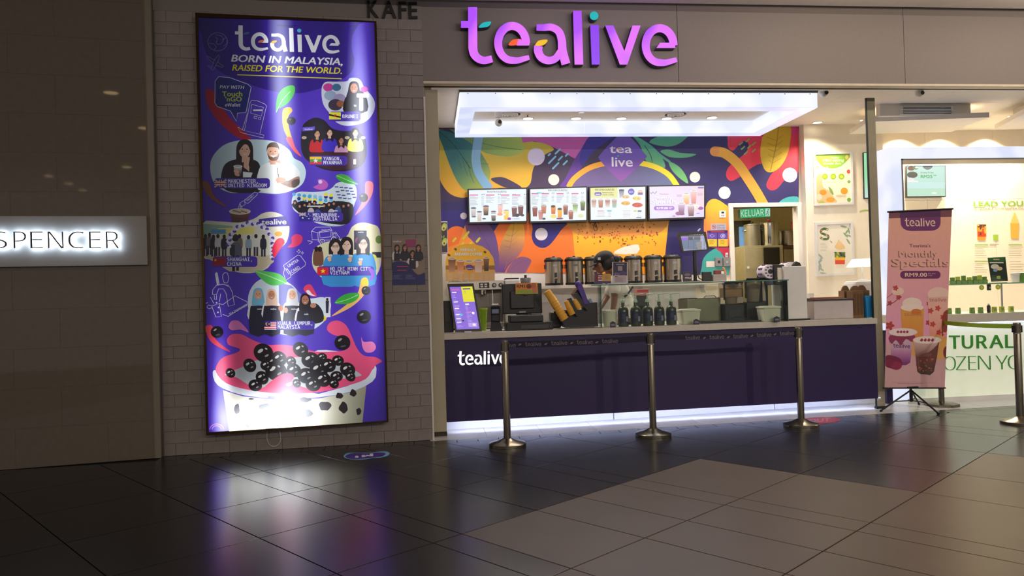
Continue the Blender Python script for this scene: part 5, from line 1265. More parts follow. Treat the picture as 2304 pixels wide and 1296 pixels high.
w2 = (at(1082,700,8.58).x-at(1022,700,8.58).x)/2
leanbox('casing', -w2+.02, w2+.02, .006, h_, 0, .02, M_black, tb)
class Lean:
    def __init__(s, W, Z0, Z1): s.W, s.Z0, s.Z1 = W, Z0, Z1
    def pix(s, u, v):   # u,v in 0..100 over the screen
        z = s.Z1-(s.Z1-s.Z0)*v/100; return lean(.02-s.W+2*s.W*u/100, z), z
c = Canvas(Lean(w2-.022, .035, h_-.035), [(0,0),(100,0),(100,100),(0,100)], (132,96,214)); random.seed(4)
c.rect(50,0,100,36,(226,220,40)); c.rect(6,8-3.5*.7,6+34,8,(235,90,160))
for k, y in enumerate((12,34,50,64,74,82)): c.rect(6,y,26,y+2.5,(240,236,250),1)
for y in range(16,96,3):
    if y % 4: c.rect(6, y, 14+random.random()*18, y+.8, (190,170,240)); 
    if y > 40: c.rect(54, y, 62+random.random()*18, y+.8, (190,170,240))
c.rect(56,4,90,7,(60,60,140)); c.rect(56,40,72,43,(240,240,250),1); c.rect(56,58,76,60,(235,90,160)); c.rect(54,86,92,95,(180,150,230)); c.ell(84,63,6,3,(240,240,250)); c.ell(30,66,7,3,(90,190,220)); c.ell(34,80,5,2,(40,30,60)); c.ell(80,90,7,3,(240,230,240)); c.line([(60,10),(66,12),(62,16)],1,(60,60,90))
c.V = [(x, z*.18+y-.0008, z) for x, y, z in c.V]; c.build('screen_picture', M_scr, tb)
MB().box(-.05+.02, .05+.0, -.06, .01, 0, .012, .002).build('foot_tab', M_whitep, tb); MB().prism([(-.05,0),(.05,0),(.05,.2),(-.05,.3)], .11, .12).build('back_stand', M_black, tb)
# dark box at the left end
w, h_ = dims(996, 1016, 688, 755, 8.75); t = thing('cash_drawer', 'matt black box standing left of the tablet against the jamb', 'box', cnt(1005, y=8.85)); MB().box(-.05, w/2+.02, -.12, .25, 0, h_+.02, .006).build('body', M_black, t); MB().box(-.03, .04, -.124, -.12, h_*.35, h_*.8, .001).build('front_plate', mat('dark_grey',(36,36,38),.4), t)
# lime green cup
p = cnt(1087, y=8.95); w, h_ = dims(1080, 1094, 696, 746, 8.95)
t = thing('plastic_cup', 'tall lime green plastic cup behind the menu tablet', 'cup', p); M_lime = mat('lime_plastic', (150,190,50), .4)
MB().lathe([(w*.42,0),(w*.66,h_*.9),(w*.72,h_*.91),(w*.72,h_)], seg=20).build('body', M_lime, t, True); MB().lathe([(w*.6,h_*.96),(w*.56,h_*.97)], seg=20).build('inside', mat('lime_dark',(70,100,26),.6), t)
# espresso machine under the coffee board (stands on a back bench)
KB = 10.0
bench = thing('back_bench', 'pale work bench behind the counter carrying the coffee machine', 'bench', (1.75, 10.32, 0)); MB().box(-1.6, 2.3, -.35, .35, 1.04, 1.1, .004).build('bench_top', M_top, bench); MB().box(-1.6, 2.3, -.3, .33, .1, 1.04).build('cabinet', mat('bench_grey',(120,116,112),.5), bench)
for k in range(5): MB().box(-1.58+k*.776, -1.58+k*.776+.765, -.316, -.3, .12, 1.02, .003).build('cabinet_door', mat('bench_grey',(120,116,112),.5), bench)
ey = 9.98
x0, x1, z0, z1 = span(1010, 1134, 632, 653, ey)
em = thing('coffee_machine', 'steel coffee machine with black knobs under the yellow coffee board', 'coffee machine', ((x0+x1)/2, 10.2, 1.101)); W2 = (x1-x0)/2; zz0, zz1 = z0-1.101, z1-1.101
M_st2 = mat('machine_steel', (190,182,172), .3, 1, var=.05)
MB().box(-W2, W2, -.22, .22, zz0, zz1, .006).build('head_housing', M_st2, em); MB().box(-W2, W2, 0, .22, .05, zz0, .004).build('back_body', mat('machine_grey',(120,114,108),.35,.8), em); MB().box(-W2, W2, -.2, .22, .02, .09, .006).build('drip_tray', M_st2, em)
for s_ in (-1,1): MB().box(s_*(W2-.05)-.02, s_*(W2-.05)+.02, -.18, .18, 0, .02).build('foot', M_black, em)
for u in (1056, 1092, 1098): pass
xs_ = lambda u: at(u, 645, ey).x-(x0+x1)/2
kp = MB().box(xs_(1078), xs_(1101), -.226, -.218, zz0+.025, zz1-.025, .003).build('key_pad', M_black, em)
for i in range(2):
    for j in range(2): MB().box(xs_(1081+i*9), xs_(1087+i*9), -.23, -.225, zz0+.035+j*.03, zz0+.055+j*.03).build('key', mat('key_white',(210,205,195),.5), kp)
for u in (1112, 1127):
    kn = MB().lathe([(.028,-.25),(.03,-.235),(.03,-.218)], (xs_(u),0,(zz0+zz1)/2), 16, 'Y').build('knob', M_black, em, True); MB().lathe([(.018,-.254),(.018,-.249)], (xs_(u),0,(zz0+zz1)/2), 14, 'Y').build('knob_cap', M_chrome, kn)
for u in (1040, 1089): 
    gh = MB().lathe([(.035,zz0-.06),(.04,zz0-.04),(.04,zz0)], (xs_(u),-.12,0), 18).build('brew_head', M_chrome, em, True); MB().tube([(xs_(u),-.15,zz0-.05),(xs_(u),-.28,zz0-.06)], .012).build('filter_handle', M_black, gh)
MB().tube([(xs_(1108),-.19,zz0),(xs_(1108),-.2,zz0-.16),(xs_(1109),-.21,zz0-.22)], .006).build('steam_wand', M_chrome, em)
M_cupc = glass_mat('clear_cup', (236,228,220))
for i, u in enumerate((1009,1021,1032,1046,1060,1072,1084,1098,1108)):
    hh = (.12,.1,.13,.115,.13,.11,.125,.12,.11)[i]; t = thing('cup_stack', 'nested clear cups on the coffee machine, '+('leftmost stack','second stack from the left','third stack from the left','fourth stack from the left','middle stack of nine','fourth stack from the right','third stack from the right','second stack from the right','rightmost stack')[i], 'cup stack', (at(u,625,10.12).x, 10.12, z1+.001), 0, 'cup stacks on the coffee machine')
    for k in range(4): MB().lathe([(.03,k*.02),(.037,hh*.66+k*.02),(.04,hh*.66+k*.02),(.04,hh*.66+.004+k*.02)], seg=14).build('cup', mat('frosted_cup',(214,204,188),.5), t, True)
# coffee arch board
AY = 10.0
PA = Plane(at(1058,600,AY).x, AY, 0)
ab = on_plane('coffee_board', 'yellow arch shaped coffee board with drinks standing on the coffee machine', 'sign', PA)
c = Canvas(PA, [(990,530),(1130,530),(1130,634),(990,634)]); c.zoom(990, 490, 4.8)
arch = [(62,680),(60,480),(75,410),(120,345),(190,300),(270,282),(370,284),(460,310),(530,360),(575,430),(588,500),(592,680)]
c.poly(arch, (250,190,50), 0)
c.text('FRESHLY', 222, 358, 165, 24, (70,120,170), bold=.08); c.text('FRESHLY', 222, 358, 165, 24, (244,244,240), bold=.045); c.text('BREWED COFFEE', 162, 408, 292, 28, (70,120,170), bold=.08, slope=-.01); c.text('BREWED COFFEE', 162, 408, 292, 28, (244,244,240), bold=.045, slope=-.01)
for x, y in ((168,340),(97,403),(485,370)): c.ell(x, y, 17, 12, (90,46,26), .6, 12); c.line([(x-12,y-7),(x+12,y+7)], 2, (190,140,80))
c.poly([(62,520),(590,510),(592,680),(62,680)], (222,170,96)); c.rect(62,515,590,560,(160,110,60))
for x, y, w_, h2, a, b_ in ((130,585,84,145,(120,76,50),(196,150,110)),(222,605,80,140,(200,100,50),(226,180,140)),(316,620,98,150,(238,170,60),(230,160,50)),(415,590,92,130,(210,150,120),(226,206,196)),(500,575,62,140,(150,100,70),(60,50,40))): pcup(c, x, y, w_, h2, a, b_, (226,214,200))
c.poly([(275,525),(310,505),(358,520),(355,560),(300,565)], (96,62,150), 2); c.text('tealive', 290, 552, 62, 14, (230,220,240), bold=.02)
for x in (85,150,200,260,330,420,480,540): c.rect(x,600,x+44,680,(212,176,130),8)
c.build('printed_front', attr_mat('print_board', rough=.5), ab)
MB().prism([PA.pix(*c.T(p)) for p in arch], .0002, .012).build('board', mat('board_core',(200,190,170),.7), ab)
# avocado poster on white cabinet at the far left
PV = Plane(at(998,540,10.3).x, 10.3, 0); av = on_plane('avocado_sign', 'tall narrow sign with avocado halves behind the left jamb', 'sign', PV)
c = Canvas(PV, [(960,500),(1006,500),(1007,568),(960,568)], (70,60,90)); c.zoom(990, 490, 4.8)
c.rect(-140,45,85,340,(72,60,70))
for x, y in ((45,100),(50,260),(-40,180)): c.ell(x, y, 28, 44, (180,200,90), .3); c.ell(x-4, y+10, 20, 30, (214,214,130), .3); c.ell(x-4, y+16, 9, 12, (110,70,40))
for x, y in ((15,210),(40,205)): c.ell(x, y, 9, 18, (110,170,90), .4)
c.build('printed_front', attr_mat('print_board'), av); ax0, ax1 = PV.pix(958,540)[0], PV.pix(1007.5,540)[0]; MB().box(ax0, ax1, .001, .03, PV.pix(1000,570)[1], PV.pix(1000,498)[1], .003).build('board', M_whitep, av)
MB().box(ax0, ax1-.02, -.02, .12, 1.101-0, PV.pix(1000,572)[1], .004).build('white_stand', M_whitep, av)
# ================================================================== till, printer, card reader
tl = thing('till', 'big black point of sale monitor seen from behind with a price card on top', 'till', cnt(1175, y=8.95), .02)
w, h_ = dims(1131, 1221, 638, 706, 8.95); zb_ = at(1176,706,8.95).z-CT
MB().box(-w/2, w/2, -.02, .03, zb_, zb_+h_, .012).build('screen_back', M_black, tl); MB().box(-w*.3, w*.3, -.05, -.02, zb_+.06, zb_+h_*.75, .01).build('back_bulge', mat('dark_grey',(36,36,38),.4), tl)
MB().box(-.07, .07, -.0, .05, .02, zb_+.05, .006).build('neck', M_black, tl); MB().box(-.14, .14, -.1, .12, 0, .025, .006).build('foot', M_black, tl); MB().box(-.04, .04, -.024, -.02, zb_+.012, zb_+.032).build('label_plate', mat('silver_grey',(150,150,150),.4), tl)
p = at(1185, 662, 8.86); PR = Plane(p.x, 8.86, 0); pc = on_plane('price_card', 'orange and green price card propped on the black till', 'sign', PR)
Qc = [(1160,637),(1209,636),(1211,661),(1160,662)]; c = Canvas(PR, Qc, (226,140,50)); c.zoom(990, 490, 4.8); c.rect(825,780,1060,822,(150,170,50)); c.text('RM1', 828, 755, 90, 32, (70,30,24), bold=.05); c.ell(960,740,30,26,(120,50,40)); c.ell(1010,730,26,40,(190,100,60)); c.poly([(1000,760),(1050,750),(1050,815),(1000,810)], (206,120,90)); c.build('printed_front', attr_mat('print_board'), pc); MB().prism([PR.pix(*q_) for q_ in Qc], .0003, .006).build('card', M_whitep, pc); MB().prism([PR.pix(1180,660),PR.pix(1190,660),PR.pix(1188,664),PR.pix(1182,664)], .0, .015).build('clip_foot', M_black, pc)
rp = thing('receipt_printer', 'low wide black receipt printer and drawer in front of the till', 'printer', cnt(1188, y=8.72), .02); w, h_ = dims(1134, 1238, 706, 745, 8.72)
MB().box(-w/2, w/2, -.12, .12, .0, h_*.45, .006).build('drawer', M_black, rp); MB().box(-w*.42, w*.3, -.1, .1, h_*.45, h_*.85, .012).build('printer_body', mat('dark_grey',(36,36,38),.4), rp); MB().box(-w*.2, w*.4, -.126, -.12, h_*.08, h_*.3, .002).build('drawer_front', mat('drawer_grey',(58,58,60),.35), rp); MB().box(w*.05, w*.28, -.06, .04, h_*.85, h_*.95, .004).build('paper_cover', mat('mid_grey',(84,82,80),.4), rp); MB().lathe([(.004,-.129),(.004,-.126)], (w*.44,0,h_*.18), 8, 'Y').build('lock', M_chrome, rp)
w, h_ = dims(1238, 1262, 705, 742, 8.75); t = thing('receipt_roll_box', 'small dark grey box with rounded top between printer and cup dispenser', 'box', cnt(1249, y=9.0)); MB().box(-w*.55, w*.5, -.07, .07, 0, h_, .02).build('body', mat('mid_grey',(84,82,80),.4), t); MB().box(-w*.4, w*.35, -.074, -.068, h_*.2, h_*.6, .002).build('front_label', mat('drawer_grey',(58,58,60),.35), t)
cr = thing('card_reader', 'small dark card payment terminal right of the green cup', 'card reader', cnt(1114, y=8.72), -.05); w, h_ = dims(1104, 1128, 681, 742, 8.72)
MB().prism([(-w*.5,0),(w*.6,0),(w*.45,h_*.3),(-w*.4,h_*.34)], -.06, .07).build('dock', M_black, cr); MB().box(-w*.42, w*.42, -.03, .01, h_*.3, h_*.97, .008, ((0,0,h_*.3),'X',.25)).build('handset', mat('reader_blue',(24,26,44),.35), cr); MB().box(-w*.32, w*.32, -.034, -.028, h_*.68, h_*.84, .002, ((0,0,h_*.3),'X',.25)).build('screen', mat('reader_grey',(130,140,160),.3), cr); MB().box(-w*.32, w*.32, -.034, -.028, h_*.4, h_*.6, .002, ((0,0,h_*.3),'X',.25)).build('key_field', mat('drawer_grey',(58,58,60),.35), cr); MB().box(-w*.3, w*.3, -.02, .0, h_*.98, h_*1.02, .0, ((0,0,h_*.3),'X',.25)).build('paper_slip', M_whitep, cr)
# white bread toaster like box behind the till
x0, x1, z0, z1 = span(1138, 1173, 628, 646, 9.9); t = thing('label_printer', 'small white printer with a dark lid strip behind the till', 'printer', ((x0+x1)/2, 10.15, 1.101)); MB().box(-(x1-x0)/2, (x1-x0)/2, -.14, .14, 0, z1-1.101, .015).build('body', M_whitep, t); MB().box(-(x1-x0)/2*.9, (x1-x0)/2*.9, -.1, .1, z1-1.101, z1-1.101+.02, .008).build('lid', M_black, t); MB().box(-(x1-x0)/2*.7, (x1-x0)/2*.7, -.146, -.139, z1-1.2, z1-1.17, .002).build('slot', M_black, t)
x0, x1, z0, z1 = span(1176, 1200, 626, 640, 9.95); t = thing('grinder_hopper', 'grey appliance lid with knob left of the first urn', 'grinder', ((x0+x1)/2, 10.2, 1.101)); W_ = (x1-x0)/2; MB().box(-W_, W_, -.1, .1, 0, z0-1.09, .01).build('body', mat('mid_grey',(84,82,80),.4), t); MB().lathe([(W_*.9,z0-1.095),(W_*1.05,z1-1.101),(W_,z1-1.09)], seg=20).build('hopper', mat('smoke_grey',(110,108,106),.3), t, True); MB().lathe([(.02,z1-1.09),(.016,z1-1.06),(.024,z1-1.05)], seg=12).build('lid_knob', M_black, t, True)
# ================================================================== CUP DISPENSER
cd = thing('cup_dispenser', 'black slanted cup dispenser holding yellow paper cup stacks beside the till', 'cup dispenser', cnt(1292, y=8.78), .0)
w, h_ = dims(1240, 1342, 660, 738, 8.78); k = 1/ (1/((at(1342,700,8.78).x-at(1240,700,8.78).x)/102))
px2 = lambda x, y: ((990+x/4.8-1292)*k, (738-(490+y/4.8))*k)
MB().prism([px2(1340,1180), px2(1690,1180), px2(1690,925), px2(1610,930), px2(1500,760), px2(1440,830), px2(1560,1000), px2(1300,1000), px2(1245,1010)], -.06, .14).build('body', M_black, cd)
MB().prism([px2(1340,1182), px2(1690,1182), px2(1690,1150), px2(1320,1150)], -.08, .15).build('base', M_black, cd)
M_cupy = mat('paper_cup_yellow', (226,168,62), .6, var=.04); M_cupr = mat('cup_rim', (240,214,160), .5); M_purc = mat('cup_purple', (72,46,140), .5)
def slant_stack(parent, A, B, r, n, y, m, m2):
    A = Vector((A[0], y, A[1])); B = Vector((B[0], y, B[1])); d = (B-A).normalized(); q_ = d.to_track_quat('Z','Y').to_matrix()
    for i in range(n):
        f = i/(n-1) if n > 1 else 0; L = min(.15,(B-A).length*.5); P = A+d*(L+((B-A).length-L)*.92*f)
        bm = MB().lathe([(r*1.0,0),(r*1.06,.004),(r*1.0,.008),(r*.98,.01),(r*.8,L)], seg=18)
        for v in bm.b.verts: v.co = P + q_ @ Vector((v.co.x, v.co.y, -v.co.z))
        bm.build('paper_cup', m if i < n-1 or not m2 else m2, parent, True)
lo, hi = px2(1340,1110), px2(1150,790)
slant_stack(cd, hi, lo, .05, 8, -.085, M_cupy, None)
lo, hi = px2(1420,1050), px2(1355,900); slant_stack(cd, hi, lo, .042, 6, -.085, M_cupy, None)
lo, hi = px2(1490,990), px2(1435,890); slant_stack(cd, hi, lo, .038, 4, -.085, M_cupy, None)
for a, b_ in (((1370,880),(1450,1060)),((1440,830),(1560,1000))):
    p0, p1 = px2(*a), px2(*b_); MB().prism([p0, (p0[0]+.035,p0[1]+.012), (p1[0]+.03,p1[1]), p1], -.12, -.02).build('chute_wall', M_black, cd)
p0, p1 = px2(1465,745), px2(1560,945); MB().prism([p0,(p0[0]+.06,p0[1]+.02),(p1[0]+.03,p1[1]+.01),(p1[0]-.02,p1[1])], -.125, -.06).build('purple_sleeve', M_purc, cd); MB().ball((p0[0]+.022,-.09,p0[1]+.014), .038, (1,1,1.1)).build('sleeve_top', M_purc, cd, True)
q0 = px2(1590,850); bl_ = thing('phone_card', 'pale blue card clipped behind the cup dispenser', 'card', cnt(1327, y=8.97)); MB().box(-.03, .05, -.004, .004, .22, .33, .001, ((0,0,.27),'Y',-.5)).build('card', mat('pale_blue',(150,180,214),.5), bl_); MB().box(-.006, .006, .002, .01, 0, .24).build('stick', M_black, bl_)
# ================================================================== GLASS CASE AND WHAT STANDS IN IT
GY = 8.64
GZ = at(1450,637.5,GY).z
M_glass = glass_mat('case_glass', (246,251,248)); M_gedge = mat('glass_edge', (70,130,105), .15, var=.1)
gx0, gx1 = at(1354,690,GY).x, at(1772,690,GY).x
gc = thing('glass_case', 'long glass sneeze guard with green edges on the counter over sauces and tubs', 'glass case', ((gx0+gx1)/2, GY, CT)); W_ = (gx1-gx0)/2; gh_ = GZ-CT
SL = .02/ (2*W_)
def gbox(n, x0, x1, y0, y1, z0, z1, m, par=gc): return MB().box(x0,x1,y0,y1,z0,z1).build(n, m, par)
gbox('front_pane', -W_, W_, 0, .008, .002, gh_-.012, M_glass); tp_ = gbox('top_pane', -W_-.12, W_+.02, -.01, .19, gh_-.012, gh_, M_glass); gbox('side_pane', -W_-.008, -W_, 0, .19, .002, gh_-.012, M_glass); gbox('side_pane', W_, W_+.008, 0, .19, .002, gh_-.012, M_glass)
gbox('pane_edge', -W_-.12, W_+.02, -.013, -.0105, gh_-.012, gh_, M_gedge, tp_); gbox('pane_edge', W_+.001, W_+.007, -.003, -.0005, .002, gh_-.012, M_gedge); gbox('pane_edge', -W_-.008, -W_-.001, -.003, -.0005, .002, gh_-.012, M_gedge)
for f in (-.45, 0, .45): MB().box(f*W_*2-.012, f*W_*2+.012, -.012, .02, 0, .03, .004).build('pane_clip', M_chrome, gc)
# sauce bottles with pumps
M_sauce = mat('sauce_bottle', (62,70,46), .22, var=.1); M_slab = mat('bottle_label', (40,42,78), .5); M_pump = mat('pump_plastic', (190,204,184), .35)
def bottle():
    t = thing('pump_bottle', '', 'bottle', (0,0,0), 0, 'sauce bottles in the glass case')
    MB().lathe([(.06,0),(.066,.008),(.066,.2),(.06,.222),(.045,.24),(.026,.252),(.022,.262),(.021,.30)], seg=26).build('glass_body', M_sauce, t, True)
    MB().lathe([(.0668,.045),(.0668,.185)], seg=26, close=False).build('wrap_label', M_slab, t, True)
    MB().box(.012, .036, -.071, -.062, .06, .125, .001).build('white_tag', mat('tag_white',(150,154,170),.6), t)
    for k in range(3): MB().box(-.04, .008, -.0685, -.0655, .14-k*.018, .146-k*.018).build('label_line', mat('label_line',(90,92,130),.6), t)
    pm = MB().lathe([(.028,.298),(.028,.318),(.018,.335),(.012,.34),(.009,.385),(.014,.388),(.014,.398)], seg=16).build('pump_head', M_pump, t, True)
    MB().tube([(-.01,0,.398),(.05,0,.402),(.125,0,.406)], [.008,.007,.005]).build('pump_spout', M_pump, pm, True); return t
b0 = bottle()
for i, u in enumerate((1402,1430,1457,1483,1510)):
    o = b0 if i == 0 else dup(b0); o.location = (at(u,700,8.76).x, 8.76, CT+.001)
    o['label'] = ['leftmost green sauce pump bottle, right of the round white tub','second sauce pump bottle from the left in the glass case','middle sauce pump bottle of the five in the glass case','fourth sauce pump bottle from the left in the glass case','rightmost sauce pump bottle, left of the square white tub'][i]; o.rotation_euler.z = random.uniform(-.12,.12)
    s_ = .93+.02*random.random(); o.scale = (s_, s_, s_)
def tub(u0, u1, v0, v1, y, lab, square=True):
    w, h_ = dims(u0, u1, v0, v1, y); t = thing('plastic_tub', lab, 'tub', cnt((u0+u1)/2, y=y), 0, 'white tubs in the glass case'); m = mat('milky_plastic',(238,230,208),.4)
    if square:
        b = MB(); a = w*.4; e = w*.5
        for (z0, s0), (z1, s1) in (((0,a),(h_*.85,e*.94)),((h_*.86,e),(h_,e))):
            vs = [[b.b.verts.new((x*s, y_*s, z)) for x, y_ in ((-1,-1),(1,-1),(1,1),(-1,1))] for z, s in ((z0,s0),(z1,s1))]
            b.b.faces.new(vs[0][::-1]); b.b.faces.new(vs[1])
            for i in range(4): j = (i+1) % 4; b.b.faces.new((vs[0][i],vs[0][j],vs[1][j],vs[1][i]))
        bmesh.ops.bevel(b.b, geom=list(b.b.edges), offset=.006, segments=2, affect='EDGES'); b.build('body', m, t)
    else: MB().lathe([(w*.4,0),(w*.43,.01),(w*.48,h_*.86),(w*.5,h_*.87),(w*.5,h_)], seg=26).build('body', m, t, True)
    MB().box(-w*.36, w*.36, -w*.36, w*.36, h_, h_+.006, .003).build('lid_inset', mat('milky_lid',(222,214,194),.4), t); return t
tub(1355,1389,700,736,8.85,'round milky tub at the left end of the glass case',False); tub(1527,1570,695,728,8.8,'square white tub right of the sauce bottles'); tub(1709,1749,688,722,8.765,'square white tub at the right end of the glass case before the sealer')
for u, v0, v1, lab in ((1378,724,737,'small dark price tag holder in front of the round tub'),(1566,718,730,'small dark price tag holder at the corner of the middle tub'),(1747,710,722,'small grey price tag holder before the right tub')):
    w, h_ = dims(u-6, u+6, v0, v1, 8.6); t = thing('tag_holder', lab, 'tag holder', cnt(u, y=8.6), 0, 'price tag holders'); MB().prism([(-w/2,0),(w/2,0),(w/2,h_*.8),(0,h_*1.05),(-w/2,h_*.8)], -.008, .008).build('tag', mat('tag_navy',(40,40,60),.4), t); MB().box(-w*.5, w*.5, -.016, .016, 0, .006).build('tag_foot', M_black, t); MB().box(-w*.35, w*.35, -.0095, -.007, h_*.25, h_*.6).build('tag_text', mat('tag_print',(120,120,140),.6), t)
# steel topping box
w, h_ = dims(1534, 1610, 668, 722, 9.12); t = thing('topping_box', 'square steel topping warmer behind the middle white tub', 'food warmer', cnt(1574, y=9.25)); MB().box(-w/2, w/2, -.16, .18, .01, h_, .008).build('body', mat('dull_steel',(120,116,96),.4,.8,var=.08), t); MB().box(-w*.2, w/2+.004, -.165, .1, h_, h_+.012, .004).build('lid', M_st2, t); MB().tube([(w*.0,-.17,h_+.012),(w*.05,-.18,h_+.03),(w*.3,-.18,h_+.03),(w*.35,-.17,h_+.012)], .006).build('lid_handle', M_chrome, t); MB().box(-w/2-.003, w*-.2, -.164, .1, h_, h_+.006, .002).build('open_well', M_dark, t)
for s_ in (-1,1): MB().box(s_*w*.4-.02, s_*w*.4+.02, -.14, .16, 0, .012).build('foot', M_black, t)
x0, x1, z0, z1 = span(1570, 1704, 716, 722, 8.85); t = thing('work_tray', 'flat black tray lying under the blenders with a loose cable', 'tray', ((x0+x1)/2, 8.86, CT+.001)); W_ = (x1-x0)/2; MB().box(-W_, W_, -.12, .1, 0, .012, .003).build('tray_base', M_black, t); MB().box(-W_, W_, -.12, -.11, .012, .022).build('rim', M_black, t); MB().box(-W_, W_, .09, .1, .012, .022).build('rim', M_black, t); MB().tube(([(W_*x, -.06+.05*math.sin(x*7), .02+.05*max(0,math.sin(x*5))) for x in [-.3+.05*i for i in range(20)]]), .004).build('cable', M_black, t)
# blenders
M_jar = glass_mat('jar_plastic', (236,232,226)); 
def blender(u0, u1, v0, v1, vb, y, lab, fill):
    w, h_ = dims(u0, u1, v0, v1, y); hb = at((u0+u1)/2, vb, y).z-CT; t = thing('blender', lab, 'blender', cnt((u0+u1)/2, y=y), 0, 'covered blenders behind the glass')
    base = MB().box(-w*.48, w*.48, -.12, .12, 0, hb, .012).build('motor_base', M_black, t); MB().box(-w*.3, w*.3, -.124, -.118, hb*.25, hb*.7, .003).build('control_panel', mat('dark_grey',(36,36,38),.4), base)
    MB().lathe([(w*.26,hb),(w*.36,h_-.03),(w*.37,h_-.02)], seg=20, close=False).build('jar', mat('jar_fill',(176,160,142) if fill else (132,122,112),.3), t, True)
    MB().box(-w*.46, w*.46, -.1, .1, hb, h_-.012, .01).build('sound_cover', M_jar, t)
    MB().tube([(-w*.46,-.1,h_*.55),(-w*.45,-.1,h_-.02),(-w*.4,-.1,h_),(w*.4,-.1,h_),(w*.45,-.1,h_-.02)], .012).build('cover_frame', M_black, t)
    if fill: MB().box(-w*.42, w*.42, -.09, .09, hb+(h_-hb)*.3, hb+(h_-hb)*.74, .01).build('drink_fill', mat('tea_milk',(190,150,110),.4), t)
    MB().lathe([(w*.38,h_-.03),(w*.38,h_-.01),(w*.2,h_)], seg=20).build('jar_lid', M_black, t, True)
blender(1622,1668,627,716,684,9.1,'covered blender with peach brown drink inside, left one',True); blender(1670,1719,622,716,679,9.1,'covered empty blender left of the white sealing machine',False)
w, h_ = dims(1737,1756,632,718,9.0); t = thing('shaker_jar', 'tall clear shaker jar beside the white sealing machine', 'jar', cnt(1747, y=9.35)); MB().lathe([(w*.42,0),(w*.45,h_*.25)], seg=18).build('base', M_black, t, True); MB().lathe([(w*.4,h_*.25),(w*.5,h_*.95),(w*.47,h_)], seg=18).build('body', mat('frosted_jar',(186,190,186),.35), t, True); MB().lathe([(w*.5,h_*.96),(w*.5,h_),(w*.3,h_+.01)], seg=18).build('lid', M_jar, t, True)
# sealing machine
sy = 8.84
w, h_ = dims(1767, 1817, 598, 720, sy); sm_ = thing('cup_sealer', 'tall white cup sealing machine with two film rolls on top', 'sealing machine', cnt(1792, y=sy)); MB().box(-w/2, w/2, 0, .36, .012, h_, .008).build('housing', M_whitep, sm_); lx = -w/2-.06
MB().box(lx, -w/2, .05, .34, h_*.72, h_*.98, .005).build('side_housing', mat('cream_plastic',(226,214,200),.4), sm_)
for s_ in (-1,1): MB().box(s_*w*.35-.03, s_*w*.35+.03, .03, .33, 0, .014).build('foot', M_black, sm_)
M_film = mat('film_white', (226,220,226), .35); M_filmp = mat('film_print', (104,70,120), .4)
def roll(cx, cz, r, y0, y1):
    q_ = MB().lathe([(r,y0),(r,y1)], (cx,0,cz), 26, 'Y').build('film_roll', M_film, sm_, True); MB().lathe([(r*.35,y0-.004),(r*.35,y1+.004)], (cx,0,cz), 16, 'Y').build('roll_core', M_black, q_)
    for i in range(9):
        a = i*.7; MB().box(cx+r*.66*math.cos(a)-.014, cx+r*.66*math.cos(a)+.014, y0-.003, y0+.002, cz+r*.66*math.sin(a)-.009, cz+r*.66*math.sin(a)+.009, .002).build('film_mark', M_filmp, q_)
    for i in range(8):
        a = i*.8+.3; MB().box(cx+r*.97*math.cos(a)-.014, cx+r*.97*math.cos(a)+.014, y0+.05, y1-.05, cz+r*.97*math.sin(a)-.012, cz+r*.97*math.sin(a)+.012, .004).build('film_mark', M_filmp, q_)
ux = lambda u: at(u,600,sy).x-at(1792,700,sy).x
zx = lambda v: at(1790,v,sy).z-CT
roll(ux(1741), zx(609), .088, .1, .3); roll(ux(1791), zx(612), .13, .1, .3)
MB().box(ux(1746), ux(1770), .06, .1, zx(640), zx(594), .01).build('roll_arm', M_black, sm_); MB().box(ux(1730), ux(1752), .31, .36, zx(690), zx(600), .01).build('back_arm', M_black, sm_); MB().prism([(ux(1790),zx(597)),(ux(1808),zx(598)),(ux(1804),zx(591)),(ux(1797),zx(588))], .05, .1).build('cutter_head', M_black, sm_); MB().prism([(ux(1744),zx(632)),(ux(1752),zx(620)),(ux(1755),zx(632)),(ux(1748),zx(640))], .1, .3).build('loose_film', mat('film_blue',(170,170,220),.3), sm_)
MB().box(ux(1757), ux(1818), -.02, .0, .0, .02, .003).build('black_base_strip', M_black, sm_)
# acrylic notice and small card on the glass top
def stand_sign(name, lab, quad, y, z, draw, base):
    pl = Plane(at(quad[0][0],quad[0][1],y).x, y, 0); pl.o.z = 0; t = on_plane(name, lab, 'sign', pl)
    c = Canvas(pl, quad, base); draw(c); c.build('printed_front', attr_mat('print_board'), t); MB().prism([pl.pix(*q_) for q_ in quad], .0003, .006).build('board', M_whitep, t)
    xs = [pl.pix(*q_)[0] for q_ in quad]; MB().box(min(xs), max(xs), -.03, .04, z+.0005, z+.006).build('foot', mat('acrylic',(190,200,205),.1), t); return t
def d_not(c):
    c.zoom(1330,500,4.985); c.rect(248,450,402,600,(46,36,62)); c.rect(300,492,350,545,(150,140,150)); c.rect(280,478-16*.7,280+90,478,(150,140,170)); c.ell(290,580,36,16,(110,80,130)); c.ell(360,570,40,20,(80,60,120)); c.rect(258,594,394,680,(180,160,164)); lines(c, 270, 620, 110, 5, 11, (90,80,90), 3); c.rect(266,614-9*.7,266+30,614,(60,50,60))
stand_sign('notice_stand', 'standing purple notice in clear acrylic on top of the glass case', [(1377.5,589.5),(1413,589.5),(1413,637),(1377.5,637)], 8.8, GZ, d_not, (196,188,190))
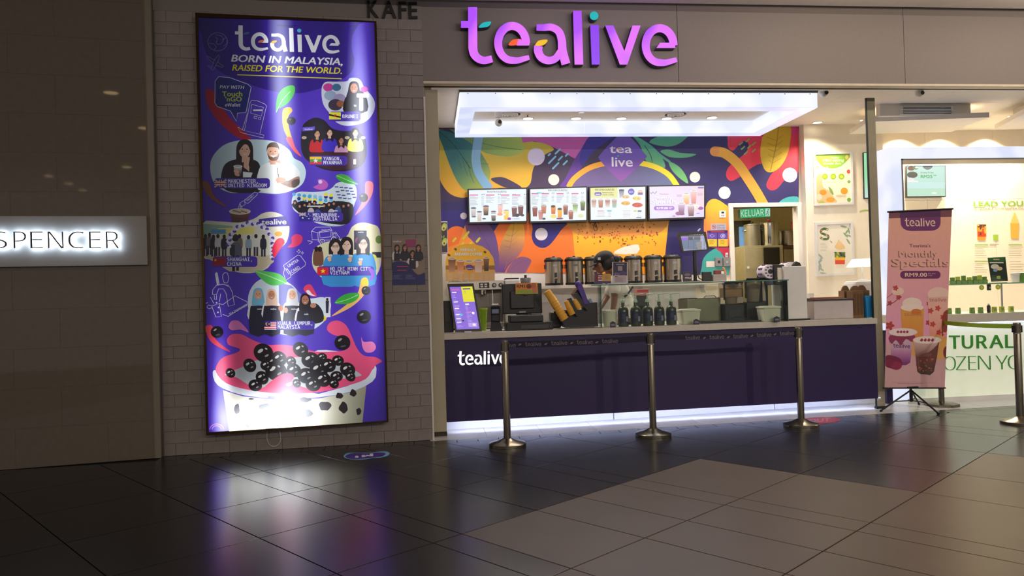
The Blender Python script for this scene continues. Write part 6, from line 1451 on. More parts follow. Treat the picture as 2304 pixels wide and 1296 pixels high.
def d_crd(c):
    c.zoom(1330,500,4.985); c.poly([(30,580),(140,580),(120,690),(30,690)], (110,30,60)); c.poly([(130,580),(225,580),(225,690),(110,690)], (206,150,60)); c.text('RM1', 80, 632, 44, 18, (230,200,200), bold=.04); c.rect(80,656-16*.7,80+44,656,(230,200,200)); c.rect(80,606-14*.7,80+44,606,(230,200,200)); c.rect(150,600,196,640,(170,140,90)); c.rect(30,660,225,692,(70,44,100))
stand_sign('promo_card', 'small red and yellow offer card on the glass top before the staff member', [(1338,616),(1375,616),(1375,638),(1337,638)], 8.78, GZ, d_crd, (150,50,70))
# ================================================================== PERSON BEHIND THE COUNTER
PYd = 9.45
J = lambda u, v, y=PYd: Vector((at(u,v,y).x, y, at(u,v,y).z))
pel = J(1409,736); root = Vector((pel.x, PYd, .0))
per = thing('person', 'staff member in black cap and white shirt bending left behind the glass case', 'person', root)
def skin(name, verts, edges, m, root_i=0, sub=2):
    me = bpy.data.meshes.new(name); me.from_pydata([tuple(v[0]-root) for v in verts], edges, []); me.materials.append(m)
    o = bpy.data.objects.new(name, me); C.objects.link(o)
    mo = o.modifiers.new('skin', 'SKIN'); mo.use_smooth_shade = True; sv = me.skin_vertices[0].data
    for i, v in enumerate(verts): r = v[1]; sv[i].radius = r if isinstance(r, tuple) else (r, r); sv[i].use_root = (i == root_i)
    s_ = o.modifiers.new('sub', 'SUBSURF'); s_.levels = sub; s_.render_levels = sub
    o.parent = per; return o
M_skin = mat('skin', (128,84,62), .5, var=.05); M_shirt = mat('white_shirt', (226,218,208), .8, bump=.15, bscale=14); M_hair = mat('black_hair', (18,15,15), .5, bump=.3, bscale=90); M_trs = mat('navy_trousers', (32,34,58), .8)
V3 = Vector
sh_c = J(1390,622); sp_ = J(1400,676); nk = J(1378,611); hb = J(1366,597); hc = J(1359,588); hf = J(1351,601)
shL = J(1382,634,PYd-.2); elL = J(1383,672,PYd-.23); wrL = J(1377,712,PYd-.26)
shR = J(1384,632,PYd+.2); elR = J(1366,668,PYd+.22); wrR = J(1350,695,PYd+.1)
hpL = pel+V3((0,-.1,-.05)); hpR = pel+V3((0,.1,-.05)); knL = pel+V3((-.02,-.11,-.56)); knR = pel+V3((.03,.11,-.56)); anL = pel+V3((.03,-.11,-1.02)); anR = pel+V3((.08,.11,-1.02)); toL = anL+V3((-.2,0,-.06)); toR = anR+V3((-.2,0,-.06))
verts = [(pel,.13),(sp_,.125),(sh_c,.12),(nk,.052),(hb,.075),(hc,.096),(hf,.06),(shL,.06),(elL,.043),(wrL,.028),(shR,.06),(elR,.043),(wrR,.028),(hpL,.09),(knL,.065),(anL,.042),(toL,.035),(hpR,.09),(knR,.065),(anR,.042),(toR,.035)]
edges = [(0,1),(1,2),(2,3),(3,4),(4,5),(4,6),(2,7),(7,8),(8,9),(2,10),(10,11),(11,12),(0,13),(13,14),(14,15),(15,16),(0,17),(17,18),(18,19),(19,20)]
def hand(wi, w_, fwd, side):
    pi = len(verts); pc_ = w_+fwd*.05; verts.append((pc_, (.03,.018))); edges.append((wi, pi))
    for k, (o, L) in enumerate(((-.027,.07),(-.009,.08),(.009,.076),(.027,.06))):
        a = len(verts); b_ = pc_+fwd*.045+side*o; verts.append((b_, .0095)); verts.append((b_+fwd*L*.55+V3((-.01,0,-.005)), .0085)); verts.append((b_+fwd*L+V3((-.03,0,-.005)), .007)); edges.extend([(pi,a),(a,a+1),(a+1,a+2)])
    a = len(verts); verts.append((w_+fwd*.03+V3((-.03,0,0)), .011)); verts.append((w_+fwd*.07+V3((-.055,0,0)), .009)); edges.extend([(pi,a),(a,a+1)])
hand(9, wrL, (wrL-elL).normalized(), V3((0,1,0))); hand(12, wrR, (wrR-elR).normalized(), V3((0,1,0)))
body = skin('body', verts, edges, M_skin)
skin('shirt', [(pel+V3((0,0,.02)),.16),(sp_,.155),(sh_c+V3((0,0,-.02)),.145),(J(1381,615),.075),(shL,.085),(J(1384,650,PYd-.215),.075),(J(1385,664,PYd-.225),.07),(shR,.085),(elR,.07)], [(0,1),(1,2),(2,3),(2,4),(4,5),(5,6),(2,7),(7,8)], M_shirt)
skin('trousers', [(pel+V3((0,0,-.0)),.15),(hpL,.11),(knL,.08),(anL+V3((0,0,.06)),.065),(hpR,.11),(knR,.08),(anR+V3((0,0,.06)),.065)], [(0,1),(1,2),(2,3),(0,4),(4,5),(5,6)], M_trs)
skin('shoes', [(anL+V3((.03,0,-.03)),.05),(toL,.045)], [(0,1)], M_black); skin('shoes', [(anR+V3((.03,0,-.03)),.05),(toR,.045)], [(0,1)], M_black)
# hair, cap, ear
def headpart(name, m, c, r, sc, tilt_, cut=None, sm=True):
    b = MB().ball((0,0,0), r, sc, 24, 16)
    if cut is not None:
        bmesh.ops.bisect_plane(b.b, geom=b.b.verts[:]+b.b.edges[:]+b.b.faces[:], plane_co=(0,0,cut), plane_no=(0,0,-1), clear_outer=True)
        ed = [e for e in b.b.edges if len(e.link_faces) == 1]
        if ed: bmesh.ops.holes_fill(b.b, edges=ed)
    bmesh.ops.rotate(b.b, verts=b.b.verts[:], cent=(0,0,0), matrix=Matrix.Rotation(tilt_, 3, 'Y')); bmesh.ops.translate(b.b, verts=b.b.verts[:], vec=c-root); return b.build(name, m, per, sm)
headpart('hair', M_hair, hc+V3((.03,0,-.01)), .118, (1,.9,1.02), -.35); headpart('hair_bun', M_hair, J(1384,583), .062, (1.1,1,.9), 0)
cp = headpart('cap', mat('cap_black',(20,18,20),.75), hc+V3((.0,0,.022)), .127, (1.1,.93,.9), -.42, 0)
bc = hc+V3((-.12,0,-.03)); bb = MB().ball((0,0,0), .085, (1.15,1,.13), 20, 8); bmesh.ops.rotate(bb.b, verts=bb.b.verts[:], cent=(0,0,0), matrix=Matrix.Rotation(-.5, 3, 'Y')); bmesh.ops.translate(bb.b, verts=bb.b.verts[:], vec=bc-root); bb.build('cap_brim', mat('cap_black',(20,18,20),.75), cp, True)
bd = J(1348,582,PYd-.115)-root; MB().box(bd.x-.018, bd.x+.018, bd.y-.004, bd.y+.004, bd.z-.018, bd.z+.014, .004, (bd,'Z',-.4)).build('cap_badge', mat('badge_white',(200,200,205),.6), cp)
headpart('ear', M_skin, J(1350,597,PYd-.098), .03, (.75,.4,1.15), -.2); headpart('face', M_skin, J(1349,600), .078, (.9,.86,1.15), -.3)
MB().ball(J(1337,605)-root, .02, (1.1,.8,1)).build('nose', M_skin, per, True); MB().ball(J(1341,599,PYd-.055)-root, .009).build('eye', M_black, per, True)
MB().tube([J(1424,645,PYd-.16)-root, J(1414,660,PYd-.185)-root, J(1405,668,PYd-.19)-root], .012).build('apron_strap', M_black, per)
# tissue / snack box behind the person
p = J(1450,660,9.95); t = thing('snack_box', 'pink printed box on a dark holder behind the sauce bottles', 'box', (p.x, 10.1, 1.101)); z_ = p.z-1.101; MB().box(-.06, .06, -.05, .05, 0, z_-.03, .004).build('holder', M_black, t); MB().box(-.085, .085, -.07, .07, z_-.03, z_+.06, .004).build('carton', mat('carton_pink',(196,120,110),.6), t); MB().box(-.075, .075, -.072, -.069, z_+.02, z_+.05).build('carton_print', mat('carton_red',(180,50,60),.6), t)
# ================================================================== till screen on a pole at the back
PTY = 10.3
PT = thing('order_screen', 'tilted order screen on a tall black pole at the end of the urn row', 'screen', (at(1564,600,PTY).x, PTY, SZ)); PT.location.y = 10.66
ppl = Plane(PT.location.x, 10.66, 0)
oq = [(1525,523),(1588,521),(1596,563),(1535,567)]; iq = [(1531,530),(1583,527),(1591,561),(1538,564)]
MB().prism([(x, z-SZ) for x, z in [ppl.pix(*q_) for q_ in oq]], .0, .04).build('casing', M_black, PT)
c = Canvas(ppl, iq, (110,130,160)); c.zoom(1330,500,4.985); c.rect(1000,130,1290,160,(30,32,44)); c.rect(1010,160,1230,185,(170,180,210)); c.rect(1010,170,1085,205,(150,100,230)); c.rect(1090,165,1140,200,(70,74,90)); c.rect(1150,165,1225,195,(90,96,110)); c.rect(1225,150,1290,310,(180,186,216)); c.poly([(1170,230),(1240,210),(1240,310),(1200,310)], (150,150,150)); c.rect(1035,308,1310,326,(180,180,220))
for x in (1088,1150): c.rect(x,160,x+4,306,(70,84,110))
for k in range(9): c.rect(1262,165+k*16,1278,170+k*16,(70,70,110)); c.rect(1100+k*18,138,1110+k*18,146,(220,220,230))
c.V = [(x, y-.002, z-SZ) for x, y, z in c.V]; c.build('picture', attr_mat('screen_dim','screen',.8,.3), PT)
xl, zl_ = ppl.pix(1564,565); MB().tube([(xl,.03,.01),(xl,.03,zl_-SZ+.02)], .026, 14).build('pole', M_black, PT); MB().lathe([(.09,0),(.09,.01),(.03,.02)], (xl,.03,0.001), 24).build('foot', M_black, PT); MB().box(xl-.05, xl+.05, .03, .06, zl_-SZ, zl_-SZ+.12, .005).build('mount_plate', M_black, PT)
# little things on the shelf right of the urns
def sbox(name, lab, cat, u0, u1, v0, m, dep=.03, y=10.62, det=None):
    x0, x1, z0, z1 = span(u0, u1, v0, 634, y); t = thing(name, lab, cat, ((x0+x1)/2, y, SZ+.001)); MB().box(-(x1-x0)/2, (x1-x0)/2, -dep, dep, 0, max(.02, z1-SZ), .004).build('body', m, t)
    if det: MB().box(-(x1-x0)*.4, (x1-x0)*.4, -dep-.003, -dep+.001, (z1-SZ)*.15, (z1-SZ)*.5, .001).build('front_print', det, t)
    return t
t = sbox('ice_cream_card', 'little dark standing card with white capitals right of the last urn', 'sign', 1536, 1556, 611, mat('card_dark',(44,38,46),.5), .008)
PW = Plane(t.location.x, 10.62-.012, 0); c = Canvas(PW, [(1530,600),(1560,600),(1560,640),(1530,640)]); c.zoom(1330,500,4.985); c.text("WALLS", 1052, 632, 70, 16, (200,196,196), bold=.05); c.ell(1080,590,34,18,(100,84,110)); c.V = [(x, y-.008, z-SZ) for x, y, z in c.V]; c.build('printed_front', attr_mat('print_board'), t); [setattr(ch, 'location', (0,-.004,0)) for ch in t.children if ch.name.startswith('printed_front')]
t = sbox('barcode_scanner', 'black hand scanner lying in its cradle on the shelf', 'scanner', 1580, 1600, 612, M_black, .03); MB().ball((-.02,0,.1), .03, (1.4,.8,.7)).build('scan_head', M_black, t, True); MB().tube([(-.06,0,.02),(-.11,.02,.05),(-.13,.03,.12),(-.1,.05,.2)], .008).build('cable', M_black, t)
t = sbox('snack_packet', 'red brown snack packet lying on a grey box near the sockets', 'packet', 1603, 1632, 618, mat('grey_carton',(150,142,136),.6), .05); MB().box(-.07, .07, -.045, .045, .085, .16, .012).build('packet', mat('packet_red',(110,50,40),.5), t); MB().box(.02, .06, -.05, -.044, .1, .14, .002).build('packet_label', M_whitep, t); MB().tube([(.09,0,.02),(.11,0,.1),(.1,.02,.17),(.08,.04,.2)], .012).build('orange_cord', mat('orange_cord',(220,110,40),.5), t)
# switches, sockets and notices on the mural
WYp = BY-.014
def wallbox(name, lab, cat, u0, u1, v0, v1, m, dep=.02, grp=None, parts=()):
    x0, x1, z0, z1 = span(u0, u1, v0, v1, WYp); t = thing(name, lab, cat, ((x0+x1)/2, WYp, z0), 0, grp); W_ = (x1-x0)/2; MB().box(-W_, W_, -dep, 0, 0, z1-z0, .003).build('plate', m, t)
    for (a, b_, c_, d, mm, nm) in parts: MB().box(-W_+2*W_*a, -W_+2*W_*b_, -dep-.004, -dep, (z1-z0)*c_, (z1-z0)*d, .001).build(nm, mm, t)
    return t
M_sock = mat('socket_grey', (130,128,128), .4)
wallbox('light_switch', 'white light switch on the yellow leaf of the mural', 'switch', 1618, 1633, 474, 490, M_whitep, .012, None, ((.3,.7,.6,.85,M_black,'display'),(.3,.45,.2,.4,M_sock,'key'),(.55,.7,.2,.4,M_sock,'key')))
wallbox('power_socket', 'left grey power socket beside the doorway', 'socket', 1608, 1624, 580, 599, M_sock, .03, 'grey sockets', ((.35,.65,.35,.65,M_black,'plug'),)); wallbox('power_socket', 'right grey power socket against the doorway frame', 'socket', 1626, 1642, 580, 599, M_sock, .03, 'grey sockets', ((.35,.65,.35,.6,mat('socket_light',(170,168,166),.4),'rocker'),)); wallbox('door_bell', 'small white push button above the right power socket', 'button', 1632, 1637.5, 569, 579, M_whitep, .015, None, ((.25,.75,.25,.6,M_sock,'key'),)); wallbox('wall_note', 'blank white paper note pinned left of the sockets', 'note', 1589, 1608, 588, 601, mat('paper',(226,214,206),.8), .003)
def wall_sign(name, lab, quad, base, draw, y=WYp, cat='sign', dep=.006, m='print_board'):
    pl = Plane(at(quad[0][0],quad[0][1],y).x, y-dep, 0); t = on_plane(name, lab, cat, pl); c = Canvas(pl, quad, base); draw(c); c.build('printed_front', attr_mat(m), t); MB().prism([pl.pix(*q_) for q_ in quad], .0003, dep).build('board', M_whitep, t); return t
def d_ns(c):
    c.zoom(1330,500,4.985); c.ell(1378,52,24,24,(190,60,70)); c.ell(1378,52,18,18,(176,172,190)); c.rect(1366,48,1392,55,(70,60,70)); c.line([(1364,38),(1392,66)], 5, (190,60,70)); c.text('NO SMOKING', 1414, 40, 82, 12, (80,70,84), bold=.02); c.text('Dilarang', 1414, 60, 82, 11, (80,70,84), bold=.02); c.text('Merokok', 1414, 80, 82, 11, (80,70,84), bold=.02)
wall_sign('no_smoking_sign', 'grey no smoking sign above the two yellow notices', [(1600,503.5),(1634,503),(1634,517),(1600,518)], (176,172,190), d_ns)
def d_nt(c):
    c.zoom(1330,500,4.985); c.rect(1345,112-12*.7,1345+150,112,(200,50,70))
    for x in (1303,1425):
        c.rect(x,122,x+108,190,(96,66,170)); c.rect(x,190,x+108,270,(244,196,50)); lines(c, x+22, 205, 66, 4, 12, (110,80,40), 4)
        for k in range(11): c.poly([(x+k*10,268),(x+k*10+5,276),(x+k*10+10,268)], (244,196,50))
    c.line([(1330,150),(1360,135),(1385,155),(1350,170),(1335,150)], 5, (190,180,230)); c.ell(1477,155,27,27,(190,180,230)); c.ell(1477,155,21,21,(96,66,170)); c.line([(1460,172),(1494,138)], 5, (190,180,230)); c.rect(1468,142,1486,168,(190,180,230))
wall_sign('notice_poster', 'purple poster with two yellow notices beside the doorway', [(1591,519),(1637,518),(1638,556),(1592,557)], (56,36,104), d_nt)
# ================================================================== KITCHEN SEEN THROUGH THE DOORWAY
KY = 12.5
PK = Plane(at(1665,470,KY).x, KY, 0); ks = on_plane('exit_sign', 'green KELUAR exit sign hung in the kitchen doorway', 'sign', PK)
Qk = [(1665,471),(1733,466),(1733,488),(1666,491)]
c = Canvas(PK, Qk, (62,176,116)); c.zoom(1630,450,4.18); c.text('KELUAR', 155, 158, 216, 62, (220,244,226), slope=-.06, bold=-.0); c.rect(384,80,428,150,(200,232,214)); c.ell(412,92,7,7,(62,150,110)); c.line([(408,100),(402,122),(414,130),(408,146)], 8, (62,150,110)); c.line([(402,122),(390,140)], 7, (62,150,110)); c.line([(396,108),(422,116)], 6, (62,150,110))
c.build('lit_face', attr_mat('screen_exit','screen',.85,.4), ks); MB().prism([PK.pix(*q_) for q_ in Qk], .0005, .09).build('box', mat('sign_box',(70,110,90),.5), ks); xk, zk = PK.pix(1699,466)
for s_ in (-.15,.15): MB().tube([(xk+s_,.04,zk),(xk+s_,.04,CEIL)], .006).build('hanging_rod', M_chrome, ks)
WY2 = 12.0
x0, x1, z0, z1 = span(1676, 1764, 552, 700, WY2); bo = thing('water_boiler', 'big khaki steel kitchen cabinet boiler below the pots', 'boiler', ((x0+x1)/2, WY2+.3, 0)); W_ = (x1-x0)/2; M_kh = mat('khaki_steel', (160,150,118), .4, .3, var=.05)
MB().box(-W_, W_, -.3, .3, .1, z1, .008).build('body', M_kh, bo); lx = lambda u: at(u,600,WY2).x-(x0+x1)/2; lz = lambda v: at(1720,v,WY2).z
MB().box(lx(1719), lx(1755), -.31, -.295, lz(596), lz(557), .004).build('dark_window', mat('oven_glass',(22,18,14),.15), bo); MB().box(lx(1677), lx(1717), -.306, -.298, lz(690), lz(556), .004).build('left_door', M_kh, bo)
for u in (1683,1713): MB().lathe([(.022,-.312),(.022,-.3)], (lx(u),0,lz(601)), 12, 'Y').build('latch', M_whitep, bo)
for sx in (-1,1):
    for sy in (-.2,.2): MB().box(sx*(W_-.06)-.03, sx*(W_-.06)+.03, sy-.03, sy+.03, 0, .1).build('leg', M_black, bo)
MB().box(lx(1722), lx(1752), -.316, -.3, lz(640), lz(602), .004).build('control_panel', M_black, bo)
def pot(u0, u1, v0, lab, m, knob=None):
    a, b_, c_, d = span(u0, u1, v0, 551, WY2+.1); r = (b_-a)/2; r *= .94; hh = at((u0+u1)/2, v0, WY2+.25).z-z1; t = thing('stock_pot', lab, 'pot', ((a+b_)/2*1.012, WY2+.28, z1+.001), 0, 'pots on the kitchen boiler')
    MB().lathe([(r*.97,0),(r,.015),(r,hh*.9),(r*1.05,hh*.905),(r*1.05,hh*.925)], seg=30).build('body', m, t, True); li = MB().lathe([(r*1.02,hh*.925),(r*.98,hh*.95),(r*.4,hh)], seg=30).build('lid', m, t, True); MB().lathe([(.012,hh*.99),(.012,hh*1.03),(.035,hh*1.035),(.03,hh*1.07)], seg=14).build('lid_knob', knob or M_black, li, True)
    for s_ in (-1,1): MB().tube([(s_*r*.98,-.05,hh*.7),(s_*(r+.015),-.04,hh*.7),(s_*(r+.015),.04,hh*.7),(s_*r*.98,.05,hh*.7)], .01).build('handle', M_chrome, t)
pot(1676,1712,503,'grey stock pot at the left on the kitchen boiler',mat('grey_pot',(150,144,128),.35,.6)); pot(1711,1755,498,'tall shiny stock pot with a red lid knob in the kitchen',M_chrome,mat('red_knob',(190,60,40),.4))
x2, x3, zz0, zz1 = span(1752, 1800, 549, 700, WY2+.2); rk = thing('kitchen_rack', 'brown kitchen shelf rack right of the boiler', 'rack', ((x2+x3)/2+.1, WY2+.45, 0)); M_rk = mat('rack_brown', (90,60,44), .6)
for z_ in (z1-.04, z1-.5, .5): MB().box(-.18, .3, -.2, .2, z_, z_+.04).build('shelf_board', M_rk, rk)
for sx in (-.17,.28):
    for sy in (-.18,.18): MB().box(sx-.015, sx+.015, sy-.015, sy+.015, 0, z1).build('upright', M_rk, rk)
a, b_, c_, d = span(1753, 1796, 511, 549, WY2+.3); r = (b_-a)/2; t = thing('stock_pot', 'wide low steel pot on the brown kitchen rack', 'pot', ((a+b_)/2+.06, WY2+.45, z1+.001), 0, 'pots on the kitchen boiler'); MB().lathe([(r*.97,0),(r,.015),(r,.24),(r*1.04,.245),(r*1.04,.26)], seg=30).build('body', M_steel, t, True); MB().lathe([(r,.26),(r*.5,.28)], seg=30).build('lid', M_steel, t, True)
t2 = thing('seasoning_jar', 'pink capped jar behind the wide kitchen pot', 'jar', (t.location.x+.12, WY2+.45, z1+.29)); MB().lathe([(.045,0),(.045,.1)], seg=16).build('body', mat('pink_plastic',(226,120,100),.5), t2, True); MB().lathe([(.05,.1),(.05,.14)], seg=16).build('cap', mat('pink_cap',(214,80,70),.5), t2, True)
# ================================================================== RIGHT END OF THE COUNTER
def cbox(u0, u1, v0, v1, y): w, h_ = dims(u0, u1, v0, v1, y); return w, h_, cnt((u0+u1)/2, y=y)
w, h_, p = cbox(1821,1908,677,718,9.0); t = thing('napkin_box', 'pale grey box with dark lid and brown napkins right of the sealer', 'box', p); MB().box(-w/2, w/2, -.12, .12, 0, h_, .006).build('body', mat('pale_grey',(190,180,180),.5), t); MB().box(-w/2-.012, w/2+.016, -.135, .135, h_, h_+.022, .004).build('lid', mat('lid_dark',(56,44,50),.4), t); MB().box(-w*.46, w*.2, -.1, .1, h_+.022, h_+.034, .002).build('napkin_stack', mat('napkin_brown',(140,80,62),.7), t); MB().box(-w*.4, w*.3, -.09, .08, h_+.034, h_+.042, .002, ((0,0,h_),'Z',.08)).build('napkin_stack', mat('napkin_brown',(140,80,62),.7), t)
w, h_, p = cbox(1817,1830,648,672,9.3); t = thing('paper_cone', 'white paper cone sleeve poking up behind the napkin box', 'paper cup', (p.x, 9.3, CT+.001)); MB().lathe([(.03,0),(.05,.31),(.052,.32)], seg=16).build('sleeve', M_whitep, t, True); MB().lathe([(.02,.315),(.045,.322)], seg=16).build('inner', mat('paper',(226,214,206),.8), t)
M_krf = mat('kraft_board', (112,82,54), .8, var=.12)
for i, (u0, u1, v0, y, lab) in enumerate(((1894,1912,646,9.24,'folded kraft cup carrier at the left of the group by the blue bin'),(1913,1937,645,8.98,'kraft cup carrier in the middle, with a rounded handle'),(1928,1951,646,9.2,'kraft cup carrier touching the blue bin'))):
    w, h_, p = cbox(u0,u1,v0,717,y); t = thing('cup_carrier', lab, 'cup carrier', p, 0, 'kraft cup carriers at the counter end'); MB().box(-w/2, w/2, -.07, .07, 0, h_*.84, .004).build('tray_body', M_krf, t); MB().prism([(-w*.5,h_*.84),(w*.5,h_*.84),(w*.34,h_*.95),(w*.16,h_),(-w*.16,h_),(-w*.34,h_*.95)], -.01, .01).build('handle_flap', M_krf, t)
    for k in range(3): MB().box(-w*.42+k*w*.3, -w*.42+k*w*.3+w*.2, -.0725, -.069, h_*.1, h_*.75).build('fold_panel', mat('kraft_dark',(92,66,42),.8), t)
w, h_, p = cbox(1940,1969,668,717,8.95); t = thing('plastic_bin', 'bright blue plastic bin at the right end of the counter', 'bin', p); M_bl = mat('blue_plastic', (40,140,205), .35)
b = MB(); a_, e_ = w*.4, w*.52
vs = [[b.b.verts.new((x*s, y_*s, z)) for x, y_ in ((-1,-1),(1,-1),(1,1),(-1,1))] for z, s in ((0,a_),(h_*.93,e_*.96),(h_*.93,e_),(h_,e_),(h_,e_*.93),(.01,a_*.93))]
b.b.faces.new(vs[0][::-1]); b.b.faces.new(vs[-1])
for q0, q1 in zip(vs, vs[1:]):
    for i in range(4): j = (i+1) % 4; b.b.faces.new((q0[i],q0[j],q1[j],q1[i]))
b.build('body', M_bl, t)
w, h_, p = cbox(1912,1962,637,716,9.5); t = thing('ice_maker', 'rounded white appliance with a side grille behind the cup carriers', 'appliance', p); MB().box(-w/2, w/2, -.15, .15, 0, h_, .04).build('housing', M_whitep, t)
for k in range(5): MB().box(w*.28, w*.46, -.153, -.148, h_*.55+k*.022, h_*.55+.008+k*.022).build('vent_slot', mat('slot_grey',(150,146,140),.5), t)
lp = thing('table_lamp', 'glowing white shade lamp on the appliance beside the framed sundae poster', 'lamp', (at(1942,640,9.5).x, 9.5, CT+h_+.001)); zs0, zs1 = at(1940,600,9.5).z-CT-h_, at(1940,583,9.5).z-CT-h_
MB().lathe([(.07,0),(.07,.012),(.02,.02)], seg=20).build('base', M_whitep, lp, True); MB().lathe([(.012,.015),(.012,zs0+.04)], seg=12).build('stem', M_whitep, lp, True); MB().lathe([(.2,zs0),(.13,zs1)], seg=28, close=False).build('shade', emi('lamp_shade',(255,246,222),2.2), lp, True)
# ================================================================== FRAMED PICTURES ON THE CREAM WALL
def framed(name, lab, quad, base, draw, y, fw=5, m='print_board', cat='picture'):
    pl = Plane(at(quad[0][0],quad[0][1],y).x, y-.02, 0); t = on_plane(name, lab, cat, pl); c = Canvas(pl, quad, base); draw(c); c.build('printed_sheet', attr_mat(m), t)
    o = [(quad[0][0]-fw,quad[0][1]-fw),(quad[1][0]+fw,quad[1][1]-fw),(quad[2][0]+fw,quad[2][1]+fw),(quad[3][0]-fw,quad[3][1]+fw)]
    MB().prism([pl.pix(*q_) for q_ in quad], .0005, .02).build('backing', M_whitep, t)
    for i in range(4):
        j = (i+1) % 4; MB().prism([pl.pix(*o[i]), pl.pix(*o[j]), pl.pix(*quad[j]), pl.pix(*quad[i])], -.015, .02).build('frame_side', M_whitep, t)
    return t
def d_f1(c):
    c.zoom(1780,190,4.181); c.poly([(228,650),(553,650),(548,690),(470,770),(390,790),(300,775),(232,700)], (140,190,70), 2); c.text('baby', 380, 696, 70, 16, (236,244,214), bold=.03); c.text('Mini eating', 300, 724, 200, 24, (236,244,214), bold=.03, shear=.2); c.text('made fun', 300, 752, 170, 18, (236,244,214), bold=.03, shear=.2); c.ell(524,684,16,20,(240,210,110)); c.ell(244,778,18,18,(226,206,150)); c.ell(541,820,18,20,(226,80,60)); c.ell(340,782,10,10,(230,220,180))
    lines(c, 330, 800, 150, 3, 9, (206,210,170), 4)
    for x in (318,396,474): c.ell(x, 866, 28, 28, (150,190,60)); c.ell(x, 868, 16, 13, (236,216,60))
    lines(c, 310, 912, 190, 2, 8, (206,210,170), 4)
    c.poly([(236,900),(268,840),(290,870),(300,960),(360,1000),(400,1060),(430,1110),(300,1120),(240,1100)], (240,190,140), 3); c.ell(300,1015,34,26,(240,150,50)); c.ell(370,1085,40,24,(240,160,60)); c.ell(500,1003,34,32,(240,160,40)); c.poly([(350,960),(385,990),(400,1040),(370,1020)], (140,160,80), 2); c.ell(265,1060,26,30,(236,214,190)); c.ell(285,1110,30,14,(170,190,90)); c.ell(470,1050,50,12,(220,200,170)); c.ell(545,1085,18,20,(120,170,70)); c.ell(545,915,16,14,(130,176,90))
framed('framed_poster', 'upper framed poster with green top and orange fruit on cream wall', [(1834,348),(1912,346),(1915,455),(1837,458)], (244,234,206), d_f1, CY)
def d_f2(c):
    c.zoom(1630,450,4.18); c.line([(975,282),(940,270),(910,285),(912,310),(945,325),(975,338),(970,365),(930,368),(902,352)], 22, (96,120,70), 3)
    for i in range(10): c.ell((912,935,965,915,930,960,972,950,920,905)[i], (285,275,280,305,320,330,345,362,366,352)[i], 8, 6, ((220,130,120),(70,100,60),(230,200,170))[i%3])
    lines(c, 905, 405, 70, 6, 14, (190,180,160), 3); c.line([(995,385),(1012,402)], 8, (170,120,90))
    c.poly([(1038,450),(1055,410),(1078,370),(1085,400),(1120,420),(1130,460)], (236,196,140), 3); c.ell(1085,440,44,30,(238,200,140)); c.ell(1082,410,24,22,(240,204,146)); c.poly([(1035,470),(1138,470),(1126,640),(1050,640)], (232,220,200)); c.rect(1036,490,1136,540,(110,130,60)); c.rect(1038,540,1134,565,(240,180,50)); c.rect(1040,565,1132,604,(226,80,50))
    for i in range(16): c.ell(1042+(i*29)%90, 495+(i*13)%45, 10, 7, ((70,90,50),(190,190,80),(60,60,60))[i%3])
    for x, y, a in ((1140,330,.8),(1170,290,1.3),(1180,340,.4),(1120,250,.2),(1165,390,1.0),(1185,250,1.5),(1150,300,2.2),(905,560,2),(900,610,1.2),(910,650,.6),(930,690,.2),(890,640,1.6),(905,530,.8),(895,580,2.6)): c.ell(x, y, 32, 9, (150,170,140) if x > 1000 else (170,184,170), a, 10)
framed('framed_poster', 'lower framed poster with leafy letter S and a layered sundae cup', [(1838,506),(1913,503),(1917,613),(1841,617)], (238,230,210), d_f2, CY)
# ================================================================== YOGURT SHOP
def d_g1(c): c.zoom(1780,190,4.181); c.poly([(670,630),(800,630),(800,1080),(670,1080)], lambda x, y: (150+max(0,y-900)*.3,226,170+max(0,y-900)*.3))
screen('wall_screen', 'tall pale green wall screen half hidden by the ceiling post', 'screen', ((1943,344),(1990,343),(1992,444),(1945,445)), d_g1, CY-.02, (150,226,170), .02, None, 1)
def d_g2(c):
    c.zoom(1780,190,4.181); c.poly([(1090,750),(1460,750),(1460,1060),(1090,1060)], lambda x, y: (186,226,216 if y < 920 else 200)); c.poly([(1240,765),(1328,765),(1318,790),(1284,803),(1250,790)], (96,110,116), 2); c.text('Greek M Set', 1218, 836, 122, 14, (70,110,90), bold=.02); c.text('RM25', 1218, 880, 112, 28, (70,170,90), bold=.05); c.text('.90', 1332, 862, 36, 12, (70,170,90), bold=.03)
    for x, y, r, col in ((1130,790,34,(120,60,50)),(1170,785,26,(90,130,80)),(1140,850,50,(60,66,64)),(1150,930,34,(216,110,120)),(1120,900,40,(230,226,226)),(1180,780,16,(236,226,220))): c.ell(x, y, r, r*.6, col)
    c.rect(1095,905,1195,925,(236,236,236)); c.ell(1345,1022,26,8,(246,246,236)); c.rect(1090,920,1460,980,(196,230,226))
screen('wall_screen', 'pale green price screen behind the white portal frame', 'screen', ((2040,374),(2126,373),(2127,441),(2041,442)), d_g2, YW-.05, (186,226,212), .04, None, 1)
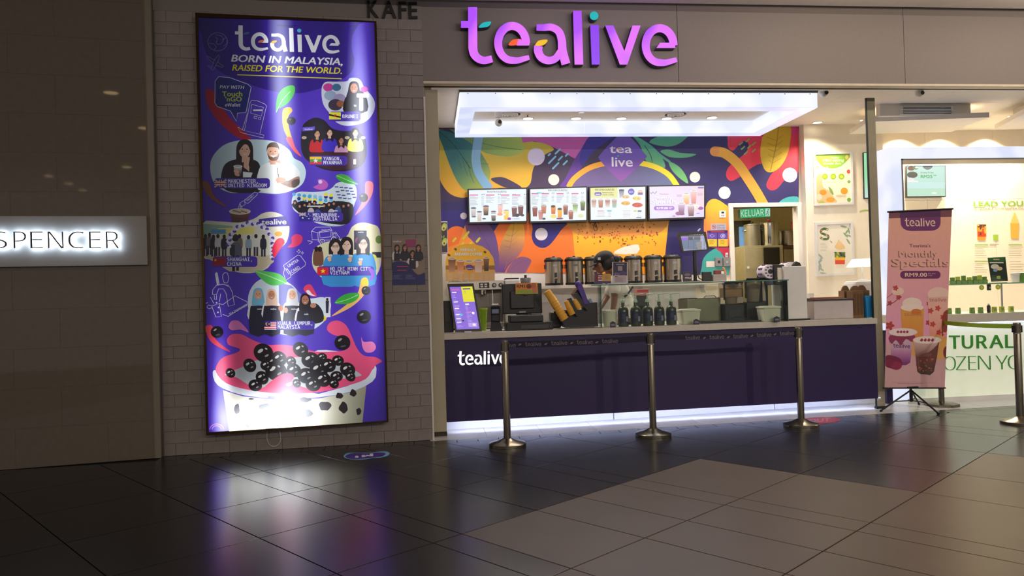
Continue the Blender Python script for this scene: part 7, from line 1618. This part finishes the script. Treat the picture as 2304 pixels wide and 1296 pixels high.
# lettering and pictures printed on the far wall
PY2 = Plane(at(2150,470,YW-.004).x, YW-.004, 0); wt = on_plane('wall_lettering', 'green slogan and yogurt pictures printed on the far cream wall', 'wall graphic', PY2)
c = Canvas(PY2, [(2120,400),(2500,380),(2500,700),(2120,700)]); c.zoom(1950,440,4.319)
c.text('LEAD YOUR TASTE', 1040, 106, 860, 48, (128,178,60), slope=-.012, bold=.03); c.text('A SMART COMBINATIONS OF FLAVOURS', 1040, 138, 880, 15, (150,142,110), slope=-.012, bold=.03)
def swirl(x, y, w, h, col, cupc):
    for k, f in enumerate((1,.8,.55,.3)): c.ell(x, y-h*.18*k, w*.5*f, h*.16, col)
    c.poly([(x-w*.5,y),(x+w*.5,y),(x+w*.42,y+h),(x-w*.42,y+h)], cupc)
swirl(1115,285,90,150,(236,234,214),(226,150,50)); c.rect(1078,280,1160,310,(90,50,36)); c.rect(1080,350,1160,400,(206,60,30)); 
for i in range(12): c.ell(1085+(i*23)%70, 290+(i*19)%100, 10, 7, ((240,190,60),(90,60,40),(210,70,40))[i%3])
swirl(1253,380,52,56,(236,238,216),(160,196,60)); swirl(1437,270,84,150,(240,200,110),(226,176,70)); swirl(1640,300,84,130,(236,234,214),(200,120,150))
for x, y in ((1050,480),(1380,480),(1050,640)): c.rect(x, y-6, x+130, y+6, (160,190,100)); lines(c, x, y+35, 130, 4, 22, (190,180,150), 5)
lines(c, 1390, 640, 140, 9, 26, (190,180,150), 5); lines(c, 1195, 472, 90, 2, 9, (150,140,120), 5)
wt_o = c.build('printed_vinyl', attr_mat('print_board'), wt)
PL2 = Plane(at(1945,490,CY-.003).x, CY-.003, 0); w2_ = on_plane('leaf_decal', 'pale green leaf stem printed on cream wall beside the framed posters', 'wall graphic', PL2); c = Canvas(PL2, [(1930,460),(1975,460),(1975,570),(1930,570)]); c.zoom(1630,450,4.18); c.line([(1270,110),(1320,96),(1390,100)], 12, (170,206,90), 3); c.line([(1380,440),(1400,430)], 14, (130,150,90)); c.build('printed_vinyl', attr_mat('print_board'), w2_)
# white lit portal frame
PX_ = 9.3
a0, a1 = at(2010,600,PX_).x, at(2036,600,PX_).x; zt_ = at(2030,331,PX_).z; zb2_ = at(2060,357,PX_).z
pf = thing('portal_frame', 'white glowing portal frame standing round the yogurt shop counter', 'light frame', (a0, PX_, 0)); M_por = emi('portal_white', (240,243,255), 1.0, (222,228,250))
MB().box(0, a1-a0, 0, .32, .0, zt_, .004).build('upright', M_por, pf); MB().box(a1-a0+.002, a1-a0+4.2, 0, .32, zb2_, zt_, .004).build('cross_beam', M_por, pf); MB().box(a1-a0+4.2, 2*(a1-a0)+4.2, 0, .32, 0, zt_, .004).build('upright', M_por, pf)
MB().box(a1-a0+.001, a1-a0+.02, -.006, .33, 0, zb2_, .001).build('inner_trim', mat('rail_grey',(120,116,116),.4), pf); MB().box(a1-a0+.001, a1-a0+4.2, -.006, .33, zb2_-.02, zb2_, .001).build('inner_trim', mat('rail_grey',(120,116,116),.4), pf)
# counter with the big green letters
CYy = 9.08
q0 = at(2012,720,CYy).x; yc = thing('yogurt_counter', 'white lit counter with tall green capital letters and a pale worktop', 'counter', (q0, CYy, 0)); ztop = at(2200,705,CYy-.08).z
M_yw = mat('lit_panel', (226,226,206), .5, emit=(210,222,196), es=.42)
MB().box(.2, 4.2, 0, .03, .0, ztop-.12, .003).build('front_panel', M_yw, yc); MB().box(.14, 4.3, -.09, .62, ztop-.115, ztop, .006).build('worktop', M_top, yc); MB().box(.16, 4.2, .5, .55, 0, ztop-.12).build('back_panel', M_whitep, yc); MB().box(.15, 4.2, -.012, .0, 0, .06).build('plinth', M_whitep, yc); MB().box(.14, 4.2, -.075, -.045, ztop-.128, ztop-.116).build('light_strip', emi('kick_led',(200,208,255),4.5), yc)
PG = Plane(q0, CYy-.001, 0)
M_gl = mat('green_letter', (58,150,50), .4)
k_ = 4.319; X = lambda x: 1950+x/k_; Yv = lambda y: 700+y/k_
its = []
for i, (ch_, x0_, x1_) in enumerate((('N',480,610),('A',640,770),('T',800,905),('U',925,1030),('R',1065,1168),('A',1190,1325),('L',1345,1425))): its.append((ch_, X(x0_), X(x1_), Yv(236-(i-2)*1.5), Yv(366-(i-2)*2)))
lt = on_plane('counter_letters', 'tall green capital letters fixed on the lit counter front', 'sign', PG)
flat_letters(lt, PG, its, .014, M_gl, bold=.008); its = []
for i, (ch_, x0_, x1_) in enumerate((('F',520,600),('R',630,720),('O',752,862),('Z',868,965),('E',988,1062),('N',1082,1200),('Y',1255,1368),('O',1372,1500),('G',1530,1650),('U',1680,1780),('R',1810,1910),('T',1930,2040))): its.append((ch_, X(x0_), X(x1_), Yv(440-(i-2)*2.2), Yv(574-(i-2)*2.2)))
flat_letters(lt, PG, its, .014, M_gl, bold=-.018)
# glass shelf with tubs
gsz = at(2200,638,9.25).z; gx0_ = at(2060,637,9.25).x
gs = thing('glass_shelf', 'long glass shelf over the yogurt counter on thin posts', 'shelf', (gx0_, 9.25, ztop)); MB().box(0, 3.6, -.14, .14, gsz-ztop-.012, gsz-ztop).build('shelf_pane', M_glass, gs); MB().box(0, 3.6, -.146, -.141, gsz-ztop-.014, gsz-ztop+.002).build('pane_edge', mat('shelf_edge',(110,170,130),.2), gs)
for x in (.12, 1.3, 2.5): MB().lathe([(.012,.001),(.012,gsz-ztop-.013)], (x,0.09,0), 12).build('post', M_chrome, gs)
M_gtub = mat('green_tub', (96,140,60), .5); M_gtub2 = mat('yellow_green_tub', (166,186,70), .5)
sx_l = lambda u, y=9.2: at(u,630,y).x
for i, u in enumerate((2143,2155,2168,2181,2193,2204,2215)):
    t = thing('topping_pack', 'small green topping pack on the glass shelf, '+('half behind the banner','leftmost clear of the banner','third of the row','middle of the row','fifth of the row','just left of the black leaflet','touching the black leaflet')[i], 'pack', (sx_l(u), 9.2, gsz+.001), 0, 'topping packs on the glass shelf'); W_ = .034; MB().box(-W_, W_, -.02, .02, 0, .05, .004).build('box', M_gtub, t); MB().box(-W_*.8, W_*.8, -.015, .015, .05, .09+.01*(i%3), .006).build('lid_bag', M_gtub2 if i % 2 else M_gtub, t); MB().box(-W_*.9, W_*.9, -.022, -.019, .008, .04, .001).build('front_label', mat('pack_label',(120,150,90),.6), t)
PLf = Plane(sx_l(2245), 9.17, 0); lf_ = on_plane('leaflet_stand', 'black and green leaflet standing on the glass shelf', 'sign', PLf); Qf = [(2223,580),(2262,578),(2268,632),(2231,634)]
c = Canvas(PLf, Qf, (30,48,34)); c.zoom(1950,440,4.319); c.rect(1180,580,1340,640,(40,110,50)); c.rect(1230,625-14*.7,1230+60,625,(220,190,140)); c.rect(1195,645,1330,658,(220,224,206)); c.ell(1245,690,40,24,(226,220,196)); c.ell(1290,710,30,18,(226,206,160)); c.ell(1250,725,22,16,(130,170,200)); c.ell(1282,795,20,16,(190,190,70)); lines(c, 1215, 780, 140, 4, 14, (120,150,110), 4); c.build('printed_front', attr_mat('print_board'), lf_); MB().prism([PLf.pix(*q_) for q_ in Qf], .0004, .008).build('board', M_black, lf_); MB().box(PLf.pix(2232,633)[0], PLf.pix(2266,633)[0], -.0, .06, gsz+.001, gsz+.006).build('foot', M_black, lf_)
for i, (u, lab) in enumerate(((2284,'white lidded tub at the right end of the glass shelf'),(2302,'dark green lidded tub cut by the picture edge on the shelf'))):
    t = thing('lidded_tub', lab, 'tub', (sx_l(u,9.25), 9.25, gsz+.001)); MB().lathe([(.045,0),(.055,.1),(.06,.102),(.06,.125)], seg=20).build('body', M_whitep if i == 0 else M_gtub, t, True); MB().lathe([(.058,.126),(.03,.132)], seg=20).build('lid', M_whitep, t, True)
for i, u in enumerate((2138,2158,2190,2209,2240,2257,2278)):
    t = thing('price_block', ('dark','yellow')[i>3]+' green price block on the yogurt counter, '+('nearest the banner','second from the banner','third from the banner','left of the dark bottle','just right of the dark bottle','second right of the dark bottle','farthest right')[i], 'tag', (at(u,690,9.04).x, 9.06, ztop+.001), 0, 'price blocks on the yogurt counter'); MB().prism([(-.03,0),(.03,0),(.024,.075),(-.024,.075)], -.012, .02).build('block', M_gtub if i < 4 else M_gtub2, t); MB().box(-.018, .018, -.0135, -.011, .02, .055).build('print', mat('pack_label',(120,150,90),.6), t)
t = thing('squeeze_bottle', 'small dark bottle standing among the green price blocks', 'bottle', (at(2227,690,9.05).x, 9.07, ztop+.001)); MB().lathe([(.022,0),(.022,.085),(.012,.1)], seg=16).build('body', mat('bottle_dark',(30,36,34),.3), t, True); MB().lathe([(.013,.1),(.013,.12)], seg=12).build('cap', M_whitep, t, True)
for u, m, lab in ((2208,M_gtub2,'round green hanging token under the glass shelf, left one'),(2245,M_gtub2,'round green hanging token under the glass shelf, right one'),(2225,M_black,'small black hook box under the glass shelf')):
    t = thing('shelf_token', lab, 'tag', (sx_l(u,9.12), 9.12, gsz-.013)); 
    if m is M_black: MB().box(-.02, .02, -.01, .02, -.08, 0, .003).build('box', m, t); MB().box(-.012, .012, -.013, -.009, -.06, -.03).build('face', M_sock, t)
    else: MB().lathe([(.034,-.004),(.034,.004)], (0,0,-.04), 20, 'Y').build('disc', m, t); MB().lathe([(.02,-.006),(.02,-.003)], (0,0,-.04), 16, 'Y').build('disc_face', mat('token_face',(196,206,110),.5), t)
# ceiling fittings of the yogurt shop
def slab_px(name, lab, A, B, Cc, D, th):
    """hanging ceiling slab: front left, front right, back right, back left seen on its underside"""
    zs = CEIL-.22; P = [gnd(u, v, zs) for u, v in (A, B, Cc, D)]; cx = sum(p.x for p in P)/4; cy = sum(p.y for p in P)/4
    t = thing(name, lab, 'ceiling panel', (cx, cy, zs)); MB().slab([(p.x-cx, p.y-cy) for p in P], 0, th).build('panel', M_ceil, t); MB().box(-.3, .3, -.2, .2, th, .219).build('hanger_box', M_ceil, t); return t
slab_px('ceiling_raft', 'flat white raft hung under the ceiling below the louvred grille', (1953,274), (2226,264), (2140,297), (1912,302), .07); slab_px('ceiling_raft', 'second white ceiling raft cut by the right picture edge', (2304,256), (2480,249), (2380,288), (2238,291), .07)
gq = span(2030, 2143, 239, 256, 9.6); PV_ = at(2086,247,9.6)
vt = thing('louvre_grille', 'black slotted white air grille under the yogurt shop ceiling', 'air vent', (PV_.x, 9.6, gq[2])); W_ = (gq[1]-gq[0])/2; hh = gq[3]-gq[2]
MB().box(-W_-.3, W_+.3, .03, .12, -.02, CEIL-gq[2]-.001).build('duct_face', M_ceil, vt); MB().box(-W_, W_, .012, .03, 0, hh).build('dark_core', M_dark, vt)
for k in range(6): MB().box(-W_-.01, W_+.01, -.01, .028, k*hh/5-.005, k*hh/5+.006, .001, ((0,.01,k*hh/5),'X',.3)).build('louvre', M_whitep, vt)
for s_ in (-1,1): MB().box(s_*W_-.012, s_*W_+.012, -.004, .03, -.005, hh+.005).build('frame_end', M_whitep, vt)
